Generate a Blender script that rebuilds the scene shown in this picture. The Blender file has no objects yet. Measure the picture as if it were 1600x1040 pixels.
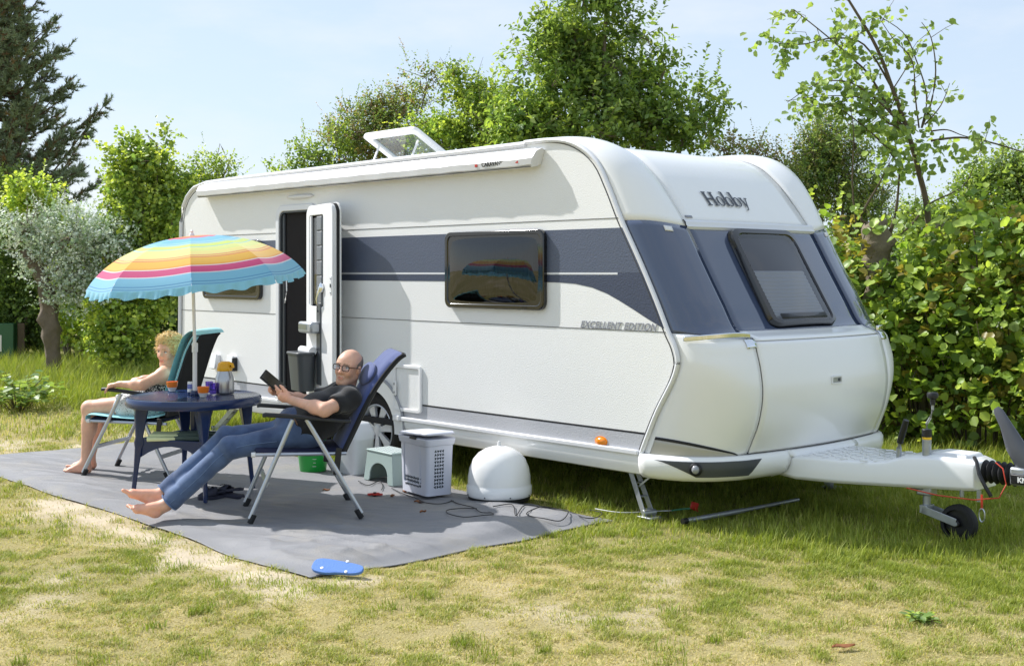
import bpy, bmesh, math, random
import numpy as np
from mathutils import Vector, Matrix, Euler, noise as mnoise

SC = bpy.context.scene
COL = SC.collection
R = math.radians
random.seed(7)
RNG = np.random.default_rng(11)

# ------------------------------------------------------------------ camera
CAM_H = 1.65
FPX = 1900.0          # focal length in photograph pixels (1600 wide)
cam_d = bpy.data.cameras.new('camera')
cam = bpy.data.objects.new('camera', cam_d)
COL.objects.link(cam)
cam.location = (0, 0, CAM_H)
cam.rotation_euler = (R(90), 0, 0)
cam_d.sensor_width = 36.0
cam_d.lens = FPX / 1600 * 36
cam_d.shift_y = -(520 - 426) / 1600
cam_d.clip_start = 0.05
cam_d.clip_end = 3000
SC.camera = cam

# ------------------------------------------------------------------ caravan frame (world)
FX = Vector((.679, -.734, 0)).normalized()     # caravan forward
LY = Vector((-FX.y, FX.x, 0))                  # across, to its far side
CO = Vector((.854, 8.11, 0))
CAR_ANG = math.atan2(FX.y, FX.x)
def c2w(x, y, z=0): return CO + FX * x + LY * y + Vector((0, 0, z))

# ------------------------------------------------------------------ light
light_dir = (FX * 1.0 + LY * .30 + Vector((0, 0, -1.0))).normalized()
sun_d = bpy.data.lights.new('sun', 'SUN')
sun_d.energy = 2.6
sun_d.angle = R(.6)
sun_d.color = (1.0, .975, .94)
sun = bpy.data.objects.new('sun', sun_d)
COL.objects.link(sun)
sun.rotation_euler = light_dir.to_track_quat('-Z', 'Y').to_euler()
sun.location = (-8, 6, 10)

world = bpy.data.worlds.new('World')
SC.world = world
world.use_nodes = True
wn, wl = world.node_tree.nodes, world.node_tree.links
bg = wn['Background']
sky = wn.new('ShaderNodeTexSky')
sky.sky_type = 'NISHITA'
sky.sun_disc = False
sky.sun_elevation = math.asin(-light_dir.z)
sky.sun_rotation = math.atan2(-light_dir.x, -light_dir.y)
sky.air_density = 1.0
sky.dust_density = .6
sky.ozone_density = 1.2
tc = wn.new('ShaderNodeTexCoord')
mp = wn.new('ShaderNodeMapping'); mp.inputs['Scale'].default_value = (1.0, 1.0, 3.2)
nz = wn.new('ShaderNodeTexNoise'); nz.inputs['Scale'].default_value = 2.6; nz.inputs['Detail'].default_value = 7; nz.inputs['Roughness'].default_value = .58
rp = wn.new('ShaderNodeValToRGB'); rp.color_ramp.elements[0].position = .50; rp.color_ramp.elements[1].position = .78
# thin high veil of cirrus over the whole sky, with a few denser wisps
veil = wn.new('ShaderNodeMixRGB'); veil.inputs['Fac'].default_value = .74; veil.inputs[2].default_value = (4.0, 4.7, 5.6, 1)
mx = wn.new('ShaderNodeMixRGB'); mx.inputs[2].default_value = (5.4, 5.55, 5.75, 1)
ml = wn.new('ShaderNodeMath'); ml.operation = 'MULTIPLY'; ml.inputs[1].default_value = .8
wl.new(tc.outputs['Generated'], mp.inputs['Vector']); wl.new(mp.outputs[0], nz.inputs['Vector'])
wl.new(nz.outputs['Fac'], rp.inputs['Fac']); wl.new(rp.outputs['Color'], ml.inputs[0]); wl.new(ml.outputs[0], mx.inputs['Fac'])
wl.new(sky.outputs['Color'], veil.inputs[1]); wl.new(veil.outputs['Color'], mx.inputs[1]); wl.new(mx.outputs['Color'], bg.inputs['Color'])
bg.inputs['Strength'].default_value = .074

SC.view_settings.view_transform = 'Standard'
SC.view_settings.look = 'None'
SC.view_settings.exposure = 1.27
SC.view_settings.gamma = 1
SC.view_settings.use_curve_mapping = False

# ------------------------------------------------------------------ materials
def lin(c):
    out = []
    for v in c[:3]:
        v = v / 255.0
        out.append(v / 12.92 if v <= .04045 else ((v + .055) / 1.055) ** 2.4)
    return tuple(out) + (1.0,)

MATS = {}
def M(name, col, rough=.5, metal=0.0, spec=.5, var=0.0, vscale=6.0, bump=0.0, bscale=60.0, coat=0.0, detail=4,
      dirt=0.0, dcol=(120, 105, 80), dscale=4.0, sheen=0.0, aniso=None, rvar=0.0):
    """one principled material; col is given as 0..255 display values"""
    if name in MATS: return MATS[name]
    m = bpy.data.materials.new(name); m.use_nodes = True
    n, l = m.node_tree.nodes, m.node_tree.links
    b = n['Principled BSDF']
    c = lin(col)
    b.inputs['Base Color'].default_value = c
    b.inputs['Roughness'].default_value = rough
    b.inputs['Metallic'].default_value = metal
    b.inputs['Specular IOR Level'].default_value = spec
    b.inputs['Coat Weight'].default_value = coat
    b.inputs['Coat Roughness'].default_value = .08
    b.inputs['Sheen Weight'].default_value = sheen
    t = n.new('ShaderNodeTexCoord')
    last = None
    if var > 0:
        nt = n.new('ShaderNodeTexNoise'); nt.inputs['Scale'].default_value = vscale; nt.inputs['Detail'].default_value = detail
        l.new(t.outputs['Object'], nt.inputs['Vector'])
        hs = n.new('ShaderNodeMixRGB'); hs.blend_type = 'MIX'
        hs.inputs[1].default_value = tuple(max(0, v * (1 - var)) for v in c[:3]) + (1,)
        hs.inputs[2].default_value = tuple(min(1, v * (1 + var)) for v in c[:3]) + (1,)
        l.new(nt.outputs['Fac'], hs.inputs['Fac']); last = hs.outputs['Color']
        if rvar:
            mr = n.new('ShaderNodeMapRange'); mr.inputs[3].default_value = max(.02, rough - rvar); mr.inputs[4].default_value = min(1, rough + rvar)
            l.new(nt.outputs['Fac'], mr.inputs[0]); l.new(mr.outputs[0], b.inputs['Roughness'])
    if dirt > 0:
        nd = n.new('ShaderNodeTexNoise'); nd.inputs['Scale'].default_value = dscale; nd.inputs['Detail'].default_value = 8; nd.inputs['Roughness'].default_value = .65
        l.new(t.outputs['Object'], nd.inputs['Vector'])
        rr = n.new('ShaderNodeValToRGB'); rr.color_ramp.elements[0].position = .5; rr.color_ramp.elements[1].position = .8
        l.new(nd.outputs['Fac'], rr.inputs['Fac'])
        mm = n.new('ShaderNodeMath'); mm.operation = 'MULTIPLY'; mm.inputs[1].default_value = dirt
        l.new(rr.outputs['Color'], mm.inputs[0])
        dm = n.new('ShaderNodeMixRGB'); dm.inputs[2].default_value = lin(dcol)
        l.new(mm.outputs[0], dm.inputs['Fac'])
        if last: l.new(last, dm.inputs[1])
        else: dm.inputs[1].default_value = c
        last = dm.outputs['Color']
    if last: l.new(last, b.inputs['Base Color'])
    if bump > 0:
        nb = n.new('ShaderNodeTexNoise'); nb.inputs['Scale'].default_value = bscale; nb.inputs['Detail'].default_value = 3
        l.new(t.outputs['Object'], nb.inputs['Vector'])
        bp = n.new('ShaderNodeBump'); bp.inputs['Strength'].default_value = bump; bp.inputs['Distance'].default_value = .01
        l.new(nb.outputs['Fac'], bp.inputs['Height']); l.new(bp.outputs['Normal'], b.inputs['Normal'])
    MATS[name] = m
    return m

def M_attr(name, rough=.6, spec=.3, trans=0.0, bump=0.0, bscale=80, sss=0.0, sheen=0.0, tint=(1.25, 1.3, .55)):
    """colour from the mesh attribute 'col'; trans = share of light let through (leaves, cloth)"""
    if name in MATS: return MATS[name]
    m = bpy.data.materials.new(name); m.use_nodes = True
    n, l = m.node_tree.nodes, m.node_tree.links
    b = n['Principled BSDF']; a = n.new('ShaderNodeAttribute'); a.attribute_name = 'col'
    l.new(a.outputs['Color'], b.inputs['Base Color'])
    b.inputs['Roughness'].default_value = rough; b.inputs['Specular IOR Level'].default_value = spec
    b.inputs['Sheen Weight'].default_value = sheen
    if sss > 0:
        b.inputs['Subsurface Weight'].default_value = sss
        b.inputs['Subsurface Radius'].default_value = (.012, .005, .003); b.inputs['Subsurface Scale'].default_value = 1.0
    if bump > 0:
        t = n.new('ShaderNodeTexCoord'); nb = n.new('ShaderNodeTexNoise'); nb.inputs['Scale'].default_value = bscale; nb.inputs['Detail'].default_value = 3
        l.new(t.outputs['Object'], nb.inputs['Vector'])
        bp = n.new('ShaderNodeBump'); bp.inputs['Strength'].default_value = bump; bp.inputs['Distance'].default_value = .01
        l.new(nb.outputs['Fac'], bp.inputs['Height']); l.new(bp.outputs['Normal'], b.inputs['Normal'])
    if trans > 0:
        tr = n.new('ShaderNodeBsdfTranslucent'); mulc = n.new('ShaderNodeMixRGB'); mulc.blend_type = 'MULTIPLY'; mulc.inputs['Fac'].default_value = 1
        mulc.inputs[2].default_value = tuple(tint) + (1,)
        l.new(a.outputs['Color'], mulc.inputs[1]); l.new(mulc.outputs['Color'], tr.inputs['Color'])
        ms = n.new('ShaderNodeMixShader'); ms.inputs['Fac'].default_value = trans
        l.new(b.outputs[0], ms.inputs[1]); l.new(tr.outputs[0], ms.inputs[2])
        l.new(ms.outputs[0], n['Material Output'].inputs['Surface'])
    MATS[name] = m
    return m

def M_glass(name, tint=(255, 255, 255), alpha=.25, rough=.03):
    """thin pane: mostly see-through with a real reflection"""
    if name in MATS: return MATS[name]
    m = bpy.data.materials.new(name); m.use_nodes = True
    n, l = m.node_tree.nodes, m.node_tree.links
    n.remove(n['Principled BSDF'])
    t = n.new('ShaderNodeBsdfTransparent'); t.inputs['Color'].default_value = lin(tint)
    g = n.new('ShaderNodeBsdfGlossy'); g.inputs['Roughness'].default_value = rough
    f = n.new('ShaderNodeLayerWeight'); f.inputs['Blend'].default_value = .5
    pw = n.new('ShaderNodeMath'); pw.operation = 'POWER'; pw.inputs[1].default_value = 4.0
    l.new(f.outputs['Facing'], pw.inputs[0])
    ad = n.new('ShaderNodeMath'); ad.operation = 'MULTIPLY_ADD'; ad.inputs[1].default_value = .85; ad.inputs[2].default_value = .03 + alpha * .15
    l.new(pw.outputs[0], ad.inputs[0])
    ms = n.new('ShaderNodeMixShader'); l.new(ad.outputs[0], ms.inputs['Fac']); l.new(t.outputs[0], ms.inputs[1]); l.new(g.outputs[0], ms.inputs[2])
    l.new(ms.outputs[0], n['Material Output'].inputs['Surface'])
    MATS[name] = m
    return m

# ------------------------------------------------------------------ objects
def link(o, parent=None):
    COL.objects.link(o)
    if parent is not None: o.parent = parent
    return o
def empty(name, loc=(0, 0, 0), rz=0.0):
    o = bpy.data.objects.new(name, None); o.empty_display_size = .1
    o.location = loc; o.rotation_euler = (0, 0, rz)
    return link(o)
def tag(o, label, cat, group=None):
    o['label'] = label; o['category'] = cat
    if group: o['group'] = group
    return o

def frame_from(d, up=(0, 0, 1)):
    d = Vector(d).normalized(); u = Vector(up)
    if abs(d.dot(u.normalized())) > .98: u = Vector((1, 0, 0))
    s = u.cross(d).normalized(); t = d.cross(s)
    return s, t, d

class B:
    """collects shapes and links them as one mesh object"""
    def __init__(s): s.v = []; s.f = []
    def add(s, vs, fs):
        o = len(s.v); s.v += [tuple(v) for v in vs]; s.f += [tuple(i + o for i in f) for f in fs]; return s
    def box(s, c, d, rot=None, taper=1.0):
        c = Vector(c); vs = []
        for z in (-.5, .5):
            k = 1.0 if z < 0 else taper
            for x, y in ((-.5, -.5), (.5, -.5), (.5, .5), (-.5, .5)):
                p = Vector((x * d[0] * k, y * d[1] * k, z * d[2]))
                if rot is not None: p = rot @ p
                vs.append(c + p)
        return s.add(vs, [(3, 2, 1, 0), (4, 5, 6, 7), (0, 1, 5, 4), (1, 2, 6, 5), (2, 3, 7, 6), (3, 0, 4, 7)])
    def rings(s, rings, cap0=True, cap1=True, closed=True):
        n = len(rings[0]); vs = [p for r in rings for p in r]; fs = []
        for i in range(len(rings) - 1):
            for j in range(n if closed else n - 1):
                a = i * n + j; b_ = i * n + (j + 1) % n
                fs.append((a, b_, b_ + n, a + n))
        if cap0: fs.append(tuple(range(n - 1, -1, -1)))
        if cap1: fs.append(tuple((len(rings) - 1) * n + j for j in range(n)))
        return s.add(vs, fs)
    def cyl(s, a, b, r0, r1=None, n=16, caps=True):
        r1 = r0 if r1 is None else r1
        a, b = Vector(a), Vector(b); x, y, d = frame_from(b - a)
        rs = [[p + (x * math.cos(t) + y * math.sin(t)) * r for t in [2 * math.pi * k / n for k in range(n)]] for p, r in ((a, r0), (b, r1))]
        return s.rings(rs, caps, caps)
    def tube(s, path, r, n=10, flat=1.0, up=(0, 0, 1)):
        path = [Vector(p) for p in path]; rs = []
        for i, p in enumerate(path):
            d = path[min(i + 1, len(path) - 1)] - path[max(i - 1, 0)]
            x, y, d = frame_from(d, up)
            rr = r[i] if isinstance(r, (list, tuple)) else r
            rs.append([p + x * math.cos(2 * math.pi * k / n) * rr * flat + y * math.sin(2 * math.pi * k / n) * rr for k in range(n)])
        return s.rings(rs)
    def bar(s, a, b, w, h, up=(0, 0, 1)):
        a, b = Vector(a), Vector(b); x, y, d = frame_from(b - a, up)
        rs = [[p + x * i * w / 2 + y * j * h / 2 for i, j in ((-1, -1), (1, -1), (1, 1), (-1, 1))] for p in (a, b)]
        return s.rings(rs)
    def lathe(s, prof, c=(0, 0, 0), n=32, axis=(0, 0, 1), cap0=True, cap1=True):
        x, y, d = frame_from(axis) if tuple(axis) != (0, 0, 1) else (Vector((1, 0, 0)), Vector((0, 1, 0)), Vector((0, 0, 1)))
        c = Vector(c)
        return s.rings([[c + (x * math.cos(2 * math.pi * k / n) + y * math.sin(2 * math.pi * k / n)) * r + d * z for k in range(n)] for r, z in prof], cap0, cap1)
    def prism(s, poly, lo, hi, fn=lambda u, v, w: (u, w, v)):
        """polygon (u,v) extruded along w from lo to hi; fn maps to xyz"""
        n = len(poly)
        vs = [fn(u, v, lo) for u, v in poly] + [fn(u, v, hi) for u, v in poly]
        fs = [tuple(range(n)), tuple(range(2 * n - 1, n - 1, -1))]
        fs += [(j, j + n, (j + 1) % n + n, (j + 1) % n) for j in range(n)]
        return s.add(vs, fs)
    def grid(s, pts):
        h, w = len(pts), len(pts[0]); vs = [p for r in pts for p in r]
        return s.add(vs, [(i * w + j, i * w + j + 1, (i + 1) * w + j + 1, (i + 1) * w + j) for i in range(h - 1) for j in range(w - 1)])
    def ell(s, c, r, rot=None, n=14, m=10):
        c = Vector(c); rs = []
        for i in range(1, m):
            t = math.pi * i / m; row = []
            for k in range(n):
                p = Vector((r[0] * math.sin(t) * math.cos(2 * math.pi * k / n), r[1] * math.sin(t) * math.sin(2 * math.pi * k / n), -r[2] * math.cos(t)))
                if rot is not None: p = rot @ p
                row.append(c + p)
            rs.append(row)
        return s.rings(rs)
    def build(s, name, mat, parent=None, smooth=True, bevel=0.0, solid=0.0, angle=40, seg=2, sub=0, fix=True, soff=-1):
        me = bpy.data.meshes.new(name); me.from_pydata(s.v, [], s.f)
        if fix:
            bm = bmesh.new(); bm.from_mesh(me); bmesh.ops.remove_doubles(bm, verts=bm.verts, dist=1e-6); bmesh.ops.recalc_face_normals(bm, faces=bm.faces); bm.to_mesh(me); bm.free()
        me.materials.append(mat)
        o = bpy.data.objects.new(name, me); link(o, parent)
        if solid: 
            md = o.modifiers.new('thick', 'SOLIDIFY'); md.thickness = solid; md.offset = soff
        if bevel:
            md = o.modifiers.new('bev', 'BEVEL'); md.width = bevel; md.segments = seg; md.limit_method = 'ANGLE'; md.angle_limit = R(angle)
        if sub:
            md = o.modifiers.new('sub', 'SUBSURF'); md.levels = sub; md.render_levels = sub
        if smooth: smooth_mesh(me, angle)
        return o

def smooth_mesh(me, angle=40):
    me.polygons.foreach_set('use_smooth', [True] * len(me.polygons))
    try: me.set_sharp_from_angle(angle=R(angle))
    except Exception: pass

def np_mesh(name, v, f, mat, parent=None, col=None, smooth=False, kind=None):
    """fast mesh from numpy arrays; f is an (n,3) or (n,4) array; col is per vertex rgb (linear)"""
    me = bpy.data.meshes.new(name)
    v = np.ascontiguousarray(v, np.float32); f = np.ascontiguousarray(f, np.int32)
    n, k = f.shape
    me.vertices.add(len(v)); me.vertices.foreach_set('co', v.ravel())
    me.loops.add(n * k); me.loops.foreach_set('vertex_index', f.ravel())
    me.polygons.add(n); me.polygons.foreach_set('loop_start', np.arange(0, n * k, k, dtype=np.int32))
    if smooth: me.polygons.foreach_set('use_smooth', np.ones(n, bool))
    me.update(calc_edges=True)
    if col is not None:
        ca = me.color_attributes.new('col', 'FLOAT_COLOR', 'POINT')
        c4 = np.ones((len(v), 4), np.float32); c4[:, :3] = col
        ca.data.foreach_set('color', c4.ravel())
    me.materials.append(mat)
    o = bpy.data.objects.new(name, me); link(o, parent)
    if kind: o['kind'] = kind
    return o

def text_mesh(name, txt, size, mat, parent, mtx, depth=.0015, shear=0.0, bold=0.0, space=1.0, font=None):
    cu = bpy.data.curves.new(name, 'FONT'); cu.body = txt; cu.size = size; cu.extrude = depth; cu.shear = shear; cu.offset = bold; cu.space_character = space
    cu.align_x = 'CENTER'; cu.align_y = 'CENTER'
    tmp = bpy.data.objects.new('tmp', cu); COL.objects.link(tmp)
    dg = bpy.context.evaluated_depsgraph_get(); dg.update()
    me = bpy.data.meshes.new_from_object(tmp.evaluated_get(dg)); me.name = name
    bpy.data.objects.remove(tmp, do_unlink=True); bpy.data.curves.remove(cu)
    me.materials.clear(); me.materials.append(mat); me.transform(mtx)
    o = bpy.data.objects.new(name, me); link(o, parent); return o

def rrect(w, h, r, n=5, cx=0, cy=0):
    out = []
    for sx, sy, a0 in ((1, 1, 0), (-1, 1, 90), (-1, -1, 180), (1, -1, 270)):
        for k in range(n + 1):
            a = R(a0 + 90 * k / n); out.append((cx + sx * (w / 2 - r) + r * math.cos(a), cy + sy * (h / 2 - r) + r * math.sin(a)))
    return out

def ring_poly(b, outer, inner, lo, hi, fn=lambda u, v, w: (u, w, v)):
    """flat frame between two outlines with the same number of points"""
    n = len(outer); A = [fn(u, v, hi) for u, v in outer]; Bq = [fn(u, v, hi) for u, v in inner]; Cq = [fn(u, v, lo) for u, v in outer]; D = [fn(u, v, lo) for u, v in inner]
    fs = []
    for j in range(n):
        k = (j + 1) % n
        fs += [(j, k, n + k, n + j), (2 * n + j, 3 * n + j, 3 * n + k, 2 * n + k), (j, 2 * n + j, 2 * n + k, k), (n + j, n + k, 3 * n + k, 3 * n + j)]
    b.add(A + Bq + Cq + D, fs); return b

# fractal value noise in numpy, shared by the ground and the grass
_PERM = np.random.default_rng(3).random((256, 256)).astype(np.float32)
def vnoise(x, y):
    xi = np.floor(x).astype(int); yi = np.floor(y).astype(int); fx = x - xi; fy = y - yi
    fx = fx * fx * (3 - 2 * fx); fy = fy * fy * (3 - 2 * fy)
    g = lambda i, j: _PERM[i & 255, j & 255]
    return (g(xi, yi) * (1 - fx) + g(xi + 1, yi) * fx) * (1 - fy) + (g(xi, yi + 1) * (1 - fx) + g(xi + 1, yi + 1) * fx) * fy
def fbm(x, y, o=4):
    s = 0; a = .5; t = 0
    for k in range(o): s = s + a * vnoise(x * 2 ** k + 17.3 * k, y * 2 ** k + 5.1 * k); t += a; a *= .55
    return s / t
# ================================================================== ground
MAT_X0, MAT_X1, MAT_Y0, MAT_Y1 = -5.85, -.08, -2.47, -.13     # groundsheet, caravan frame
def w2c(x, y):
    qx, qy = x - CO.x, y - CO.y
    return qx * FX.x + qy * FX.y, qx * LY.x + qy * LY.y
def mat_edge(cx, cy):
    """signed distance-like value: positive inside the groundsheet"""
    wob = -.018 * np.sin(cx * 2.3 + 1) + .012 * np.sin(cx * 5.1)
    wob2 = .05 * np.sin(cy * 2.1) + .02 * np.sin(cy * 6.0)
    tipx = MAT_X1 - .17 * np.clip((-1.0 - cy) / 1.4, 0, 1)  # the sheet's right edge runs slightly askew
    return np.minimum(np.minimum(cx - MAT_X0 + wob2, tipx + .0 - cx + wob2), np.minimum(cy - MAT_Y0 + wob, MAT_Y1 - cy))
def lawn_state(x, y):
    """dry (0 lush .. 1 straw), bare (sand share) at world points"""
    cx, cy = w2c(x, y)
    dry = .47 + .9 * (fbm(x * .75 + 3, y * .75, 5) - .36) + .35 * (fbm(x * 3.1, y * 3.1 + 9, 3) - .5)
    under = np.exp(-np.maximum(0, -cy + .15) / .35) * (cx < 1.6)            # shade beside and under the caravan stays green
    rightside = np.clip((cx - .4) / .6, 0, 1) * np.clip((cy + .25) / .45, 0, 1)
    dry = dry - .75 * np.maximum(under, rightside)
    far = np.clip((y - 10.6) / 1.5, 0, 1); dry = dry - .15 * far
    strip = np.exp(-((x + 3.4) / 2.6) ** 2 - ((y - 12.2) / .9) ** 2); dry = dry + .3 * strip
    e = mat_edge(cx, cy)
    bare = 1.9 * (fbm(x * 1.6 + 40, y * 1.6, 4) - .50) + .75 * np.exp(-np.abs(e + .18) / .16) * (fbm(x * 1.1 + 5, y * 1.1 + 8, 3) * 1.5 - .15) * (cy < -1.2)
    bare = (bare - .06) * (.25 + 1.5 * fbm(x * 6.5 + 3, y * 6.5, 3)); bare = bare - .8 * rightside - .5 * under
    return np.clip(dry, 0, 1), np.clip(bare * 1.7, 0, 1)

def axis(fine0, fine1, step, far):
    a = list(np.arange(fine0, fine1 + 1e-6, step)); s = step
    lo, hi = a[0], a[-1]; L_, H_ = [], []
    while hi < far: s *= 1.45; hi += s; H_.append(hi)
    s = step
    while lo > -far: s *= 1.45; lo -= s; L_.append(lo)
    return np.array(L_[::-1] + a + H_)
gx = axis(-9, 7, .07, 900); gy = axis(3.5, 21, .07, 900)
GX, GY = np.meshgrid(gx, gy, indexing='ij')
dry, bare = lawn_state(GX, GY)
fine = fbm(GX * 9, GY * 9, 3)[..., None]
c_green = np.array([.22, .21, .07]); c_straw = np.array([.43, .35, .17]); c_sand = np.array([.56, .47, .345])
gc = c_green + (c_straw - c_green) * dry[..., None]
gc = gc + (c_sand - gc) * bare[..., None]
gc = gc * (.75 + .5 * fine)
nearw = np.exp(-(((GX) / 14) ** 2 + ((GY - 10) / 14) ** 2))
GZ = (fbm(GX * 1.3, GY * 1.3, 3) - .5) * .03 * nearw - .012
gcx, gcy = w2c(GX, GY)
onmat = mat_edge(gcx, gcy) > -.05
GZ = np.where(onmat, np.minimum(GZ, -.012), GZ)
nx, ny = GX.shape
idx = np.arange(nx * ny).reshape(nx, ny)
gf = np.stack([idx[:-1, :-1], idx[1:, :-1], idx[1:, 1:], idx[:-1, 1:]], -1).reshape(-1, 4)
ground = np_mesh('ground', np.stack([GX, GY, GZ], -1).reshape(-1, 3), gf, M_attr('lawn_soil', rough=.95, spec=.1, bump=.9, bscale=70), col=gc.reshape(-1, 3), smooth=True)
ground['kind'] = 'structure'

def ground_z(x, y):
    z = (fbm(x * 1.3, y * 1.3, 3) - .5) * .03 * np.exp(-((x / 14) ** 2 + ((y - 10) / 14) ** 2)) - .012
    return z

# ------------------------------------------------------------------ groundsheet
ms = []
NXm, NYm = 440, 180
us = np.linspace(0, 1, NXm); vs_ = np.linspace(0, 1, NYm)
U, V = np.meshgrid(us, vs_, indexing='ij')
cy_ = MAT_Y0 + (MAT_Y1 - MAT_Y0) * V
x1 = MAT_X1 - .17 * np.clip((-1.0 - cy_) / 1.4, 0, 1) + .05 * np.sin(cy_ * 2.1) + .02 * np.sin(cy_ * 6)
x0 = MAT_X0 - .05 * np.sin(cy_ * 2.1) - .02 * np.sin(cy_ * 6)
cx_ = x0 + (x1 - x0) * U
cy_ = cy_ - (-.018 * np.sin(cx_ * 2.3 + 1) + .012 * np.sin(cx_ * 5.1)) * (1 - V) ** 2
th = R(24)
ra = cx_ * math.cos(th) + cy_ * math.sin(th); rb = -cx_ * math.sin(th) + cy_ * math.cos(th)
wr = fbm(ra * 1.1 + 3, rb * 4.2, 4) - .5
wr2 = fbm(ra * 3.0 + 30, rb * 12.0, 3) - .5
rid = (1 - np.abs(2 * fbm(ra * .9 + 8, rb * 5.0 + 3, 3) - 1)) ** 6
rid2 = (1 - np.abs(2 * fbm(ra * 2.2 + 50, rb * 11.0 + 21, 2) - 1)) ** 5
open_ = np.clip((-1.15 - cy_) / .5, .25, 1)
edge = np.minimum(np.minimum(U, 1 - U) * 5.6, np.minimum(V, 1 - V) * 2.3)
z = .004 + np.maximum(0, .012 + .05 * wr + .02 * wr2 + (.022 * rid + .010 * rid2) * open_) * np.clip(edge / .25, .05, 1) * (.5 + .9 * np.clip((cx_ + 2.6) / 2.0, 0, 1))
z = z + .035 * np.exp(-((cx_ + .35) / .14) ** 2 - ((cy_ + .9) / .4) ** 2) + .03 * np.exp(-((edge) / .05) ** 2) * np.maximum(0, fbm(cx_ * 2.5, cy_ * 2.5, 2) - .5) * 2
_wx, _wy = CO.x + FX.x * cx_ + LY.x * cy_, CO.y + FX.y * cx_ + LY.y * cy_
_k = np.clip(edge / .16, 0, 1); _k = _k * _k * (3 - 2 * _k)
z = (np.minimum(ground_z(_wx, _wy), -.008) + .006 + .012 * np.maximum(0, fbm(_wx * 3, _wy * 3, 2) - .45)) * (1 - _k) + z * _k
W = np.stack([CO.x + FX.x * cx_ + LY.x * cy_, CO.y + FX.y * cx_ + LY.y * cy_, z], -1)
idm = np.arange(NXm * NYm).reshape(NXm, NYm)
mf = np.stack([idm[:-1, :-1], idm[1:, :-1], idm[1:, 1:], idm[:-1, 1:]], -1).reshape(-1, 4)
m_sheet = M('groundsheet_fabric', (130, 130, 133), rough=.6, spec=.35, var=.16, vscale=1.6, detail=8, bump=.5, bscale=150, dirt=.5, dcol=(165, 155, 135), dscale=2.2)
sheet = np_mesh('groundsheet', W.reshape(-1, 3), mf, m_sheet, smooth=True)
tag(sheet, 'wrinkled grey woven groundsheet spread on the lawn beside the caravan', 'groundsheet')
md = sheet.modifiers.new('thick', 'SOLIDIFY'); md.thickness = .004; md.offset = 1
def sheet_z(cx, cy):
    i = int(np.clip((cx - MAT_X0) / (MAT_X1 - MAT_X0), 0, 1) * (NXm - 1)); j = int(np.clip((cy - MAT_Y0) / (MAT_Y1 - MAT_Y0), 0, 1) * (NYm - 1))
    return float(z[i, j]) + .004
def sheet_zw(x, y): return sheet_z(*w2c(x, y))

# ------------------------------------------------------------------ grass
def blades(n, xr, yr, seed, hmin, hmax, wid, keep, tall=None, name='grass', curl=.6):
    rg = np.random.default_rng(seed)
    x = rg.uniform(*xr, n); y = rg.uniform(*yr, n)
    ok = np.abs(x) < y * .47 + 1.2
    x, y = x[ok], y[ok]
    d, b = lawn_state(x, y); cx, cy = w2c(x, y)
    ok = keep(x, y, cx, cy, d, b, rg)
    x, y, d, b, cx, cy = [q[ok] for q in (x, y, d, b, cx, cy)]
    n = len(x)
    h = rg.uniform(hmin, hmax, n) * (1.15 - .55 * d) * (.6 + .8 * np.clip((fbm(x * 9, y * 9, 3) - .3) * 2.2, 0, 1.4)) * (.6 + .8 * fbm(x * 2.2, y * 2.2, 3))
    if tall is not None: h = h * tall(x, y, cx, cy)
    a = rg.uniform(0, 2 * math.pi, n); lean = rg.uniform(.1, curl, n) * h * (1 + .9 * d)
    w = wid * rg.uniform(.6, 1.3, n)
    dx, dy = np.cos(a), np.sin(a); px, py = -dy, dx
    z0 = ground_z(x, y) - .004
    p0 = np.stack([x, y, z0], -1)
    side = np.stack([px * w, py * w, 0 * w], -1)
    mid = p0 + np.stack([dx * lean * .35, dy * lean * .35, h * .6], -1)
    tip = p0 + np.stack([dx * lean * 1.3, dy * lean * 1.3, h * (1 - .25 * d)], -1)
    v = np.stack([p0 - side, p0 + side, mid + side * .8, mid - side * .8, tip], 1).reshape(-1, 3)
    k = (np.arange(n) * 5)[:, None]
    f = np.concatenate([k + [0, 1, 2], k + [0, 2, 3], k + [3, 2, 4]], 0)
    tuft = fbm(x * 9, y * 9, 3); t = np.clip(d + rg.normal(0, .26, n) - 1.3 * (tuft - .5), 0, 1)[:, None]
    g1 = np.array([.22, .30, .045]); g2 = np.array([.42, .44, .075]); s1 = np.array([.66, .55, .28])
    u = rg.random((n, 1))
    green = g1 + (g2 - g1) * u
    c = green + (s1 - green) * np.clip((t - .25) * 1.6, 0, 1)
    c = c * rg.uniform(.8, 1.2, (n, 1))
    c = np.repeat(c, 5, 0)
    return v, f, c
def open_lawn(x, y, cx, cy, d, b, rg):
    e = mat_edge(cx, cy)
    p = np.where(e > .012, 0, 1.0) * (1 - .88 * b) * (.45 + .55 * (1 - d)) * np.clip(-.35 + 2.2 * fbm(x * 9, y * 9, 3), .3, 1.2)
    return rg.random(len(x)) < p
def only_lush(x, y, cx, cy, d, b, rg):
    e = mat_edge(cx, cy)
    lush = np.clip((cx - .2) / .5, 0, 1) * np.clip((cy + .15) / .3, 0, 1) + np.exp(-np.maximum(0, -cy + .05) / .12) * (cx < .6) * .8 + np.clip((y - 12.0) / 1, 0, 1)
    return (rg.random(len(x)) < np.clip(lush, 0, 1)) & (e < -.03)
V1, F1, C1 = blades(520000, (-3.6, 3.6), (4.6, 7.4), 1, .014, .036, .0019, open_lawn, curl=.8)
V2, F2, C2 = blades(400000, (-6, 5.5), (7.4, 12), 2, .018, .045, .0024, open_lawn, curl=.75)
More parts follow.
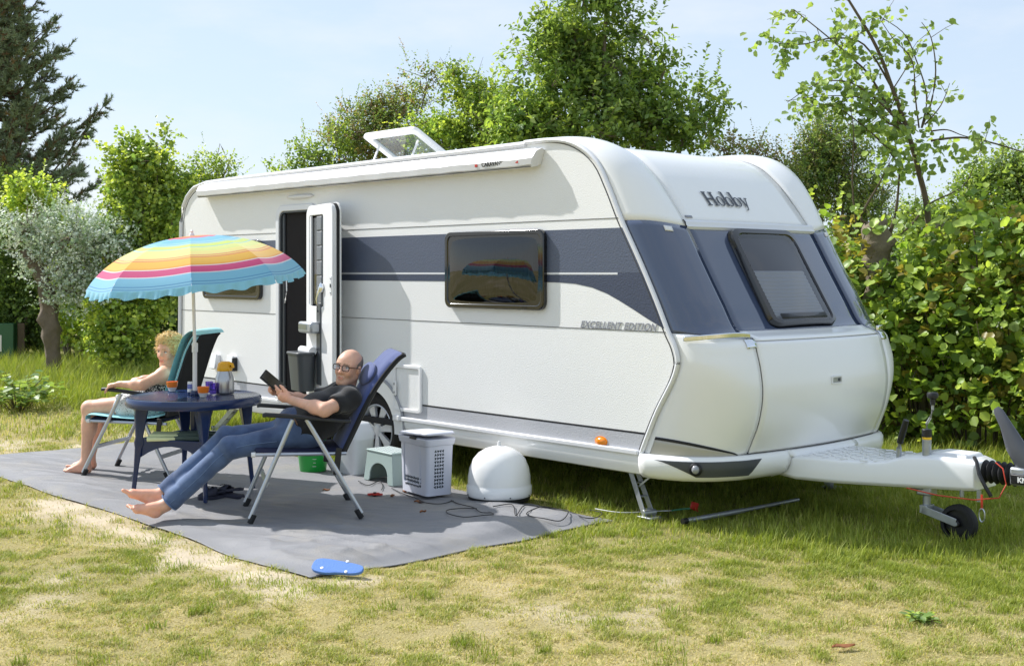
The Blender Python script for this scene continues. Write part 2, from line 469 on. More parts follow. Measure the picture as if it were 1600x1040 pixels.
V3, F3, C3 = blades(170000, (-9, 6.5), (12, 22), 3, .04, .11, .0048, open_lawn, tall=lambda x, y, cx, cy: 1 + 1.3 * np.clip((x + 8.2) / -1, 0, 0) + 1.5 * np.clip((y - 14) / 3, 0, 1) * (x < -3))
V4, F4, C4 = blades(170000, (-5, 6.5), (7.0, 14), 4, .03, .085, .0024, only_lush, tall=lambda x, y, cx, cy: 1 + .5 * np.clip((cy - 2.9) / 1, 0, 1))
rgt = np.random.default_rng(55); tx, ty = rgt.uniform(-4.5, 4.2, 150), rgt.uniform(4.9, 9.5, 150)
ok = (np.abs(tx) < ty * .45) & (mat_edge(*w2c(tx, ty)) < -.06); tx, ty = tx[ok], ty[ok]; nb5 = 70
bx_, by_ = np.repeat(tx, nb5), np.repeat(ty, nb5); m5 = len(bx_); sp5 = np.repeat(rgt.uniform(.02, .06, len(tx)), nb5)
bx_ = bx_ + rgt.normal(0, 1, m5) * sp5; by_ = by_ + rgt.normal(0, 1, m5) * sp5; h5 = rgt.uniform(.02, .055, m5); a5 = rgt.uniform(0, 6.28, m5); l5 = h5 * rgt.uniform(.2, .9, m5)
p0 = np.stack([bx_, by_, ground_z(bx_, by_) - .004], -1); d5 = np.stack([np.cos(a5), np.sin(a5), 0 * a5], -1); s5 = np.stack([-np.sin(a5), np.cos(a5), 0 * a5], -1) * .0021
mid = p0 + d5 * (l5 * .35)[:, None] + np.array([0, 0, 1]) * (h5 * .6)[:, None]; tip = p0 + d5 * (l5 * 1.2)[:, None] + np.array([0, 0, 1]) * h5[:, None]
V5 = np.stack([p0 - s5, p0 + s5, mid + s5 * .8, mid - s5 * .8, tip], 1).reshape(-1, 3); k5 = (np.arange(m5) * 5)[:, None]; F5 = np.concatenate([k5 + [0, 1, 2], k5 + [0, 2, 3], k5 + [3, 2, 4]], 0)
C5 = np.repeat(np.array([.20, .28, .045]) * rgt.uniform(.7, 1.4, (m5, 1)) + np.array([.10, .05, 0]) * rgt.random((m5, 1)), 5, 0)
gv, gfc, gcl = [], [], []; off = 0
for v_, f_, c_ in ((V1, F1, C1), (V2, F2, C2), (V3, F3, C3), (V4, F4, C4), (V5, F5, C5)):
    gv.append(v_); gfc.append(f_ + off); gcl.append(c_); off += len(v_)
m_grass = M_attr('grass_blade', rough=.55, spec=.25, trans=.35, tint=(1.1, 1.15, .6))
grass = np_mesh('grass', np.concatenate(gv), np.concatenate(gfc), m_grass, col=np.concatenate(gcl), kind='stuff')
grass['label'] = 'short sun dried lawn grass with green tufts and sandy gaps'; grass['category'] = 'grass'
# ================================================================== caravan
m_wall = M('hammered_white_sheet', (234, 234, 232), rough=.40, spec=.5, bump=.3, bscale=130, dirt=.06, dscale=1.5, dcol=(190, 185, 172))
m_gel = M('white_gelcoat', (239, 239, 238), rough=.24, spec=.5, coat=.35, dirt=.07, dscale=2.0, dcol=(196, 190, 176), bump=.015, bscale=5)
m_plast = M('white_plastic', (228, 228, 228), rough=.4, dirt=.06, dcol=(170, 165, 155))
m_trim = M('white_aluminium_trim', (222, 223, 226), rough=.35, metal=.15)
m_alu = M('bare_aluminium', (186, 190, 196), rough=.34, metal=.85, var=.08, vscale=30)
m_galv = M('galvanised_steel', (168, 172, 176), rough=.42, metal=.7, var=.18, vscale=25)
m_navyp = M('slate_blue_gloss_panel', (60, 72, 98), rough=.07, spec=.7, coat=.9, bump=.01, bscale=4)
m_band = M('slate_blue_film', (82, 90, 108), rough=.4, bump=.28, bscale=75)
m_band2 = M('dark_slate_film', (62, 70, 90), rough=.4, bump=.28, bscale=75)
m_greyband = M('light_grey_film', (178, 179, 184), rough=.45, bump=.28, bscale=75)
m_blackline = M('black_film', (22, 22, 26), rough=.5)
m_seam = M('dark_joint_sealant', (70, 70, 72), rough=.7)  # dark grey sealant of joints, seals and piping, its own colour
m_rubber = M('black_rubber', (24, 24, 26), rough=.7, bump=.1, bscale=120)
m_tyre = M('tyre_rubber', (33, 32, 32), rough=.85, bump=.2, bscale=90, dirt=.35, dcol=(95, 85, 70))
m_smoke = M('smoked_acrylic_frame', (10, 10, 12), rough=.08, coat=.6)
m_dpl = M('dark_grey_plastic', (68, 72, 76), rough=.42)
m_bpl = M('black_plastic', (22, 23, 26), rough=.45)
m_chrome = M('chrome', (225, 228, 232), rough=.07, metal=1)
m_amber = M('amber_lens', (240, 140, 20), rough=.15, coat=.5)
m_redp = M('red_plastic', (190, 40, 25), rough=.4)
m_screen = M('pleated_insect_screen', (38, 34, 34), rough=.8)
m_under = M('underfloor_board', (40, 40, 42), rough=.9)
m_pane = M_glass('smoked_pane', (92, 98, 100), alpha=.35, rough=.02)
m_clear = M_glass('clear_pane', (215, 222, 222), alpha=.2)
m_curt = M('grey_curtain', (118, 118, 116), rough=.9, var=.25, vscale=14)
m_blindw = M('white_pleated_blind', (205, 206, 206), rough=.8)
m_logo = M('dark_logo_print', (52, 56, 66), rough=.3)
m_greytext = M('grey_print', (140, 142, 150), rough=.4)

car = empty('caravan', CO, CAR_ANG)
tag(car, 'white touring caravan with slate blue side band, open door and drawbar', 'caravan')

SIDE = [(-1.10, 2.612), (-.786, 2.606), (-.564, 2.552), (-.38, 2.427), (-.262, 2.24), (-.143, 2.009), (.028, 1.718), (.166, 1.465), (.259, 1.279),
        (.312, 1.19), (.339, 1.11), (.335, 1.05), (.29, .945), (.172, .755), (.075, .56), (.02, .44)]
PANL = [(-1.10, 2.585), (-.70, 2.580), (-.43, 2.505), (-.235, 2.36), (-.07, 2.17), (.075, 1.974), (.23, 1.71), (.385, 1.45), (.495, 1.275),
        (.632, 1.215), (.668, 1.13), (.70, 1.0), (.712, .85), (.682, .68), (.628, .55), (.59, .47)]
def crom(P, s):
    i = int(min(max(math.floor(s), 0), len(P) - 2)); t = s - i
    p0, p1, p2, p3 = P[max(i - 1, 0)], P[i], P[i + 1], P[min(i + 2, len(P) - 1)]
    return tuple(.5 * ((2 * b) + (c - a) * t + (2 * a - 5 * b + 4 * c - d) * t * t + (3 * b - a - 3 * c + d) * t ** 3) for a, b, c, d in zip(p0, p1, p2, p3))
WID, CW = 2.30, .40
def cap(s, y, off=0.0):
    def raw(s, y):
        yy = min(y, WID - y); a = crom(SIDE, s); b = crom(PANL, s)
        if yy < CW:
            t = max(0.0, yy / CW); q = math.sqrt(max(0, 1 - (1 - t) ** 2)); qz = t * t * (3 - 2 * t)
            x = a[0] + (b[0] - a[0]) * q; z = a[1] + (b[1] - a[1]) * qz
            hump = .03 * max(0, min(1, (5.2 - s) / 1.5)) * math.sin(math.pi * min(1, t * 1.02)) ** .7 if t < .98 else 0
            return Vector((x + hump * .5, y, z + hump))
        k = 1 - ((y - WID / 2) / (WID / 2 - CW)) ** 2
        bl = .03 + .035 * max(0, min(1, (s - 7) / 3))
        return Vector((b[0] + bl * k, y, b[1]))
    p = raw(s, y)
    if off:
        e = .02
        ds = raw(min(s + e, 15), y) - raw(max(s - e, 0), y)
        ya, yb = max(y - .004, 0), min(y + .004, WID)
        dy = raw(s, yb) - raw(s, ya)
        n = dy.cross(ds)
        n = -n if n.x < 0 and n.z < .6 else n
        if n.length > 1e-9:
            n.normalize()
            if n.dot(Vector((1, 0, .6))) < 0 and abs(n.y) < .7: n = -n
            p = p + n * off
    return p
def ysamp(y0, y1, n):
    out = []
    for k in range(n + 1):
        t = k / n
        if y0 < .05: out.append(y0 + (y1 - y0) * (1 - math.cos(t * math.pi / 2)))
        elif y1 > WID - .05: out.append(y0 + (y1 - y0) * math.sin(t * math.pi / 2))
        else: out.append(y0 + (y1 - y0) * t)
    return out
def patch(name, s0, s1, y0, y1, mat, parent=car, off=0.0, ns=24, ny=14, solid=.012):
    f0 = s0 if callable(s0) else (lambda y: s0); f1 = s1 if callable(s1) else (lambda y: s1)
    pts = [[cap(f0(y) + (f1(y) - f0(y)) * i / ns, y, off) for y in ysamp(y0, y1, ny)] for i in range(ns + 1)]
    b = B(); b.grid(pts)
    o = b.build(name, mat, parent, fix=False, angle=50)
    # face normals outward (towards +x)
    me = o.data
    if sum(p.normal.x * p.area for p in me.polygons) < 0: me.flip_normals()
    if solid:
        md = o.modifiers.new('thick', 'SOLIDIFY'); md.thickness = solid; md.offset = -1
    return o

# ---- side walls
ROOFL = [(-6.42, .43), (-6.42, .75), (-6.405, 1.6), (-6.386, 2.2), (-6.34, 2.36), (-6.26, 2.459), (-6.17, 2.515), (-6.082, 2.55), (-5.854, 2.584), (-5.4, 2.592)]
def roofz(x): return 2.592 + (2.612 - 2.592) * (x + 5.4) / 4.3
DX0, DX1, DZ0, DZ1 = -4.46, -3.86, .50, 2.235
WC = (-3.0, .33)
front_edge = [crom(SIDE, k * .5) for k in range(30, -1, -1)]
def wall(name, y, near):
    b = B(); fn = lambda u, v: (u, y, v)
    def ng(poly): b.add([fn(*p) for p in poly], [tuple(range(len(poly)))])
    arch = [(WC[0] + .40 * math.cos(R(a)), WC[1] + .40 * math.sin(R(a))) for a in range(166, 13, -9)]
    if near:
        ng([(-6.42, .43), (DX0, .43), (DX0, roofz(DX0))] + ROOFL[::-1][:-1])
        ng([(DX0, DZ1), (DX1, DZ1), (DX1, roofz(DX1)), (DX0, roofz(DX0))])
        ng([(DX0, .43), (DX1, .43), (DX1, DZ0), (DX0, DZ0)])
        ng([(DX1, .43), (WC[0] - .40, .43)] + arch + [(WC[0] + .40, .43), (.0, .43)] + front_edge + [(DX1, roofz(DX1))])
    else:
        ng([(-6.42, .43), (0, .43)] + front_edge + ROOFL[::-1][:-1])
    return b.build(name, m_wall, car, smooth=False)
wall('side_wall', 0, True)
wall('side_wall', WID, False)

# ---- roof and rear
prof = ROOFL + [(-3.2, roofz(-3.2)), (-1.10, 2.612)]
b = B(); ys = [0, .02, .06, .15, .5, 1.15, 1.8, 2.15, 2.24, 2.28, 2.3]
crown = lambda y: .022 * min(1, min(y, WID - y) / .15)
b.grid([[(x - (0 if z > 2.3 else crown(y)), y, z + (crown(y) if z > 2.3 else 0)) for y in ys] for x, z in prof])
b.build('roof', m_gel, car, fix=True, angle=60)
b = B(); b.box((-3.0, WID / 2, .40), (6.7, WID - .05, .05)); b.box((-3.0, .45, .34), (6.4, .06, .1)); b.box((-3.0, 1.85, .34), (6.4, .06, .1)); b.cyl((-3.0, .2, .33), (-3.0, 2.1, .33), .035)
b.build('chassis', m_under, car, smooth=False)

# ---- edge trims
b = B(); pts = [(x, -.004, z - .02) for x, z in ROOFL[1:]] + [(x, -.004, roofz(x) - .02) for x in (-4.5, -3.5, -2.5, -1.6, -1.1)]
b.tube([(p[0] + (.014 if i < 6 else 0), p[1], p[2]) for i, p in enumerate(pts)], .022, n=8); b.build('roof_edge_trim', m_trim, car)
b = B(); b.tube([(p[0] - .012, -.006, p[1] - .008) for p in [crom(SIDE, k * .25) for k in range(0, 61)]], .017, n=8); b.build('front_edge_trim', m_trim, car)
b = B(); b.tube([(p[0] - .05, -.001, p[1] - .022) for p in [crom(SIDE, k * .25) for k in range(2, 61)]], .004, n=6); b.build('edge_seal', m_seam, car)
b = B(); b.tube([(x + .05, -.001, z - .045) for x, z in ROOFL[1:]], .004, n=6); b.build('edge_seal', m_seam, car)

# ---- side graphics and joints
def film(name, poly, mat, out=.002):
    b = B(); b.prism(poly, -out, -.0002, lambda u, v, w: (u, w, v)); return b.build(name, mat, car, smooth=False)
def seam(x0, x1, z0, z1=None, h=.004):
    z1 = z0 if z1 is None else z1
    b = B(); b.box(((x0 + x1) / 2, -.001, (z0 + z1) / 2), (x1 - x0, .004, h)); b.build('panel_joint', m_seam, car, smooth=False)
for x0, x1 in ((-6.38, DX0 - .03), (DX1 + .03, -.16)): seam(x0, x1, 2.022)
for x0, x1 in ((-6.38, DX0 - .03), (DX1 + .03, .24)): seam(x0, x1, 1.262)
low = [(-.96, 1.583), (-.75, 1.580), (-.6, 1.572), (-.44, 1.548), (-.30, 1.508), (-.18, 1.459), (-.06, 1.405), (.06, 1.348), (.205, 1.285)]
fe = [(x - .03, z) for x, z in [crom(SIDE, s) for s in (7.85, 7.55, 7.2, 6.8, 6.42)]]
film('side_band', [(DX1 + .03, 1.652), (DX1 + .03, 1.955), (-.155, 1.955)] + [(x - .035, z) for x, z in [crom(SIDE, s) for s in (5.4, 5.8, 6.2)]] + [(.03, 1.652)], m_band)
film('side_band', [(-4.80, 1.652), (-4.80, 1.955), (DX0 - .03, 1.955), (DX0 - .03, 1.652)], m_band)
film('side_band_lower', [(DX1 + .03, 1.636), (-.20, 1.636), (-.199, 1.6515), (.032, 1.6515)] + fe[::-1] + low[::-1] + [(DX1 + .03, 1.583)], m_band2)
film('side_band_lower', [(-4.80, 1.636), (DX0 - .03, 1.636), (DX0 - .03, 1.583), (-4.80, 1.583)], m_band2)
film('band_stripe', [(-3.8, 1.638), (-.20, 1.638), (-.20, 1.650), (-3.8, 1.650)], m_trim, .003)
film('lower_band', [(-2.61, .46), (.005, .46), (.045, .575), (-2.64, .575)], m_greyband)
film('lower_band_line', [(-2.64, .576), (.045, .576), (.05, .588), (-2.65, .588)], m_blackline, .003)
film('lower_band', [(-6.40, .46), (DX0 - .04, .46), (DX0 - .04, .575), (-6.40, .575)], m_greyband)
film('lower_band_line', [(-6.40, .576), (DX0 - .04, .576), (DX0 - .04, .588), (-6.40, .588)], m_blackline, .003)

# ---- bottom rail and skirt
for x0, x1 in ((-6.40, WC[0] - .43), (WC[0] + .36, .0)):
    b = B(); b.box(((x0 + x1) / 2, -.014, .452), (x1 - x0, .034, .036)); b.build('bottom_rail', m_trim, car, bevel=.008)
    b = B(); pr = [(.03, .434), (-.012, .432), (-.016, .41), (-.004, .35), (.022, .305), (.075, .288), (.12, .292), (.12, .43)]
    b.prism(pr, x0 + .03, x1, lambda u, v, w: (w, u, v)); b.build('side_skirt', m_gel, car, angle=30)
b = B(); b.box((WC[0] + .375, -.018, .455), (.09, .05, .05)); b.build('rail_end_cap', m_plast, car, bevel=.01)

# ---- windows
def side_window(x0, x1, z0, z1):
    cx, cz, w, h = (x0 + x1) / 2, (z0 + z1) / 2, x1 - x0, z1 - z0
    fn = lambda u, v, w_: (u, w_, v)
    b = B(); ring_poly(b, rrect(w, h, .06, 5, cx, cz), rrect(w - .07, h - .07, .05, 5, cx, cz), -.001, -.042, fn)
    win = b.build('window', m_smoke, car, bevel=.008, angle=50)
    b = B(); ring_poly(b, rrect(w - .07, h - .07, .05, 5, cx, cz), rrect(w - .20, h - .17, .05, 5, cx, cz - .005), -.02, -.034, fn); b.build('frame', m_smoke, win)
    # bowed acrylic pane
    b = B(); rows = []
    for i in range(13):
        v = i / 12; row = []
        for j in range(17):
            u = j / 16; row.append((x0 + .035 + (w - .07) * u, -.030 - .03 * math.sin(math.pi * u) ** .6 * math.sin(math.pi * v) ** .6, z0 + .035 + (h - .07) * v))
        rows.append(row)
    b.grid(rows); b.build('pane', m_pane, win, fix=False)
    b = B(); b.box((cx, -.003, cz), (w - .1, .004, h - .1)); b.build('interior_shade', m_under, win, smooth=False)
    for s, (a0, a1) in enumerate(((x0 + .06, cx - .012), (cx + .012, x1 - .06))):
        b = B(); rows = []
        for zz in (z0 + .06, z1 - .06):
            rows.append([(a0 + (a1 - a0) * k / 40, -.010 - .004 * math.sin(k * 1.9), zz) for k in range(41)])
        b.grid(rows); b.build('curtain', m_curt, win, fix=False)
    b = B(); b.box((cx, -.010, cz), (.012, .006, h - .12)); b.build('mullion', m_smoke, win, smooth=False)
    for hx in (x0 + .22, x1 - .22):
        b = B(); b.box((hx, -.02, z0 + .075), (.05, .012, .02)); b.build('latch', m_bpl, win, bevel=.003)
side_window(-1.995, -.882, 1.378, 1.965)
side_window(-5.86, -4.752, 1.390, 1.965)

# ---- doorway
fn = lambda u, v, w: (u, w, v)
dcx, dcz = (DX0 + DX1) / 2, (DZ0 + DZ1) / 2
b = B(); ring_poly(b, rrect(.68, DZ1 - DZ0 + .08, .10, 6, dcx, dcz), rrect(.57, DZ1 - DZ0 - .03, .075, 6, dcx, dcz), .03, -.022, fn)
dfr = b.build('door_frame', m_trim, car, bevel=.006, angle=50)
b = B(); ring_poly(b, rrect(.57, DZ1 - DZ0 - .03, .075, 6, dcx, dcz), rrect(.535, DZ1 - DZ0 - .06, .06, 6, dcx, dcz), .06, -.012, fn); b.build('seal', m_dpl, dfr)
b = B(); rows = []
npl = 54
for zz in (DZ0 + .02, DZ1 - .02): rows.append([(DX0 + .02 + .56 * k / npl, .03 + (.007 if k % 2 else -.002), zz) for k in range(npl + 1)])
b.grid(rows); b.build('insect_screen', m_screen, dfr, smooth=False, fix=False)
b = B(); b.box((DX0 + .06, .012, dcz), (.03, .02, DZ1 - DZ0 - .08)); b.build('screen_rail', m_dpl, dfr, bevel=.004)
b = B(); b.box((dcx, -.012, DZ0 - .01), (.62, .07, .03)); b.build('sill', m_trim, dfr, bevel=.006)
b = B(); b.tube([(DX0 + .115, .0, 1.63), (DX0 + .15, -.02, 1.58), (DX0 + .16, -.025, 1.48), (DX0 + .13, -.02, 1.40), (DX0 + .09, 0, 1.37)], .006, n=6); b.build('cable', m_plast, dfr)

# ---- door leaf, folded back towards the wall
door = bpy.data.objects.new('door', None); link(door, car); door.location = (DX1 + .0, -.055, 0); door.rotation_euler = (0, 0, R(-13))
DW = .635
fl = lambda u, v, w: (u, w, v)      # u along leaf, w = -y is the inner (visible) face
def dbox(name, u, v, w, du, dv, dw, mat, par=door, bev=.006, **k):
    b = B(); b.box((u, w, v), (du, dw, dv)); return b.build(name, mat, par, bevel=bev, **k)
b = B(); ring_poly(b, rrect(DW, 1.745, .09, 6, DW / 2, 1.37), rrect(.34, .80, .03, 6, .245, 1.755), .0, -.040, fl); leaf = b.build('door_leaf', m_plast, door, bevel=.007, angle=50)
b = B(); b.prism(rrect(DW + .012, 1.757, .095, 6, DW / 2, 1.37), .002, .022, fl); b.build('door_seal', m_rubber, door)
b = B(); b.prism(rrect(DW + .03, 1.772, .10, 6, DW / 2, 1.37), .024, .036, fl); b.build('door_skin', m_wall, door)
dwin = dbox('door_window', .16, 1.755, -.012, .13, .76, .012, m_pane, bev=0)
dbox('window_liner', .095, 1.755, -.026, .03, .80, .02, m_plast, dwin)
dbox('window_rebate', .245, 1.755, .0, .33, .79, .003, m_dpl, dwin, bev=0)
for k in range(6): dbox('blind_cassette', .325, 1.43 + k * .13, -.03, .12, .125, .03, M('mid_grey_plastic', (112, 116, 120), rough=.45), dwin, bev=.008)
dbox('pocket_strip', .325, 1.03, -.035, .11, .72, .03, m_dpl, bev=.012)
tr = dbox('shelf_tray', .2, 1.17, -.085, .32, .10, .10, m_galv, bev=.02)
dbox('tray_window', .17, 1.175, -.137, .2, .045, .006, m_clear, tr, bev=.0)
b = B(); b.cyl((.02, -.09, .965), (.3, -.09, .965), .036, n=20); b.build('paper_roll', m_plast, door, angle=50)
b = B(); bp = rrect(.31, .17, .05, 5, .14, -.135); bq = rrect(.27, .14, .05, 5, .14, -.125)
b.rings([[(u, w, .615) for u, w in bq], [(u, w, .93) for u, w in bp]]); bn = b.build('waste_bin', m_dpl, door, angle=50)
b = B(); b.prism(rrect(.335, .19, .055, 5, .14, -.135), .93, .955, lambda u, v, w: (u, v, w)); b.build('lid', m_dpl, bn, bevel=.008)
b = B(); b.lathe([(.045, 0), (.045, .012), (.03, .022), (0.004, .024)], (.40, -.045, 1.52), 20, axis=(0, -1, 0)); lk = b.build('door_latch', m_chrome, door)
b = B(); b.tube([(.39, -.06, 1.53), (.36, -.075, 1.42), (.345, -.06, 1.31)], [.014, .018, .010], n=10, flat=.6); b.build('lever', m_chrome, lk)
b = B(); b.box((.60, -.042, 1.54), (.03, .004, .16)); b.build('strike_plate', m_trim, door, bevel=.002)
for zz in (1.60, 1.48):
    b = B(); b.cyl((.60, -.044, zz), (.60, -.048, zz), .007, n=10); b.build('screw', m_galv, door)
dbox('lock_hole', .60, 1.54, -.046, .018, .03, .004, m_bpl, bev=0)

# ---- awning bag, door lamp, service hatch, sockets, marker
b = B(); pr = [(.0, 2.535), (-.035, 2.548), (-.085, 2.525), (-.112, 2.475), (-.106, 2.43), (-.085, 2.41), (-.03, 2.422), (.0, 2.44)]
secs = []
for k, x in enumerate(np.linspace(-5.85, -.955, 30)):
    e = .5 if k in (0,) else 1
    secs.append([(x + (.05 * (v - 2.41) / .13 if k == 29 else (-.0)), u * (1 + .05 * math.sin(k * 2.1)) - (.002), v - .006 * abs(math.sin(k * 1.3)) * (1 if u < -.05 else 0)) for u, v in pr])
b.rings(secs); aw = b.build('awning_bag', M('awning_vinyl', (222, 222, 224), rough=.38, bump=.12, bscale=9, dirt=.12, dcol=(150, 150, 150)), car, angle=35)
b = B(); b.box((-3.4, -.02, 2.548), (4.88, .03, .012)); b.build('rail', m_trim, aw, bevel=.003)
b = B(); b.box((-3.4, -.098, 2.414), (4.88, .012, .006)); b.build('piping', m_seam, aw, bevel=.002)
T = Matrix.Translation((-1.30, -.1125, 2.455)) @ Matrix.Rotation(R(90), 4, 'X') @ Matrix.Rotation(R(10), 4, 'X')
text_mesh('awning_print', 'CARAVANSTORE', .045, M('black_print', (40, 40, 42)), aw, T, depth=.001, bold=.001)
for xx in (-1.535, -1.085):
    b = B(); b.box((xx, -.1115, 2.455), (.028, .006, .02)); b.build('red_mark', m_redp, aw, bevel=.001)
b = B(); b.ell((-4.1, -.012, 2.345), (.22, .03, .022)); b.build('door_lamp', m_plast, car)
b = B(); ring_poly(b, rrect(.375, .385, .035, 4, -2.505, .705), rrect(.315, .325, .02, 4, -2.505, .705), -.001, -.022, fn); sh = b.build('service_hatch', m_plast, car, bevel=.006, angle=50)
b = B(); b.prism(rrect(.31, .32, .02, 4, -2.505, .705), -.006, -.003, fn); b.build('flap', m_wall, sh)
b = B(); b.box((-2.655, -.026, .70), (.035, .014, .12)); b.build('latch', m_plast, sh, bevel=.006)
for zz in (.735, .665):
    b = B(); b.cyl((-2.655, -.033, zz), (-2.655, -.036, zz), .010, n=12); b.build('lock', m_galv, sh)
for xx, op in ((-5.62, 0), (-5.30, 1)):
    b = B(); b.box((xx, -.022, .755), (.12, .044, .15)); so = b.build('power_socket', m_plast, car, bevel=.008)
    b = B(); b.box((xx, -.05, .765), (.11, .012, .15), Matrix.Rotation(R(-10), 3, 'X')); b.build('flap', m_plast, so, bevel=.004)
    if op:
        b = B(); b.box((xx + .065, -.03, .75), (.02, .05, .13)); b.build('inlet', m_bpl, so, bevel=.003)
b = B(); b.ell((-.35, -.008, .492), (.05, .022, .028)); mk = b.build('side_marker_lamp', m_amber, car)
b = B(); b.prism([(-.35 + .058 * math.cos(t), .492 + .036 * math.sin(t)) for t in np.linspace(0, 2 * math.pi, 24, endpoint=False)], -.007, -.001, fn); b.build('gasket', m_amber, mk)
T = Matrix.Translation((-.205, -.0035, 1.288)) @ Matrix.Rotation(R(90), 4, 'X')
text_mesh('side_lettering', 'EXCELLENT EDITION', .066, m_greytext, car, T, depth=.001, shear=.35, bold=.0016, space=1.12)

# ---- front moulding
sb = lambda y: 8.15 + .75 * min(1, (min(y, WID - y) / CW)) ** 1.5
patch('corner_cap', 0, 5.02, 0, CW, m_gel); patch('corner_cap', 0, 5.02, WID - CW, WID, m_gel)
patch('front_roof_panel', 0, 4.86, CW + .006, WID - CW - .006, m_gel, off=-.006)
b = B()
for i, (s_, o_) in enumerate(((4.84, .0), (4.87, .014), (4.98, .02), (5.06, .014), (5.09, -.002))):
    pass
rows = [[cap(s_, y, o_) for y in np.linspace(CW - .02, WID - CW + .02, 24)] for s_, o_ in ((4.80, -.004), (4.86, .012), (4.93, .017), (5.0, .010), (5.06, .012), (5.10, -.004))]
b.grid(rows); b.build('front_rail', m_trim, car, fix=False, angle=30)
patch('corner_panel', 5.03, sb, 0, CW, m_navyp, off=.003); patch('corner_panel', 5.03, sb, WID - CW, WID, m_navyp, off=.003)
fpan = patch('front_panel', 5.04, 8.12, CW + .004, WID - CW - .004, m_navyp, off=-.004, ny=24)
patch('front_ledge', 8.12, 9.12, CW + .002, WID - CW - .002, m_gel, off=.004, ns=12, ny=24)
patch('lower_corner', lambda y: sb(y) + .04, 15, 0, CW - .022, m_gel); patch('lower_corner', lambda y: sb(y) + .04, 15, WID - CW + .022, WID, m_gel)
lid = patch('locker_lid', 9.22, 14.9, CW - .012, WID - CW + .012, m_gel, off=.006, ny=30)
patch('lid_seal', 9.1, 15, CW - .03, WID - CW + .03, m_seam, off=-.012, ny=24)
p = cap(11.55, 1.13, .008)
TT = Matrix.Translation(p) @ Matrix.Rotation(R(90), 4, 'Z') @ Matrix.Rotation(R(90), 4, 'X')
b = B(); ring_poly(b, rrect(.125, .055, .008, 3), rrect(.105, .036, .006, 3), -.004, .008, lambda u, v, w: TT @ Vector((u, v, w))); hd = b.build('lid_handle', m_plast, lid)
b = B(); b.prism(rrect(.10, .032, .006, 3), -.002, .002, lambda u, v, w: TT @ Vector((u, v, w))); b.build('pull', m_galv, hd)
b = B(); b.cyl(TT @ Vector((.03, 0, .002)), TT @ Vector((.03, 0, .006)), .011, n=14); b.build('lock', m_dpl, hd)
# seams of the lid sides as chrome-ended hand grips
for sg in (0, 1):
    Y = (lambda y: y) if sg == 0 else (lambda y: WID - y)
    b = B(); rs = []
    for k in range(19):
        y = .012 + .36 * k / 18; c_ = cap(8.62 + .22 * (k / 18), Y(y), .018 + .012 * math.sin(math.pi * k / 18))
        n_ = Vector((.8, -.6 if sg == 0 else .6, 0)).normalized()
        rs.append([c_ + Vector((0, 0, dz)) + n_ * dn for dz, dn in ((-.018, -.012), (-.016, .008), (.016, .008), (.018, -.012))])
    b.rings(rs); g = b.build('grab_handle', m_chrome, car, bevel=.005)
    patch('grip_recess', 8.95, 9.65, Y(.30) if sg == 0 else Y(.385), Y(.385) if sg == 0 else Y(.30), m_chrome, parent=g, off=.008, ns=6, ny=4, solid=.004)
    patch('corner_film', lambda y: 15 - .95 * max(0, 1 - min(y, WID - y) / .30) ** .6, 15, Y(.002) if sg == 0 else Y(.30), Y(.30) if sg == 0 else Y(.002), M('silver_film_grass_tint', (176, 172, 160), rough=.3), off=.003, ns=6, ny=16, solid=.002)  # silver film; the beige reflection of the grass is put into its colour
    patch('corner_film_line', lambda y: 14.88 - .95 * max(0, 1 - min(y, WID - y) / .30) ** .6, lambda y: 15 - .95 * max(0, 1 - min(y, WID - y) / .30) ** .6, Y(.002) if sg == 0 else Y(.30), Y(.30) if sg == 0 else Y(.002), m_blackline, off=.004, ns=2, ny=16, solid=.002)
    patch('marker_lamp', 5.12, 5.24, Y(.17) if sg == 0 else Y(.23), Y(.23) if sg == 0 else Y(.17), m_plast, off=.010, ns=3, ny=4, solid=.008)
# front window
def cap_rect(y0, y1, s0, s1, off, n=14, r=.12):
    out = []
    pts = rrect(1, 1, r, 4)
    for u, v in pts: out.append(cap(s0 + (s1 - s0) * (.5 - v), y0 + (y1 - y0) * (u + .5), off))
    return out
b = B(); o1, o2, o3, o4 = cap_rect(.755, 1.545, 5.10, 8.02, .0), cap_rect(.765, 1.535, 5.14, 7.98, .04), cap_rect(.80, 1.50, 5.26, 7.86, .045), cap_rect(.82, 1.48, 5.34, 7.80, .01)
b.rings([o1, o2, o3, o4], False, False); fw = b.build('front_window', m_smoke, car, angle=50)
b = B(); b.grid([[cap(5.25 + (7.88 - 5.25) * i / 12, .795 + .71 * j / 12, .035 + .018 * math.sin(math.pi * i / 12) * math.sin(math.pi * j / 12)) for j in range(13)] for i in range(13)]); b.build('pane', M_glass('lightly_smoked_pane', (196, 198, 204), alpha=.5, rough=.02), fw, fix=False)
b = B(); b.grid([[cap(5.3 + 2.5 * i / 6, .8 + .7 * j / 6, .006) for j in range(7)] for i in range(7)]); b.build('interior_shade', M('mauve_interior', (66, 62, 72), rough=.8), fw, fix=False)
nb_ = 26
b = B(); b.grid([[cap(6.2 + 1.35 * i / nb_, .85 + .60 * j / 6, .012 + (.006 if i % 2 else 0)) for j in range(7)] for i in range(nb_ + 1)]); b.build('blind', m_blindw, fw, smooth=False, fix=False)
b = B()
b.grid([[cap(7.5 + .22 * i / 2, .88 + .54 * j / 6, .03) for j in range(7)] for i in range(3)]); b.build('handle_bar', m_bpl, fw, fix=False, solid=.01)

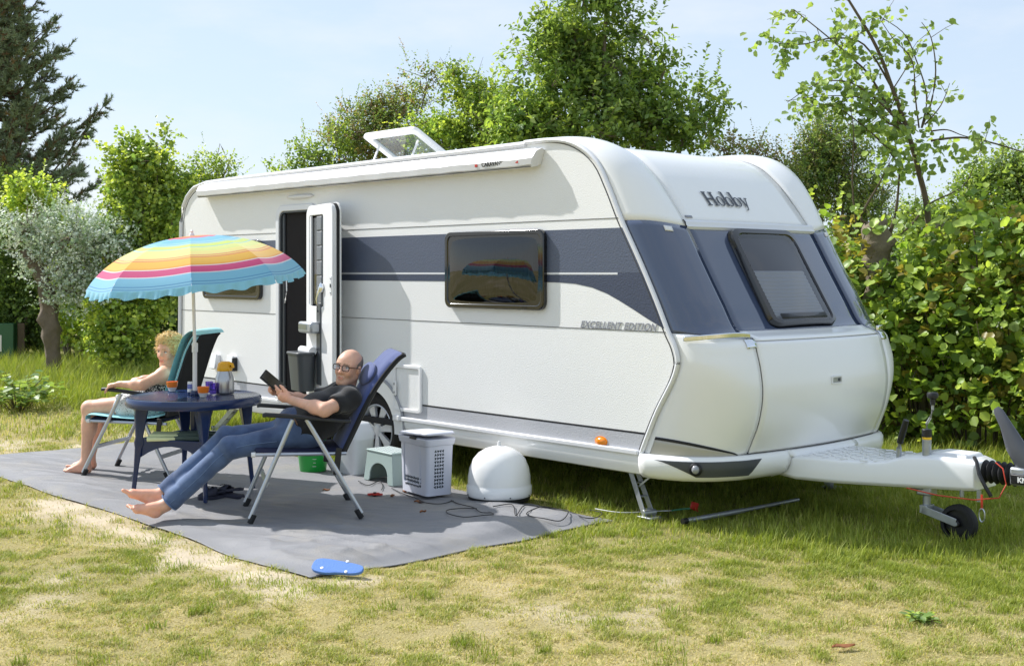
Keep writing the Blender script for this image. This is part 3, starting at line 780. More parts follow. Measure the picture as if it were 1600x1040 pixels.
# brand lettering on the front roof panel, drawn as serif letters
def letters_hobby():
    S_ = []                          # list of polygons in letter space
    def st(x, y0, y1, w=.11): S_.append([(x - w / 2, y0), (x + w / 2, y0), (x + w / 2, y1), (x - w / 2, y1)])
    def sf(x, y, w=.24, h=.045): S_.append([(x - w / 2, y - h / 2), (x + w / 2, y - h / 2), (x + w / 2, y + h / 2), (x - w / 2, y + h / 2)])
    def ringl(cx, cy, rx, ry, t=.075, a0=0, a1=360):
        n = 20
        for k in range(n):
            a, b_ = R(a0 + (a1 - a0) * k / n), R(a0 + (a1 - a0) * (k + 1) / n)
            ti = lambda q: (rx - t * (.45 + .55 * abs(math.cos(q))) * 1.25, ry - t * .6)
            S_.append([(cx + rx * math.cos(a), cy + ry * math.sin(a)), (cx + rx * math.cos(b_), cy + ry * math.sin(b_)), (cx + ti(b_)[0] * math.cos(b_), cy + ti(b_)[1] * math.sin(b_)), (cx + ti(a)[0] * math.cos(a), cy + ti(a)[1] * math.sin(a))])
    st(.12, 0, .72); st(.52, 0, .72); S_.append([(.12, .33), (.52, .33), (.52, .40), (.12, .40)])
    for x in (.12, .52): sf(x, .02); sf(x, .70)
    ringl(.88, .25, .21, .26)
    for ox in (1.22, 1.74):
        st(ox, 0, .76); sf(ox - .05, .75, .16); ringl(ox + .19, .25, .21, .26)
    def seg(x0, y0, x1, y1, w): S_.append([(x0 - w / 2, y0), (x0 + w / 2, y0), (x1 + w / 2, y1), (x1 - w / 2, y1)])
    seg(2.24, .48, 2.42, .04, .11); seg(2.60, .48, 2.36, -.14, .06); seg(2.36, -.14, 2.24, -.20, .09)
    sf(2.24, .48, .22); sf(2.60, .48, .18)
    return S_
b = B(); W_ = 2.72; lw = .50; sc_ = lw / W_
for i, poly in enumerate(letters_hobby()):
    def put(u, v, w):
        y = 1.005 + (u - W_ / 2) * sc_; s_ = 4.02 - (v - .28) * sc_ / .255
        return cap(s_, y, .002 + w + .00003 * i)
    b.prism([q for q in poly], .0, .002, put)
b.build('brand_lettering', m_logo, car, smooth=False, fix=False)
patch('maker_plate', 4.66, 4.74, .43, .50, m_greytext, off=.001, ns=2, ny=3, solid=.002)

# ---- bumper
BP = [(-.005, .468), (.030, .462), (.046, .435), (.046, .385), (.030, .335), (-.01, .302), (-.08, .29)]
def bump_pt(y, k, extra=0.0):
    o, z_ = BP[k] if isinstance(k, int) else tuple(BP[int(k)][i] + (BP[min(int(k) + 1, 6)][i] - BP[int(k)][i]) * (k - int(k)) for i in (0, 1))
    e = .01; y = max(y, 0.0)
    a, c_ = cap(15, max(y - e, 0)), cap(15, min(y + e, WID)); d = (c_ - a); n = Vector((d.y, -d.x, 0)).normalized()
    p = cap(15, y); yb = max(0, min(1, 1 - y / .25))
    return Vector((p.x, p.y, z_ - .012 * yb)) + n * (o + extra)
for sg in (0, 1):
    Y = (lambda y: y) if sg == 0 else (lambda y: WID - y)
    yl = ysamp(0, .40, 14) + [.5, .6, .7, .74]
    b = B(); rows = []
    for k in range(7):
        row = []
        for y in yl:
            yy = y - (.05 * (k - 3) / 3 if y == yl[-1] else 0)
            q = bump_pt(yy, k); row.append(Vector((q.x, Y(q.y), q.z)))
        rows.append(row)
    b.grid(rows); bu = b.build('bumper', m_gel, car, angle=50, solid=.01)
    if sg: continue
    yl2 = [.022 + .40 * k / 16 for k in range(17)]
    b = B(); rows = []
    for k in range(9):
        t = k / 8; row = []
        for j, y in enumerate(yl2):
            y0 = .010 + .09 * t; y1 = .47 - .11 * t
            yy = y0 + (y1 - y0) * (1 - math.cos(j / 16 * math.pi / 2))
            q = bump_pt(yy, 1.9 + 2.1 * t, .004); row.append(Vector((q.x, Y(q.y), q.z)))
        rows.append(row)
    b.grid(rows); rc = b.build('lamp_recess', m_dpl, bu, angle=60)
    q = bump_pt(.10, 2.9, .004); qn = bump_pt(.10, 2.9, .03) - q
    b = B(); c_ = Vector((q.x, Y(q.y), q.z)); nn = Vector((qn.x, qn.y if sg == 0 else -qn.y, 0)).normalized()
    b.lathe([(.043, -.01), (.043, .006), (.035, .012)], c_, 20, axis=nn, cap1=False); fl_ = b.build('fog_lamp', m_bpl, rc)
    b = B(); b.ell(c_ + nn * .006, (.026, .026, .030)); b.build('lens', M('lamp_glass', (150, 152, 156), rough=.1, coat=.8), fl_)
b = B(); rows = [[Vector((cap(15, y).x + o, y, z_)) for y in np.linspace(.735, WID - .735, 14)] for o, z_ in ((-.004, .468), (.03, .462), (.05, .44), (.05, .425), (.0, .42))]
b.grid(rows); b.build('bumper_bridge', m_gel, car, angle=50, solid=.01)

# ---- drawbar
db = bpy.data.objects.new('drawbar', None); link(db, car)
def dsec(x, z0, z1, y0, y1, r=.03):
    return [(x, y0 + .02, z0), (x, y0, z0 + .02), (x, y0, z1 - r), (x, y0 + r * .3, z1 - r * .3), (x, y0 + r, z1), (x, y1 - r, z1), (x, y1 - r * .3, z1 - r * .3), (x, y1, z1 - r), (x, y1, z0 + .02), (x, y1 - .02, z0)]
b = B(); b.rings([dsec(.52, .295, .418, .74, 1.56), dsec(.70, .272, .425, .75, 1.55), dsec(1.0, .276, .432, .80, 1.50), dsec(1.22, .285, .438, .85, 1.45), dsec(1.30, .288, .452, .87, 1.43, .04), dsec(1.40, .292, .492, .895, 1.405, .06), dsec(1.55, .298, .505, .93, 1.37, .06), dsec(1.77, .306, .498, .98, 1.32, .05), dsec(1.83, .312, .480, .995, 1.305, .04)])
b.build('drawbar_cover', m_gel, db, angle=38, bevel=.006)
b = B(); b.box((1.64, 1.15, .505), (.26, .24, .03), taper=.85); b.build('cover_recess', m_plast, db, bevel=.01)
b = B(); b.box((0, 0, 0), (.05, .014, .006)); tr0 = b.build('tread_lug', m_gel, db, bevel=.002); first = True
for i in range(9):
    for j in range(7):
        x = .66 + i * .072; y = .80 + j * .095 + (.045 if i % 2 else 0)
        if abs(y - 1.15) > .36 - .10 * (x - .7): continue
        o = tr0 if first else link(tr0.copy(), db); first = False
        o.location = (x, y, .427 + .017 * (x - .6) / .65); o.rotation_euler = (0, 0, R(45 if (i + j) % 2 else -45))
for y in (.93, 1.37):
    b = B(); b.bar((.3, y - .05 if y < 1.15 else y + .05, .34), (1.80, 1.08 if y < 1.15 else 1.22, .36), .05, .08); b.build('frame_beam', m_galv, db, smooth=False)
b = B(); b.tube([(1.34, .97, .45), (1.345, .965, .53), (1.355, .96, .58)], .017, n=10); hb = b.build('brake_lever', m_galv, db)
b = B(); b.tube([(1.352, .96, .565), (1.385, .955, .66), (1.405, .95, .715)], [.02, .021, .018], n=12); b.build('grip', m_bpl, hb)
# jockey wheel
jx, jy = 1.517, 1.0
jw = bpy.data.objects.new('jockey_wheel', None); link(jw, car); jw.location = (jx, jy, 0)
b = B(); b.cyl((0, 0, .165), (0, 0, .30), .024, n=18); b.cyl((0, 0, .48), (0, 0, .60), .028, n=18); b.build('tube', m_galv, jw, angle=50)
b = B(); b.cyl((0, 0, .60), (0, 0, .615), .029, n=18); b.build('yellow_ring', M('yellow_plastic', (235, 190, 40), rough=.4), jw)
b = B(); b.cyl((0, 0, .615), (0, 0, .665), .030, n=18); b.build('collar', m_bpl, jw, bevel=.004)
b = B(); b.tube([(0, 0, .66), (0, 0, .70), (.025, .0, .74), (.04, .0, .79), (.04, .0, .84)], .009, n=8); b.build('crank', m_galv, jw)
b = B(); b.tube([(.04, 0, .82), (.04, 0, .86)], .016, n=12); b.lathe([(.012, .855), (.033, .865), (.036, .885), (.03, .898), (.0, .90)], (.04, 0, 0), 18); b.build('crank_knob', m_bpl, jw)
b = B(); b.box((0, 0, .285), (.10, .09, .07)); b.box((-.04, .0, .30), (.08, .12, .03)); b.build('clamp', m_galv, jw, bevel=.01)
b = B(); b.cyl((0, 0, .14), (0, 0, .20), .021, n=14); b.bar((-.01, -.045, .165), (.215, -.045, .112), .006, .05); b.bar((-.01, .045, .165), (.215, .045, .112), .006, .05); b.box((0, 0, .165), (.05, .096, .05)); b.build('fork', m_galv, jw, bevel=.003)
whl = (.215, 0, .105)
b = B(); b.lathe([(.085, -.036), (.108, -.034), (.115, -.02), (.115, .02), (.108, .034), (.085, .036)], whl, 36, axis=(0, 1, 0), cap0=False, cap1=False); b.build('tyre', m_rubber, jw)
b = B(); b.lathe([(.022, -.044), (.022, .044)], whl, 16, axis=(0, 1, 0)); b.lathe([(.087, -.012), (.087, .012)], whl, 36, axis=(0, 1, 0))
for k in range(7):
    a = 2 * math.pi * k / 7; d = Vector((math.cos(a), 0, math.sin(a))); b.bar(Vector(whl) + d * .015, Vector(whl) + d * .088, .05, .018, up=(0, 1, 0))
b.build('hub', m_bpl, jw, bevel=.003)
b = B(); b.cyl((whl[0], -.052, whl[2]), (whl[0], .052, whl[2]), .013, n=12); b.build('axle', m_galv, jw)
# coupling
cp = bpy.data.objects.new('coupling', None); link(cp, car); cp.location = (-.07, 0, 0)
zc = .42; b = B(); pr = []
for k in range(11):
    pr.append((.072 if k % 2 == 0 else .05, 1.90 + k * .019))
b.lathe([(r_, x_ - 1.90) for r_, x_ in pr], (1.90, 1.15, zc), 24, axis=(1, 0, 0)); b.build('bellows', m_rubber, cp, angle=30)
b = B(); b.box((2.24, 1.15, zc + .01), (.26, .11, .085)); b.box((2.13, 1.15, zc), (.10, .14, .11)); b.build('hitch_body', m_galv, cp, bevel=.014)
b = B(); b.box((2.21, 1.072, zc - .012), (.22, .03, .055)); b.build('label_plate', m_bpl, cp, bevel=.004)
T = Matrix.Translation((2.215, 1.055, zc - .014)) @ Matrix.Rotation(R(90), 4, 'X')
text_mesh('label_print', 'KNOTT', .042, m_plast, cp, T, depth=.001, bold=.002)
b = B(); hpts = [(2.26, 1.15, .45), (2.17, 1.13, .50), (2.10, 1.12, .60), (2.045, 1.115, .72), (2.00, 1.11, .80), (1.985, 1.11, .822)]
b.tube(hpts, [.075, .075, .06, .038, .030, .018], n=14, flat=.55); b.build('grip_handle', M('anthracite_plastic', (82, 84, 92), rough=.45), cp)
b = B(); b.tube([(1.90, 1.0, .52), (1.93, .97, .50), (1.955, .95, .43), (2.0, .94, .36), (2.03, .95, .305)], .012, n=8); b.build('brake_cable', m_bpl, cp)
b = B(); b.tube([(1.55, .82, .31), (1.75, .83, .29), (1.95, .90, .28), (2.07, .97, .30), (2.10, 1.0, .38), (2.07, 1.02, .47), (2.02, 1.03, .50)], .004, n=6); b.build('breakaway_cable', M('red_cable', (190, 60, 35), rough=.5), cp)
b = B(); b.tube([(1.975, .945, .31), (1.975, .945, .22)], .008, n=6, flat=.4); b.build('red_strap', MATS['red_cable'], cp)
b = B(); cc = [(1.975 + .018 * math.cos(t), .945, .185 + .04 * math.sin(t)) for t in np.linspace(0, 2 * math.pi, 17)]; b.tube(cc, .0045, n=6); b.build('snap_hook', m_alu, cp)
b = B(); b.cyl((1.82, 1.0, .27), (1.82, 1.0, .32), .014, n=8); b.build('bolt', m_galv, cp)
b = B(); b.box((1.92, 1.02, .285), (.02, .02, .07)); b.build('bracket', m_galv, cp)

# ---- wheel and arch
wh = bpy.data.objects.new('wheel', None); link(wh, car); wh.location = (WC[0], .13, .315)
b = B(); b.lathe([(.215, -.085), (.25, -.095), (.295, -.09), (.312, -.06), (.315, 0), (.312, .06), (.295, .09), (.25, .095), (.215, .085)], (0, 0, 0), 56, axis=(0, -1, 0), cap0=False, cap1=False); b.build('tyre', m_tyre, wh, angle=60)
b = B(); b.lathe([(.218, .07), (.222, .085), (.21, .09), (.195, .065), (.19, -.08)], (0, 0, 0), 48, axis=(0, -1, 0), cap0=False, cap1=False)
b.lathe([(.065, .05), (.06, .075), (.045, .082), (.002, .083)], (0, 0, 0), 24, axis=(0, -1, 0))
for k in range(7):
    a = 2 * math.pi * k / 7 + .2; d = Vector((math.cos(a), 0, math.sin(a))); t_ = Vector((-math.sin(a), 0, math.cos(a)))
    P0, P1 = d * .05 + Vector((0, -.07, 0)), d * .205 + Vector((0, -.066, 0))
    b.rings([[P + t_ * i * w_ + Vector((0, j * .012, 0)) for i, j in ((-1, 1), (-1, -1), (1, -1), (1, 1))] for P, w_ in ((P0, .018), (P1, .042))])
b.build('rim', M('silver_wheel_cover', (205, 208, 214), rough=.35, metal=.3), wh, angle=40)
b = B(); b.lathe([(.19, .0), (.0, .0)], (0, .0, 0), 32, axis=(0, -1, 0)); b.build('brake_backing', m_under, wh)
def arc(r, a0=-2, a1=182, n=30): return [(WC[0] + r * math.cos(R(a0 + (a1 - a0) * k / n)), WC[1] + r * math.sin(R(a0 + (a1 - a0) * k / n))) for k in range(n + 1)]
b = B(); A_, Bq = arc(.45), arc(.335)
b.rings([[(A_[k][0], -.016, A_[k][1]), (Bq[k][0], -.022, Bq[k][1]), (Bq[k][0], .04, Bq[k][1]), (A_[k][0], .0, A_[k][1])] for k in range(31)]); b.build('wheel_arch', m_gel, car, angle=50)
b = B(); b.tube([(x, -.012, z) for x, z in arc(.455)], .012, n=8); b.build('arch_trim', M('grey_trim', (150, 152, 158), rough=.45), car)
b = B(); b.rings([[(x, y, z) for x, z in arc(.40)] for y in (.03, .36)], False, False, closed=False); b.box((WC[0], .37, .5), (.8, .01, .55)); b.build('wheel_well', m_under, car, smooth=False)

# ---- corner steadies
def steady(fx_, fy_, tx, ty, tz=.36):
    f, t = Vector((fx_, fy_, .015)), Vector((tx, ty, tz)); e = empty('corner_steady'); e.parent = car
    d = (t - f).normalized(); s_ = Vector((d.y, -d.x, 0)).normalized() if abs(d.x) + abs(d.y) > .01 else Vector((1, 0, 0))
    b = B()
    for k in (-1, 1): b.bar(f + s_ * k * .034, t + s_ * k * .026, .006, .05, up=d.cross(s_))
    for q in (.15, .38, .62, .85): b.bar(f.lerp(t, q) - s_ * .034, f.lerp(t, q) + s_ * .034, .045, .006)
    b.build('leg', m_galv, e, smooth=False, bevel=.002)
    b = B(); b.box(f + Vector((0, 0, .004)), (.12, .11, .014)); b.cyl(f + s_ * -.05 + Vector((0, 0, .035)), f + s_ * .05 + Vector((0, 0, .035)), .02, n=12); b.build('foot_plate', m_galv, e, bevel=.004)
    m_ = f.lerp(t, .55); b = B(); b.bar(m_, Vector((tx + (fx_ - tx) * 1.2, ty + .04, tz)), .02, .012); b.build('strut', m_galv, e, smooth=False)
steady(.03, .06, -.19, .12); steady(.22, 1.95, .05, 1.85); steady(-5.96, .17, -5.52, .22); steady(-6.0, 2.1, -5.55, 2.05)

# ---- roof hatch standing open
rh = bpy.data.objects.new('roof_hatch', None); link(rh, car)
HX0, HX1 = -4.36, -3.52; hn, hf = Vector((0, .86, 2.985)), Vector((0, 1.36, 2.70))
def hp(u, v, w=0):
    d = (hn - hf); n_ = Vector((0, -d.z, d.y)).normalized()
    if n_.z < 0: n_ = -n_
    q = hf + d * v + n_ * w; return Vector((HX0 + (HX1 - HX0) * u, q.y, q.z))
b = B(); ring_poly(b, rrect(1, 1, .08, 4, .5, .5), rrect(.80, .74, .05, 4, .5, .5), -.005, .035, lambda u, v, w: hp(u, v, w)); b.build('lid_frame', m_plast, rh, bevel=.01, angle=50)
b = B(); b.grid([[hp(.1 + .8 * i / 8, .13 + .74 * j / 8, .018 + .02 * math.sin(math.pi * i / 8) * math.sin(math.pi * j / 8)) for j in range(9)] for i in range(9)]); b.build('dome_pane', m_clear, rh, fix=False)
b = B(); b.box(((HX0 + HX1) / 2, 1.12, 2.665), (HX1 - HX0 + .04, .56, .06)); b.build('base_frame', m_plast, rh, bevel=.015)
for u in (.14, .86):
    b = B(); b.bar((HX0 + (HX1 - HX0) * u, .90, 2.69), hp(u, .72, -.01), .02, .012); b.build('stay', m_plast, rh, smooth=False)
# ================================================================== folding chairs
m_navy = M('navy_padded_fabric', (56, 72, 124), rough=.85, sheen=.3, var=.12, vscale=8, bump=.25, bscale=22)
m_navyd = M('dark_navy_fabric', (26, 31, 62), rough=.85, bump=.2, bscale=60)
m_blackf = M('black_fabric', (20, 21, 24), rough=.85, bump=.2, bscale=90)
m_turq = M('turquoise_towel', (150, 224, 232), rough=.95, sheen=.4, var=.1, vscale=10, bump=.5, bscale=150)
def curve_pts(P, n=6):
    out = []
    for i in range((len(P) - 1) * n + 1): out.append(crom(P, i / n))
    return out
def pad(name, prof, y0, y1, th, mat, parent, quilts=0, edge=None):
    """upholstered strip following a side profile (x,z), th thick, rounded at the sides"""
    P = curve_pts(prof, 8); b = B(); top, bot = [], []
    ny = 13
    for i, (x, z_) in enumerate(P):
        a = P[max(i - 1, 0)]; c_ = P[min(i + 1, len(P) - 1)]; d = Vector((c_[0] - a[0], 0, c_[1] - a[1])).normalized(); n_ = Vector((-d.z, 0, d.x))
        if n_.z < 0 and abs(n_.z) > .3: n_ = -n_
        if n_.x < 0 and abs(n_.z) <= .3: n_ = -n_
        rt, rb = [], []
        for j in range(ny):
            t = j / (ny - 1); y = y0 + (y1 - y0) * t; e = math.sin(math.pi * t) ** .25 if 0 < t < 1 else 0
            endt = math.sin(math.pi * min(1, max(0, (i + .6) / (len(P) + .2)))) ** .3
            q = (1 + .15 * math.sin(2 * math.pi * quilts * i / len(P))) if quilts else 1
            rt.append(Vector((x, y, z_)) + n_ * th * (.15 + .85 * e * endt) * q); rb.append(Vector((x, y, z_)))
        top.append(rt); bot.append(rb)
    b.grid(top); b.grid(bot)
    for j in (0, ny - 1): b.grid([[top[i][j], bot[i][j]] for i in range(len(P))])
    for i in (0, len(P) - 1): b.grid([top[i], bot[i]])
    return b.build(name, mat, parent, angle=60)
def folding_chair(loc, rz, backprof, seatprof, hw, foot_f, foot_r, apex, arm, m_pad, label, towel=None, pillow=True, group=None):
    c = empty('folding_chair', (loc[0], loc[1], loc[2] if len(loc) > 2 else .012), rz)
    tag(c, label, 'chair', group)
    for sd in (1, -1):
        y = hw * sd
        b = B(); b.tube([(foot_f, y, .03), (apex[0] + .05, y, apex[1])], .0155, n=10, flat=.75); b.build('leg', m_alu, c)
        b = B(); b.tube([(foot_r, y, .03), (apex[0] - .04, y, apex[1])], .0155, n=10, flat=.75); b.build('leg', m_alu, c)
        for fx_ in (foot_f, foot_r):
            dx_ = (apex[0] - fx_) * .10; b = B(); b.tube([(fx_ - dx_ * .02, y, .0), (fx_ + dx_ * .8, y, .055)], .020, n=10); b.build('rubber_foot', m_rubber, c)
        b = B(); ax0, ax1, az0, az1 = arm
        b.rings([[(x, y + w * .026 * wd, z_ + h * .013) for w, h in ((-1, -1), (1, -1), (1.0, .4), (.7, 1), (-.7, 1), (-1.0, .4))] for x, z_, wd in ((ax0, az0, .7), (ax0 - .02, az0 + .004, 1.0), ((ax0 * .6 + ax1 * .4), az0 * .6 + az1 * .4 + .006, 1.0), (ax1 + .05, az1 + .002, .8), (ax1, az1, .6))]); b.build('armrest', m_bpl, c, bevel=.004)
        # links between seat, back and legs
        sx0, sz0 = seatprof[0]; sx1, sz1 = seatprof[-1]
        b = B(); b.tube([(sx0, y * .9, sz0 - .012), (sx1 - .03, y * .9, sz1 - .012)], .0125, n=8); b.build('seat_rail', m_alu, c)
        b = B(); bpp = curve_pts(backprof, 4); b.tube([(x - .012, y * .86, z_) for x, z_ in bpp], .0125, n=8); b.build('back_rail', m_bpl if towel is None else m_bpl, c)
        b = B(); b.bar((sx1 + .02, y * .97, sz1 + .03), (sx1 - .02 + .06, y * .97, sz1 - .15), .012, .04); b.build('pivot_bracket', m_bpl, c, bevel=.004)
        b = B(); b.cyl((sx0 + .004, y * .9, sz0 - .012), (sx0 + .03, y * .9, sz0 - .012), .017, n=10); b.build('end_cap', m_plast, c)
    for fx_, q in ((foot_f, .34), (foot_r, .22)):
        x = fx_ + (apex[0] - fx_) * q; z_ = .03 + (apex[1] - .03) * q
        b = B(); b.bar((x, -hw, z_), (x, hw, z_), .012, .034, up=(apex[0] - fx_, 0, apex[1])); b.build('cross_bar', m_alu, c, smooth=False, bevel=.002)
    x0_, z0_ = seatprof[0]; b = B(); b.cyl((x0_, -hw * .9, z0_ - .012), (x0_, hw * .9, z0_ - .012), .0125, n=10); b.build('cross_bar', m_alu, c)
    pad('seat', seatprof, -hw * .88, hw * .88, .038, m_navyd, c)
    bk = pad('backrest', backprof, -hw * .85, hw * .85, .045, m_pad, c, quilts=0)
    P = curve_pts(backprof, 6)
    b = B()
    for y in (-hw * .86, hw * .86): b.tube([(x, y, z_) for x, z_ in P], .013, n=8)
    b.tube([(P[-1][0], -hw * .86, P[-1][1]), (P[-1][0], hw * .86, P[-1][1])], .015, n=8); b.build('piping', m_blackf, bk)
    pb = pad('back_cover', [(x - .016, z_ - .004) for x, z_ in backprof], -hw * .84, hw * .84, .006, m_blackf, c)
    if pillow:
        b = B(); x, z_ = crom(backprof, len(backprof) - 3.0); b.ell((x + .055, 0, z_ + .02), (.036, hw * .74, .085), Matrix.Rotation(R(-28), 3, 'Y'), 24, 14); b.build('neck_pillow', m_pad, c)
    return c

def rest(x, y): return sheet_zw(x, y)
MC, MA = (-1.432, 8.30), R(195.2)
man_chair = folding_chair((MC[0], MC[1], .020), MA, [(-.245, .435), (-.345, .64), (-.42, .79), (-.50, .915), (-.60, 1.035), (-.655, 1.075)], [(.325, .452), (.1, .425), (-.1, .418), (-.235, .44)], .30, .365, -.362, (.04, .665), (.285, -.29, .70, .645), m_navy,
    'blue padded reclining camping chair with aluminium legs, holding the man in black')
WCx, WA = (-3.02, 9.95), R(169)
woman_chair = folding_chair((WCx[0], WCx[1], .018), WA, [(-.32, .49), (-.37, .66), (-.42, .82), (-.47, .97), (-.525, 1.10), (-.555, 1.135)], [(.33, .455), (.1, .43), (-.1, .425), (-.30, .445)], .265, .38, -.36, (.0, .665), (.215, -.24, .70, .66), m_turq,
    'dark camping chair covered by a turquoise towel, holding the bare shouldered woman', towel=True, pillow=False)
# towel on her chair: its own thing lying over the back and the seat
tw = empty('towel', woman_chair.location, WA); tag(tw, 'turquoise towel draped over the dark camping chair behind the table', 'towel')
pad('towel_back', [(-.268, .52), (-.315, .67), (-.365, .83), (-.415, .98), (-.475, 1.12), (-.55, 1.172), (-.595, 1.14)], -.255, .255, .012, m_turq, tw)
pad('towel_fold', [(-.36, .60), (-.40, .72), (-.45, .87), (-.50, 1.01), (-.56, 1.12), (-.60, 1.145)], .145, .268, .012, m_turq, tw)
pad('towel_seat', [(.365, .44), (.34, .492), (.1, .474), (-.1, .468), (-.27, .49)], -.25, .25, .012, m_turq, tw)

# ================================================================== round table
m_tbl = M('navy_garden_plastic', (26, 45, 86), rough=.22, spec=.55, var=.08, vscale=3, dirt=.10, dcol=(90, 98, 130), dscale=5, bump=.03, bscale=14)
TC = Vector((-2.36, 9.03, 0)); TZ = .725
tb = empty('garden_table', (TC.x, TC.y, .016), R(53)); tag(tb, 'round navy plastic garden table with lower shelf under the striped parasol', 'table')
b = B(); b.lathe([(.03, TZ - .022), (.44, TZ - .022), (.455, TZ - .03), (.462, TZ - .062), (.485, TZ - .066), (.492, TZ - .05), (.490, TZ - .018), (.478, TZ - .002), (.46, TZ + .002), (.44, TZ - .004), (.2, TZ - .002), (.03, TZ - .002)], (0, 0, 0), 72, cap0=False, cap1=False); b.build('table_top', m_tbl, tb, angle=35)
for k in range(4):
    a = R(45 + 90 * k + 17); d = Vector((math.cos(a), math.sin(a), 0)); t_ = Vector((-math.sin(a), math.cos(a), 0))
    b = B(); rs = []
    for z_, r_, w, h in ((0, .44, .036, .03), (.22, .415, .040, .034), (.36, .40, .062, .05), (.40, .395, .085, .07), (.44, .395, .07, .05), (.60, .385, .12, .085), (TZ - .02, .375, .19, .10)):
        c_ = d * r_ + Vector((0, 0, z_)); rs.append([c_ + t_ * w * .5 * i + d * h * .5 * j for i, j in ((-1, -1), (-.6, 1), (.6, 1), (1, -1))])
    b.rings(rs); b.build('leg', m_tbl, tb, bevel=.008)
    a2 = a + R(90); d2 = Vector((math.cos(a2), math.sin(a2), 0))
    b = B(); rs = []
    for q in np.linspace(0, 1, 9):
        c_ = (d * .385).lerp(d2 * .385, q); c_.z = .40 + .0; dn = .05 + .09 * abs(q - .5) ** 2 * 4
        n_ = (d + d2).normalized(); rs.append([c_ + n_ * .014 + Vector((0, 0, .028)), c_ - n_ * .014 + Vector((0, 0, .028)), c_ - n_ * .010 - Vector((0, 0, dn - .03)), c_ + n_ * .010 - Vector((0, 0, dn - .03))])
    b.rings(rs); b.build('apron', m_tbl, tb, bevel=.004)
b = B(); b.prism([(.39 * math.cos(R(62 + 90 * k)), .39 * math.sin(R(62 + 90 * k))) for k in range(4)], .408, .420, lambda u, v, w: (u, v, w)); b.build('shelf', m_tbl, tb, bevel=.004)
b = B(); b.lathe([(.030, .42), (.028, TZ - .02)], (0, 0, 0), 18); b.build('pole_sleeve', m_tbl, tb)
TT0 = TZ + .016 - .001
def on_table(px, py):
    """photo pixel -> point on the table top"""
    zt = TT0; d = Vector(((px - 800) / FPX, 1, (426 - py) / FPX)); t = (zt - CAM_H) / d.z; return Vector((d.x * t, d.y * t, zt + .003))

m_orange = M('orange_glaze', (238, 128, 30), rough=.3, coat=.4); m_white = M('white_glaze', (232, 232, 230), rough=.3, coat=.4)
def cup(p, label):
    e = empty('cup', p); tag(e, label, 'cup')
    b = B(); b.lathe([(.024, 0), (.024, .006), (.028, .010), (.036, .028)], n=28, cap1=False); b.build('base', m_white, e)
    b = B(); b.lathe([(.036, .028), (.041, .045), (.044, .072), (.0415, .073), (.038, .046), (.02, .03), (.003, .028)], n=28, cap0=False, cap1=False); b.build('bowl', m_orange, e)
cup(on_table(269, 611), 'orange and white cup standing alone at the table rim by the woman')
cup(on_table(317.5, 620), 'orange and white cup in front of the purple glass')
e = empty('pill_bottle', on_table(297, 617)); tag(e, 'slim white bottle with a blue base beside the parasol pole', 'bottle')
b = B(); b.lathe([(.018, .022), (.019, .09), (.017, .098), (.003, .099)], n=22, cap0=False); b.build('body', m_white, e)
b = B(); b.lathe([(.019, 0), (.020, .022), (.003, .023)], n=22); b.build('cap', m_tbl, e)
b = B(); b.rings([[(.0195 * math.cos(t), .0195 * math.sin(t), z_) for t in np.linspace(R(200), R(340), 14)] for z_ in (.045, .08)], False, False, closed=False); b.build('print', M('lilac_label', (120, 130, 190)), e)
m_purple = M_glass('purple_glass', (206, 190, 240), alpha=.4)
for px_, py_, lb in ((327, 614, 'purple glass nearer the pole'), (333, 616.5, 'purple glass touching the steel jug')):
    e = empty('drinking_glass', on_table(px_, py_)); tag(e, lb, 'glass')
    b = B(); b.lathe([(.003, .004), (.024, .004), (.030, .085), (.028, .085), (.022, .010), (.003, .009)], n=24, cap0=False, cap1=False); b.build('tumbler', m_purple, e)
    b = B(); b.lathe([(.023, .005), (.0245, .03)], n=24, cap0=False, cap1=False); b.build('tint_band', M('violet_plastic', (168, 146, 222), rough=.2), e)
e = empty('vacuum_jug', on_table(351, 615)); tag(e, 'brushed steel vacuum jug with a yellow lid on the table', 'jug')
b = B(); b.lathe([(.066, 0), (.070, .004), (.071, .012), (.071, .09), (.066, .125), (.052, .16), (.050, .172)], n=40); b.build('body', M('brushed_steel', (178, 178, 178), rough=.28, metal=1, var=.05, vscale=60), e, angle=50)
m_yel = M('yellow_lid_plastic', (236, 176, 24), rough=.35)
b = B(); b.lathe([(.055, .170), (.057, .178), (.055, .20), (.048, .228), (.030, .240), (.003, .242)], n=36, cap0=False); ld = b.build('lid', m_yel, e)
b = B(); b.tube([(.03, -.01, .225), (.06, -.02, .215), (.072, -.024, .195)], [.018, .016, .010], n=10); b.build('spout', m_yel, ld)
b = B(); b.cyl((.050, -.028, .212), (.056, -.032, .212), .006, n=10); b.build('button', m_bpl, ld)
b = B(); b.tube([(-.02, .05, .19), (-.04, .10, .17), (-.042, .105, .10), (-.03, .07, .04)], .010, n=8); b.build('handle', m_yel, e)
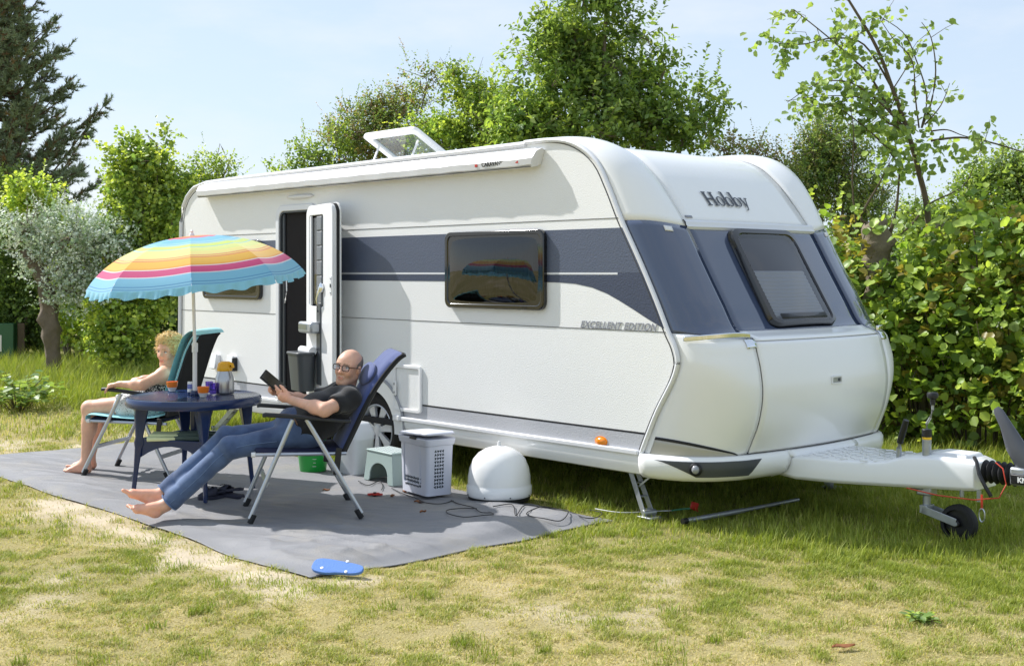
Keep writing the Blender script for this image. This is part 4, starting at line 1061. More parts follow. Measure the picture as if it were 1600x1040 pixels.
# leeks on the lower shelf
lk = empty('leek_bundle', (TC.x + .04, TC.y - .17, .436), R(0)); tag(lk, 'bundle of leeks lying on the lower table shelf', 'vegetables')
rg = random.Random(4)
for k in range(7):
    y = -.09 + .03 * k; z_ = .016 + (.018 if k % 2 else 0); x0 = -.30 + rg.uniform(-.02, .02)
    b = B(); b.tube([(x0, y, z_), (x0 + .10, y + .005, z_), (x0 + .2, y + .01, z_)], [.019, .016, .014], n=10); b.build('leek_stalk', M('leek_pale_green', (222, 230, 178), rough=.45, var=.12, vscale=20), lk)
    b = B()
    for q in range(3): b.tube([(x0 + .19, y + .01, z_ + .004 * q), (x0 + .35, y + .01 + rg.uniform(-.03, .03), z_ + .01 * q), (x0 + .58, y + rg.uniform(-.06, .06), z_ + rg.uniform(-.006, .014))], [.010, .009, .003], n=6, flat=1.1)
    b.build('leek_leaf', M('leek_dark_green', (84, 100, 92), rough=.5, var=.3, vscale=18), lk)

# ================================================================== parasol
pa = empty('parasol', (TC.x + .005, TC.y, .0)); tag(pa, 'beach parasol with rainbow stripes and a ruffled pale blue edge', 'parasol')
m_pole = M('white_pole', (228, 228, 230), rough=.35)
b = B(); b.cyl((0, 0, .43), (0, 0, 1.10), .0165, n=16); b.cyl((0, 0, 1.08), (-.028, .02, 1.93), .0125, n=16); b.build('pole', m_pole, pa)
b = B(); b.cyl((0, 0, 1.06), (0, 0, 1.13), .022, n=16); b.cyl((.0, -.03, 1.095), (0, -.015, 1.095), .009, n=8); b.build('clamp', m_pole, pa, bevel=.003)
b = B(); b.lathe([(.033, TT0 + .002), (.036, TT0 + .012), (.030, TT0 + .035), (.02, TT0 + .037)], n=22); b.build('pole_cap', m_tbl, pa)
tilt = Matrix.Rotation(R(-5), 4, 'Y') @ Matrix.Rotation(R(4), 4, 'X')
cn = Vector((-.028, .02, 1.925)); CR, CD = .785, .325
def can(t, a, extra=0.0):
    """t 0 top .. 1 rim; a in ribs (0..8)"""
    k = math.floor(a); f = a - k
    def rib(kk, t):
        an = R(12 + 180 + 45 * kk); r_ = CR * math.sin(t * 1.16) / math.sin(1.16); z_ = -CD * (1 - math.cos(t * 1.16)) / (1 - math.cos(1.16)); return Vector((r_ * math.cos(an), r_ * math.sin(an), z_))
    p = rib(k, t).lerp(rib(k + 1, t), f); p.z += -.022 * math.sin(math.pi * f) * t * (1 - .2 * t) + .0
    p += Vector((p.x, p.y, 0)).normalized() * extra if p.xy.length > 1e-6 else Vector()
    return (tilt @ p) + cn
STR = [(0, (240, 130, 50)), (.09, (232, 110, 60)), (.115, (225, 60, 90)), (.165, (90, 180, 225)), (.30, (130, 200, 225)), (.325, (90, 170, 215)), (.34, (150, 205, 200)), (.37, (205, 225, 90)), (.43, (120, 195, 215)), (.445, (225, 232, 120)), (.52, (245, 228, 120)), (.585, (230, 120, 70)), (.597, (246, 200, 90)), (.615, (225, 95, 60)), (.628, (246, 178, 40)), (.72, (240, 150, 30)), (.742, (235, 225, 225)), (.752, (214, 45, 110)), (.835, (235, 235, 240)), (.845, (110, 190, 228)), (.945, (60, 140, 200)), (.957, (120, 195, 230)), (.975, (70, 140, 200)), (.985, (120, 200, 232))]
mcan = bpy.data.materials.new('striped_canopy_cloth'); mcan.use_nodes = True
n_, l_ = mcan.node_tree.nodes, mcan.node_tree.links; bs = n_['Principled BSDF']; uv = n_.new('ShaderNodeUVMap'); sx = n_.new('ShaderNodeSeparateXYZ'); l_.new(uv.outputs[0], sx.inputs[0])
def ramp(elems, inp):
    rp_ = n_.new('ShaderNodeValToRGB'); cr = rp_.color_ramp; cr.interpolation = 'CONSTANT'
    while len(cr.elements) < len(elems): cr.elements.new(.5)
    for e_, (p_, c_) in zip(cr.elements, elems): e_.position = p_
    for e_, (p_, c_) in zip(cr.elements, elems): e_.color = lin(tuple(v + (246 - v) * .22 for v in c_))  # sun-washed sheen put into the stripe colours by mixing in white
    l_.new(inp, rp_.inputs['Fac']); return rp_.outputs['Color']
ca_ = ramp(STR, sx.outputs['Y'])
bs.inputs['Roughness'].default_value = .75; bs.inputs['Specular IOR Level'].default_value = .2; bs.inputs['Sheen Weight'].default_value = .3
l_.new(ca_, bs.inputs['Base Color']); tr_ = n_.new('ShaderNodeBsdfTranslucent'); l_.new(ca_, tr_.inputs['Color']); mxs = n_.new('ShaderNodeMixShader'); mxs.inputs['Fac'].default_value = .35
l_.new(bs.outputs[0], mxs.inputs[1]); l_.new(tr_.outputs[0], mxs.inputs[2]); l_.new(mxs.outputs[0], n_['Material Output'].inputs['Surface'])
def uvgrid(name, fn_, nu, nv, mat, parent, vmap):
    V_, F_ = [], []
    for i in range(nv + 1):
        for j in range(nu + 1): V_.append(fn_(i / nv, j / nu))
    for i in range(nv):
        for j in range(nu): F_.append((i * (nu + 1) + j, i * (nu + 1) + j + 1, (i + 1) * (nu + 1) + j + 1, (i + 1) * (nu + 1) + j))
    me = bpy.data.meshes.new(name); me.from_pydata(V_, [], F_); u_ = me.uv_layers.new(name='UVMap')
    for p_ in me.polygons:
        for li, vi in zip(p_.loop_indices, p_.vertices): u_.data[li].uv = ((vi % (nu + 1)) / nu, vmap((vi // (nu + 1)) / nv))
    me.materials.append(mat); me.polygons.foreach_set('use_smooth', [True] * len(me.polygons))
    o = bpy.data.objects.new(name, me); return link(o, parent)
for k in range(8):
    uvgrid('canopy_panel', lambda v, u: can(.015 + .985 * v, k + min(.9999, u * .9999)), 8, 20, mcan, pa, lambda v: v)
    rg = random.Random(k)
    ph = rg.uniform(0, 6)
    uvgrid('ruffle', lambda v, u: can(1.0, k + min(.9999, u * .9999), .002 + .012 * v + .013 * v * math.sin(u * 34 + ph)) + Vector((0, 0, -.05 * v + .009 * v * math.sin(u * 19 + ph))), 60, 3, mcan, pa, lambda v: .99)
    b = B(); b.tube([can(t, k) - Vector((0, 0, .006)) for t in np.linspace(.02, 1, 12)], .004, n=5); b.build('rib', m_pole, pa)
b = B(); b.lathe([(.022, -.01), (.02, .008), (.010, .022), (.012, .034), (.003, .044)], cn, 14); b.build('finial', m_pole, pa)

# ================================================================== household things on the groundsheet
def G(px, py, z=0.0):
    d = Vector(((px - 800) / FPX, 1, (426 - py) / FPX)); t = (z - CAM_H) / d.z; return Vector((d.x * t, d.y * t, z))
def onsheet(px, py, lift=0.0):
    p = G(px, py); p.z = sheet_zw(p.x, p.y) + lift; return p
# laundry basket
m_lb = M('pale_lilac_plastic', (206, 209, 222), rough=.4, dirt=.05)
m_lbd = M('basket_dark_inside', (48, 58, 66), rough=.8)
pL, pC, pR = onsheet(620.6, 770), onsheet(667, 784), onsheet(705.6, 779)
ux = (pL - pC); uxl = .40; ux = Vector((ux.x, ux.y, 0)).normalized(); uy = Vector((-ux.y, ux.x, 0));
if uy.dot(pR - pC) < 0: uy = -uy
uyl = .235
lb = empty('laundry_basket', pC + ux * uxl / 2 + uy * uyl / 2, math.atan2(-ux.y, -ux.x)); lb.location.z = .022
tag(lb, 'pale lidded laundry basket with triangular air holes standing by the caravan', 'basket')
hx, hy, hz = uxl / 2, uyl / 2, .42
# local +x points to the near corner side, the long face looks along -y
sgn = -1 if (Vector((-uy.x, -uy.y, 0)).dot(Vector((-math.sin(lb.rotation_euler.z), math.cos(lb.rotation_euler.z), 0))) < 0) else 1
def lbq(u, v, z_, o=0.0):
    k = .93 + .07 * z_ / hz; return Vector((u * hx * k + (o if abs(u) > .999 and abs(v) < .999 else 0) * (1 if u > 0 else -1), v * hy * k, z_))
b = B(); b.rings([[Vector((x * k, y * k, z_)) for x, y in rrect(uxl, uyl, .03, 4)] for z_, k in ((0.012, .92), (.03, .925), (hz - .03, .995), (hz, 1.0))]); b.build('body', m_lb, lb, angle=50)
b = B(); b.rings([[Vector((x * k, y * k, z_)) for x, y in rrect(uxl + .02, uyl + .02, .035, 4)] for z_, k in ((hz - .045, .985), (hz - .012, 1.03), (hz + .004, 1.03))]); b.build('rim', m_lb, lb, angle=50, bevel=.003)
b = B(); b.rings([[Vector((x * k, y * k, z_ + .022 * (x / uxl + .5))) for x, y in rrect(uxl + .01, uyl + .01, .035, 4)] for z_, k in ((hz + .010, 1.03), (hz + .022, 1.03), (hz + .03, .96))]); ldb = b.build('lid', m_lb, lb, angle=50, bevel=.003)
rg = random.Random(12)
def holes(face):
    nonloc = []
    return nonloc
for nm, cells in (('end', [(.0 + i * .021 - .042, .075 + j * .026) for i in range(4) for j in range(11)]), ('front', [(-.115 + i * .021, .075 + j * .026) for i in range(11) for j in range(3)]), ('front2', [])):
    for (a_, z_) in cells:
        r0 = rg.uniform(0, 6.28); tri = [(.0125 * math.cos(r0 + q * 2.094), .0135 * math.sin(r0 + q * 2.094)) for q in range(3)]
        b = B(); k = .925 + .07 * z_ / hz
        if nm == 'end': b.prism([(a_ + u, z_ + v) for u, v in tri], hx * k - .002, hx * k + .0015, lambda u, v, w: (w, u, v))
        else: b.prism([(a_ + u, z_ + v) for u, v in tri], hy * k - .002, hy * k + .0015, lambda u, v, w: (u, sgn * w, v))
        b.build('air_hole', m_lbd, lb, smooth=False)
b = B(); kk = .96; ring_poly(b, rrect(.24, .30, .02, 3, -.02, .23), rrect(.225, .285, .016, 3, -.02, .23), hy * kk - .004, hy * kk + .006, lambda u, v, w: (u, sgn * (w - .004 * (.23 - v) * 2), v)); b.build('raised_panel', m_lb, lb)
b = B(); b.box((.03, sgn * (hy + .014), hz + .004), (.085, .02, .018)); b.build('handle_gap', m_bpl, lb, bevel=.003)
# satellite dome
dp = onsheet(780, 783); dp.z = .018
dm = empty('satellite_dome', dp); tag(dm, 'white satellite dome with black base standing on the groundsheet edge', 'satellite dome')
b = B(); b.lathe([(.222, .028), (.232, .034), (.236, .05), (.236, .10), (.229, .108), (.228, .12), (.226, .17), (.215, .23), (.19, .29), (.15, .335), (.10, .365), (.05, .38), (.014, .385)], n=64); b.build('dome', m_gel, dm, angle=50)
b = B(); b.lathe([(.215, .0), (.225, .01), (.226, .03)], n=64); b.build('base', m_bpl, dm)
b = B(); b.lathe([(.016, .38), (.013, .395), (.012, .41), (.008, .418)], n=14); b.build('top_knob', m_plast, dm)
for k in range(8):
    a = R(45 * k + 20); b = B(); b.cyl((.231 * math.cos(a), .231 * math.sin(a), .046), (.240 * math.cos(a), .240 * math.sin(a), .046), .005, n=8); b.build('screw', m_dpl, dm)
# step stool
p0, p1 = onsheet(612, 763), onsheet(550, 747); ax = (p1 - p0); ax.z = 0; ax.normalize(); away = Vector((-ax.y, ax.x, 0)); away = away if away.y > 0 else -away
stl = empty('step_stool', p0 + ax * .20 + away * .12, math.atan2(ax.y, ax.x)); stl.location.z = .018; tag(stl, 'grey green plastic step stool with a gridded top beside the wheel', 'stool')
m_st = M('sage_grey_plastic', (158, 176, 172), rough=.45, dirt=.1, dcol=(120, 125, 118))
dpt = .24
def stool_side(sy):
    o = [(-.215, 0), (-.145, 0)] + [(-.13 + .26 * (.5 - .5 * math.cos(math.pi * k / 12)), .02 + .13 * math.sin(math.pi * k / 12) ** .7) for k in range(13)] + [(.145, 0), (.215, 0), (.18, .235), (-.18, .235)]
    return o
for sy in (-1, 1):
    b = B(); b.prism(stool_side(sy), sy * .105, sy * .118, lambda u, v, w: (u, w * (1 - .12 * v / .235), v)); b.build('side_panel', m_st, stl, bevel=.003)
for sx_ in (-1, 1):
    b = B(); b.rings([[(sx_ * .214, -.118, 0), (sx_ * .214, .118, 0), (sx_ * .200, .118, 0), (sx_ * .200, -.118, 0)], [(sx_ * .18, -.104, .235), (sx_ * .18, .104, .235), (sx_ * .166, .104, .235), (sx_ * .166, -.104, .235)]]); b.build('leg_panel', m_st, stl, bevel=.003)
b = B(); b.box((0, 0, .238), (.375, .222, .016)); tp = b.build('tread', m_st, stl, bevel=.006)
for i in range(9):
    for j in range(5):
        b = B(); b.box((-.15 + i * .0375, -.08 + j * .04, .2475), (.024, .026, .003)); b.build('grip_pad', M('white_grip', (196, 204, 204), rough=.6), tp, smooth=False)
# swing-top bin
bpz = onsheet(553, 744); sb_ = empty('swing_bin', (bpz.x, bpz.y + .08, .018), CAR_ANG); tag(sb_, 'white swing top bin standing in front of the caravan wheel', 'bin')
m_bin = M('pale_grey_plastic', (214, 217, 222), rough=.42, dirt=.06)
b = B(); b.rings([[(x * k, y * k, z_) for x, y in rrect(.28, .22, .05, 4)] for z_, k in ((0, .82), (.01, .84), (.27, 1.0), (.275, 1.02), (.29, 1.02))]); b.build('body', m_bin, sb_, angle=50)
b = B(); b.rings([[(x * k, y * k, z_) for x, y in rrect(.28, .22, .05, 4)] for z_, k in ((.285, 1.04), (.31, 1.04), (.36, .98), (.40, .80), (.415, .70))]); b.build('hood', m_bin, sb_, angle=50)
b = B(); b.box((.0, -.075, .375), (.17, .012, .085), Matrix.Rotation(R(-48), 3, 'X')); b.build('flap', m_plast, sb_, bevel=.004)
# green bucket
bk = onsheet(486, 741); gb = empty('bucket', (bk.x, bk.y + .10, .018)); tag(gb, 'green plastic bucket standing behind the blue chair', 'bucket')
m_gr = M('green_plastic', (34, 160, 62), rough=.35)
b = B(); b.lathe([(.105, 0), (.108, .004), (.135, .235), (.143, .238), (.143, .25), (.130, .25), (.102, .012), (.004, .010)], n=40, cap1=False); b.build('pail', m_gr, gb, angle=40)
b = B(); b.tube([(.14 * math.cos(t), .14 * math.sin(t) * .2 - .13 * math.sin(t), .235 - .0 * math.sin(t)) for t in np.linspace(0, math.pi, 14)], .004, n=6); b.build('handle', m_plast, gb)
for k in range(5):
    b = B(); a = R(-75); r_ = .113 + .02 * k / 5; b.box((r_ * math.cos(a) * 1.0, r_ * math.sin(a) - .003, .05 + .03 * k), (.02 if k % 2 else .03, .004, .003)); b.build('scale_mark', m_plast, gb, smooth=False)
# clogs
def clog(p, rz, label):
    e = empty('clog', p, rz); tag(e, label, 'shoe', None)
    m1 = M('navy_foam', (38, 40, 58), rough=.65)
    b = B(); b.rings([[(x_, y * w, z_) for x_, y, z_ in [(cx_, -1, 0), (cx_, 1, 0), (cx_, 1.03, .028), (cx_, -1.03, .028)]] for cx_, w in ((-.13, .022), (-.115, .034), (-.04, .035), (.05, .045), (.105, .042), (.135, .022))]); b.build('sole', m1, e, bevel=.006)
    b = B(); rs = []
    for x_, w, h in ((.0, .043, .088), (.03, .046, .086), (.07, .047, .072), (.105, .042, .052), (.132, .024, .036)):
        rs.append([(x_, w * math.cos(t), .026 + (h - .026) * math.sin(t)) for t in np.linspace(0, math.pi, 12)])
    b.rings(rs, False, False, closed=False); b.add([rs[-1][k] for k in range(12)], [tuple(range(12))]); b.build('upper', m1, e, solid=.006)
    for i in range(3):
        for j in range(2):
            b = B(); t = R(65 + 25 * i); b.cyl((.03 + .035 * j, .046 * math.cos(t), .026 + .058 * math.sin(t)), (.032 + .035 * j, .050 * math.cos(t), .026 + .064 * math.sin(t)), .0065, n=8); b.build('vent_hole', m_bpl, e)
    b = B(); b.tube([(.0, -.046, .05), (-.07, -.044, .062), (-.118, -.022, .066), (-.126, 0, .066), (-.118, .022, .066), (-.07, .044, .062), (0, .046, .05)], .009, n=6, flat=.45); b.build('strap', m1, e)
p = onsheet(336, 783); clog((p.x, p.y + .05, p.z), R(205), 'navy foam clog under the table, partly behind the other clog')
p = onsheet(357, 781); clog((p.x, p.y + .02, p.z), R(150), 'navy foam clog with vent holes in front of its pair')
# flip-flop
p = onsheet(529, 897); ff = empty('flip_flop', (p.x, p.y, .022), R(-17)); ff.rotation_euler = (R(33), R(2), R(-17)); ff.location.z = .028
tag(ff, 'blue flip flop sole lying upside down at the groundsheet corner', 'shoe')
out = []
for k in range(40):
    t = 2 * math.pi * k / 40; q = lambda v: math.copysign(abs(v) ** .62, v); x_ = .150 * q(math.cos(t)); w = .047 - .012 * x_ / .15 - (.008 * math.exp(-((x_ - .02) / .05) ** 2) if math.sin(t) < 0 else 0); out.append((x_, w * q(math.sin(t))))
b = B(); b.prism(out, 0, .018, lambda u, v, w: (u, v, w + .05 * u * u * 6)); b.build('sole', M('blue_foam', (92, 134, 206), rough=.75, bump=.5, bscale=160, dirt=.15, dcol=(150, 140, 120)), ff, bevel=.003)
for x_, y_ in ((-.085, -.022), (.04, .045), (.06, -.028)):
    b = B(); b.lathe([(.009, 0), (.009, .004), (.004, .006)], (x_, y_, .018 + .3 * x_ * x_), 12); b.build('plug', m_plast, ff)
# red clip
p = onsheet(585, 777); rc_ = empty('clothes_clip', p, R(20)); tag(rc_, 'small red plastic clip lying on the groundsheet near the chair', 'clip')
b = B(); b.bar((-.05, 0, .012), (.04, .012, .012), .022, .016); b.build('jaw', m_redp, rc_, bevel=.004)
b = B(); b.bar((-.02, -.02, .014), (.055, -.03, .012), .02, .014); b.build('jaw', m_redp, rc_, bevel=.004)
b = B(); b.cyl((.0, -.012, .0), (.0, -.012, .028), .012, n=12); b.build('spring', m_bpl, rc_)
# dry leaves on the sheet and lawn
m_dry = M('dry_leaf', (134, 84, 48), rough=.8, var=.3, vscale=40)
for k, (px_, py_, lb) in enumerate(((510, 769, 'dry brown leaf on the groundsheet behind the chair legs'), (613, 779, 'dry brown leaf on the groundsheet beside the red clip'), (654, 789, 'dry brown leaf at the foot of the laundry basket'), (661, 811, 'curled dry leaf on the open groundsheet before the dome'), (632, 772, 'dry brown leaf left of the laundry basket'))):
    p = onsheet(px_, py_); o = B(); s_ = .028 + .006 * (k % 3)
    o.grid([[(s_ * (i - 2) / 2 , s_ * .5 * math.sin(math.pi * (i + .3) / 4.6) * j, .004 + .010 * abs(j) + .004 * math.sin(i * 2 + k)) for j in (-1, 0, 1)] for i in range(5)])
    ob = o.build('dry_leaf', m_dry, None, fix=False, solid=.001); ob.location = p; ob.rotation_euler = (0, 0, k * 1.3); tag(ob, lb, 'leaf')
p = G(1318, 1013); o = B(); o.grid([[(.055 * (i - 2) / 2, .02 * math.sin(math.pi * (i + .3) / 4.6) * j, .008 + .008 * abs(j) + .004 * math.sin(i * 2)) for j in (-1, 0, 1)] for i in range(5)])
ob = o.build('dry_leaf', m_dry, None, fix=False, solid=.001); ob.location = p; ob.rotation_euler = (.1, 0, .2); tag(ob, 'dry brown leaf lying on the open lawn', 'leaf')
# cables on the sheet
m_cab = M('black_cable', (34, 34, 36), rough=.6)
def cable(name, pix, r_, mat, label, cat='cable', z_=.012, sheeted=True):
    P = []
    for px_, py_ in pix:
        q = G(px_, py_); q.z = (sheet_zw(q.x, q.y) if sheeted else 0) + z_; P.append(tuple(q))
    b = B(); b.tube(curve_pts(P, 5), r_, n=6); o = b.build(name, mat, None); return tag(o, label, cat)
cable('cable', [(612, 768), (628, 775), (650, 782), (662, 792), (655, 789), (675, 796), (692, 794), (708, 789)], .0035, m_cab, 'thin black cable running past the laundry basket to the dome')
cable('cable', [(705, 788), (715, 794), (728, 797), (740, 800), (752, 806), (768, 806), (770, 812), (755, 818), (725, 819), (700, 815), (700, 808), (720, 803), (745, 801)], .0035, m_cab, 'thin black cable lying in one loop before the dome')
cable('cable', [(770, 799), (800, 799), (806, 810), (820, 800), (850, 801), (872, 803), (888, 812), (876, 822), (850, 823), (828, 818), (824, 808), (846, 803), (872, 801), (890, 806), (915, 816), (934, 812), (940, 802), (920, 798)], .0035, m_cab, 'thin black cable coiled between the dome and the sheet corner')
cable('cable', [(560, 757), (575, 762), (592, 757), (598, 764), (596, 770)], .0035, m_cab, 'thin black cable between the stool and the clip')
cable('guy_line', [(930, 801), (960, 806), (985, 807), (1020, 805), (1052, 804)], .003, m_plast, 'pale guy line under the caravan near the corner steady', 'rope', .03, False)
cable('guy_line', [(1050, 805), (1065, 803), (1078, 802)], .006, M('green_cord', (70, 140, 110)), 'green cord end under the caravan by the red tag', 'rope', .035, False)
p = G(1082, 801); o = B(); o.box((0, 0, .05), (.06, .012, .05)); o.bar((-.03, 0, .03), (.05, .01, .02), .01, .01); ob = o.build('ground_peg', m_redp, None, bevel=.004); ob.location = p; ob.rotation_euler = (0, .3, .4); tag(ob, 'red plastic tent peg lying under the caravan', 'peg')
# steel pole on the grass
a_, c_ = G(1070, 822), G(1247, 791); e = empty('awning_pole', a_); tag(e, 'grey telescopic steel pole lying on the grass under the drawbar', 'pole')
d_ = c_ - a_
b = B(); b.cyl((0, 0, .035), d_ * .5 + Vector((0, 0, .04)), .017, n=14); b.build('outer_tube', m_galv, e); b = B(); b.cyl(d_ * .5 + Vector((0, 0, .04)), d_ + Vector((0, 0, .05)), .0135, n=14); b.build('inner_tube', m_galv, e)
b = B(); b.cyl(-d_.normalized() * .02 + Vector((0, 0, .035)), d_.normalized() * .02 + Vector((0, 0, .035)), .020, n=14); b.build('end_cap', m_bpl, e)
# green cabinet in the distance
p = G(8, 566); e = empty('litter_cabinet', (p.x - .05, p.y, 0), R(10)); tag(e, 'small green cabinet with white notice at the far hedge', 'cabinet')
b = B(); b.box((0, 0, .42), (.45, .3, .6)); b.build('box', M('green_paint', (52, 96, 62), rough=.5), e, bevel=.01)
b = B(); b.box((-.08, -.155, .36), (.2, .01, .3)); b.build('notice', m_white, e); b = B(); b.bar((.33, 0, 0), (.33, 0, .72), .06, .12); b.build('post', M('weathered_wood', (96, 82, 66), rough=.9), e); b = B(); b.box((0, 0, .06), (.3, .2, .12)); b.build('plinth', m_dpl, e)
# ================================================================== people: smooth implicit bodies
class Field:
    def __init__(s, lo, hi, h):
        s.lo = np.array(lo, np.float32); s.h = h; n = np.ceil((np.array(hi) - s.lo) / h).astype(int) + 1
        s.D = np.full(tuple(n), .2, np.float32); s.n = n
    def region(s, lo, hi):
        a = np.clip(np.floor((np.array(lo) - s.lo) / s.h).astype(int), 0, s.n - 1); b_ = np.clip(np.ceil((np.array(hi) - s.lo) / s.h).astype(int) + 1, 1, s.n)
        if (b_ <= a).any(): return None, None
        sl = tuple(slice(i, j) for i, j in zip(a, b_))
        g = np.meshgrid(*[s.lo[k] + s.h * np.arange(a[k], b_[k], dtype=np.float32) for k in range(3)], indexing='ij')
        return sl, np.stack(g, -1)
    def _mix(s, sl, d, k):
        A = s.D[sl]
        if k <= 0: s.D[sl] = np.minimum(A, d)
        else:
            h = np.maximum(k - np.abs(A - d), 0) / k; s.D[sl] = np.minimum(A, d) - h * h * k * .25
    def cone(s, a, b, ra, rb, k=.02, flat=None):
        a, b = np.array(a, np.float32), np.array(b, np.float32); m = max(ra, rb) + k + .02
        sl, P = s.region(np.minimum(a, b) - m, np.maximum(a, b) + m)
        if sl is None: return
        ab = b - a; t = np.clip(((P - a) @ ab) / max(float(ab @ ab), 1e-9), 0, 1); q = P - (a + t[..., None] * ab)
        if flat is not None:
            ax, f = flat; ax = np.array(ax, np.float32); ax /= np.linalg.norm(ax); c = (q @ ax)[..., None]; q = q - c * ax + c * ax * f
        s._mix(sl, np.sqrt((q * q).sum(-1)) - (ra + (rb - ra) * t), k)
    def ell(s, c, r, rot=None, k=.02, sub=False):
        c = np.array(c, np.float32); r = np.array(r, np.float32); m = r.max() + k + .02
        sl, P = s.region(c - m, c + m)
        if sl is None: return
        Q = P - c
        if rot is not None: Q = Q @ np.array(rot, np.float32)
        k0 = np.sqrt(((Q / r) ** 2).sum(-1)); k1 = np.sqrt(((Q / r ** 2) ** 2).sum(-1)) + 1e-6
        d = k0 * (k0 - 1) / k1
        if sub:
            A = s.D[sl]; d = -d
            if k > 0: h = np.maximum(k - np.abs(A - d), 0) / k; s.D[sl] = np.maximum(A, d) + h * h * k * .25
            else: s.D[sl] = np.maximum(A, d)
        else: s._mix(sl, d, k)
    def cut(s, p, n):
        """remove what lies on the side n points to"""
        p = np.array(p, np.float32); n = np.array(n, np.float32); n /= np.linalg.norm(n)
        g = np.meshgrid(*[s.lo[k] + s.h * np.arange(s.n[k], dtype=np.float32) for k in range(3)], indexing='ij')
        d = (g[0] - p[0]) * n[0] + (g[1] - p[1]) * n[1] + (g[2] - p[2]) * n[2]
        s.D = np.maximum(s.D, d)
    def warp(s, fn):
        g = np.meshgrid(*[s.lo[k] + s.h * np.arange(s.n[k], dtype=np.float32) for k in range(3)], indexing='ij')
        near = np.abs(s.D) < .03
        add = np.zeros_like(s.D); add[near] = fn(g[0][near], g[1][near], g[2][near]); s.D = s.D + add
    def mesh(s):
        D = s.D; S_ = D < 0; nx, ny, nz = D.shape
        c8 = [S_[i:nx - 1 + i, j:ny - 1 + j, k:nz - 1 + k] for i in (0, 1) for j in (0, 1) for k in (0, 1)]
        cnt = sum(c.astype(np.int8) for c in c8); cells = np.argwhere((cnt > 0) & (cnt < 8)); I, J, K = cells.T
        acc = np.zeros((len(cells), 3)); w = np.zeros(len(cells))
        offs = [(i, j, k) for i in (0, 1) for j in (0, 1) for k in (0, 1)]
        for a in offs:
            for b_ in offs:
                if sum(b_) - sum(a) == 1 and all(y >= x for x, y in zip(a, b_)):
                    da = D[I + a[0], J + a[1], K + a[2]]; d2 = D[I + b_[0], J + b_[1], K + b_[2]]; m = (da < 0) != (d2 < 0)
                    t = np.where(m, da / np.where(m, da - d2, 1), 0); pt = np.array(a) + t[:, None] * (np.array(b_) - np.array(a))
                    acc += np.where(m[:, None], pt, 0); w += m
        V_ = s.lo + s.h * (cells + acc / w[:, None])
        idx_ = np.full((nx - 1, ny - 1, nz - 1), -1, np.int32); idx_[I, J, K] = np.arange(len(cells))
        F_ = []
        for ax in range(3):
            sh = [slice(1, -1)] * 3; sh[ax] = slice(0, -1); sh2 = list(sh); sh2[ax] = slice(1, None)
            a = S_[tuple(sh)]; b_ = S_[tuple(sh2)]
            for flag, m in ((0, a & ~b_), (1, ~a & b_)):
                e = np.argwhere(m)
                if not len(e): continue
                for q in range(3):
                    if q != ax: e[:, q] += 1
                u, v = [q for q in range(3) if q != ax]
                def cell(du, dv):
                    c = e.copy(); c[:, u] -= du; c[:, v] -= dv; return idx_[c[:, 0], c[:, 1], c[:, 2]]
                quad = np.stack([cell(1, 1), cell(0, 1), cell(0, 0), cell(1, 0)], -1)
                flip = (flag == 1) ^ (ax == 1)
                F_.append(quad[:, ::-1] if flip else quad)
        F_ = np.concatenate(F_); F_ = F_[(F_ >= 0).all(1)]
        return V_, F_

def nrm(v): v = np.array(v, float); return v / np.linalg.norm(v)
def smoothv(V_, F_, it=2, lam=.5):
    n = len(V_); 
    for _ in range(it):
        acc = np.zeros_like(V_); w = np.zeros(n)
        for a, b_ in ((0, 1), (1, 2), (2, 3), (3, 0)):
            np.add.at(acc, F_[:, a], V_[F_[:, b_]]); np.add.at(acc, F_[:, b_], V_[F_[:, a]]); np.add.at(w, F_[:, a], 1); np.add.at(w, F_[:, b_], 1)
        V_ = V_ + lam * (acc / np.maximum(w, 1)[:, None] - V_)
    return V_

def hand(f, wrist, fwd, palm_n, side, curl=.9, scale=1.0, spread=.06, rec=None):
    """wrist point, forward direction of the fingers, palm normal (where the palm looks), side = direction of the thumb"""
    w, d, n, t = np.array(wrist, float), nrm(fwd), nrm(palm_n), nrm(side); s_ = scale
    f.cone(w - d * .02 * s_, w + d * .085 * s_ - n * .004, .027 * s_, .034 * s_, .02, flat=(n, 1.55))
    f.cone(w + d * .05 * s_ + t * .02 * s_, w + d * .08 * s_ - t * .022 * s_, .017 * s_, .016 * s_, .015)
    L = [(.034, .078), (.012, .086), (-.011, .080), (-.032, .064)]
    for i, (o, ln) in enumerate(L):
        p = w + (d * .088 + t * o) * s_; dirv = d + t * o * spread * 20; a = curl * (1 + .08 * i)
        for q, (fr, r0, r1) in enumerate(((.45, .0098, .0090), (.32, .0090, .0082), (.23, .0082, .0068))):
            ang = a * (.55 + .35 * q); dd = nrm(nrm(dirv) * math.cos(ang) + n * math.sin(ang)); e = p + dd * ln * fr * s_
            f.cone(p, e, r0 * s_, r1 * s_, .006); p = e
    p = w + (d * .03 + t * .028) * s_
    for q, (ln, r0, r1, k) in enumerate(((.04, .0145, .0120, .35), (.032, .0115, .0100, .55), (.024, .0100, .0080, .7))):
        dd = nrm(d * (.75 + .15 * q) + t * (.8 - .35 * q) + n * k * curl); e = p + dd * ln * s_; f.cone(p, e, r0 * s_, r1 * s_, .008); p = e
    if rec is not None: rec.append(w + d * .06)

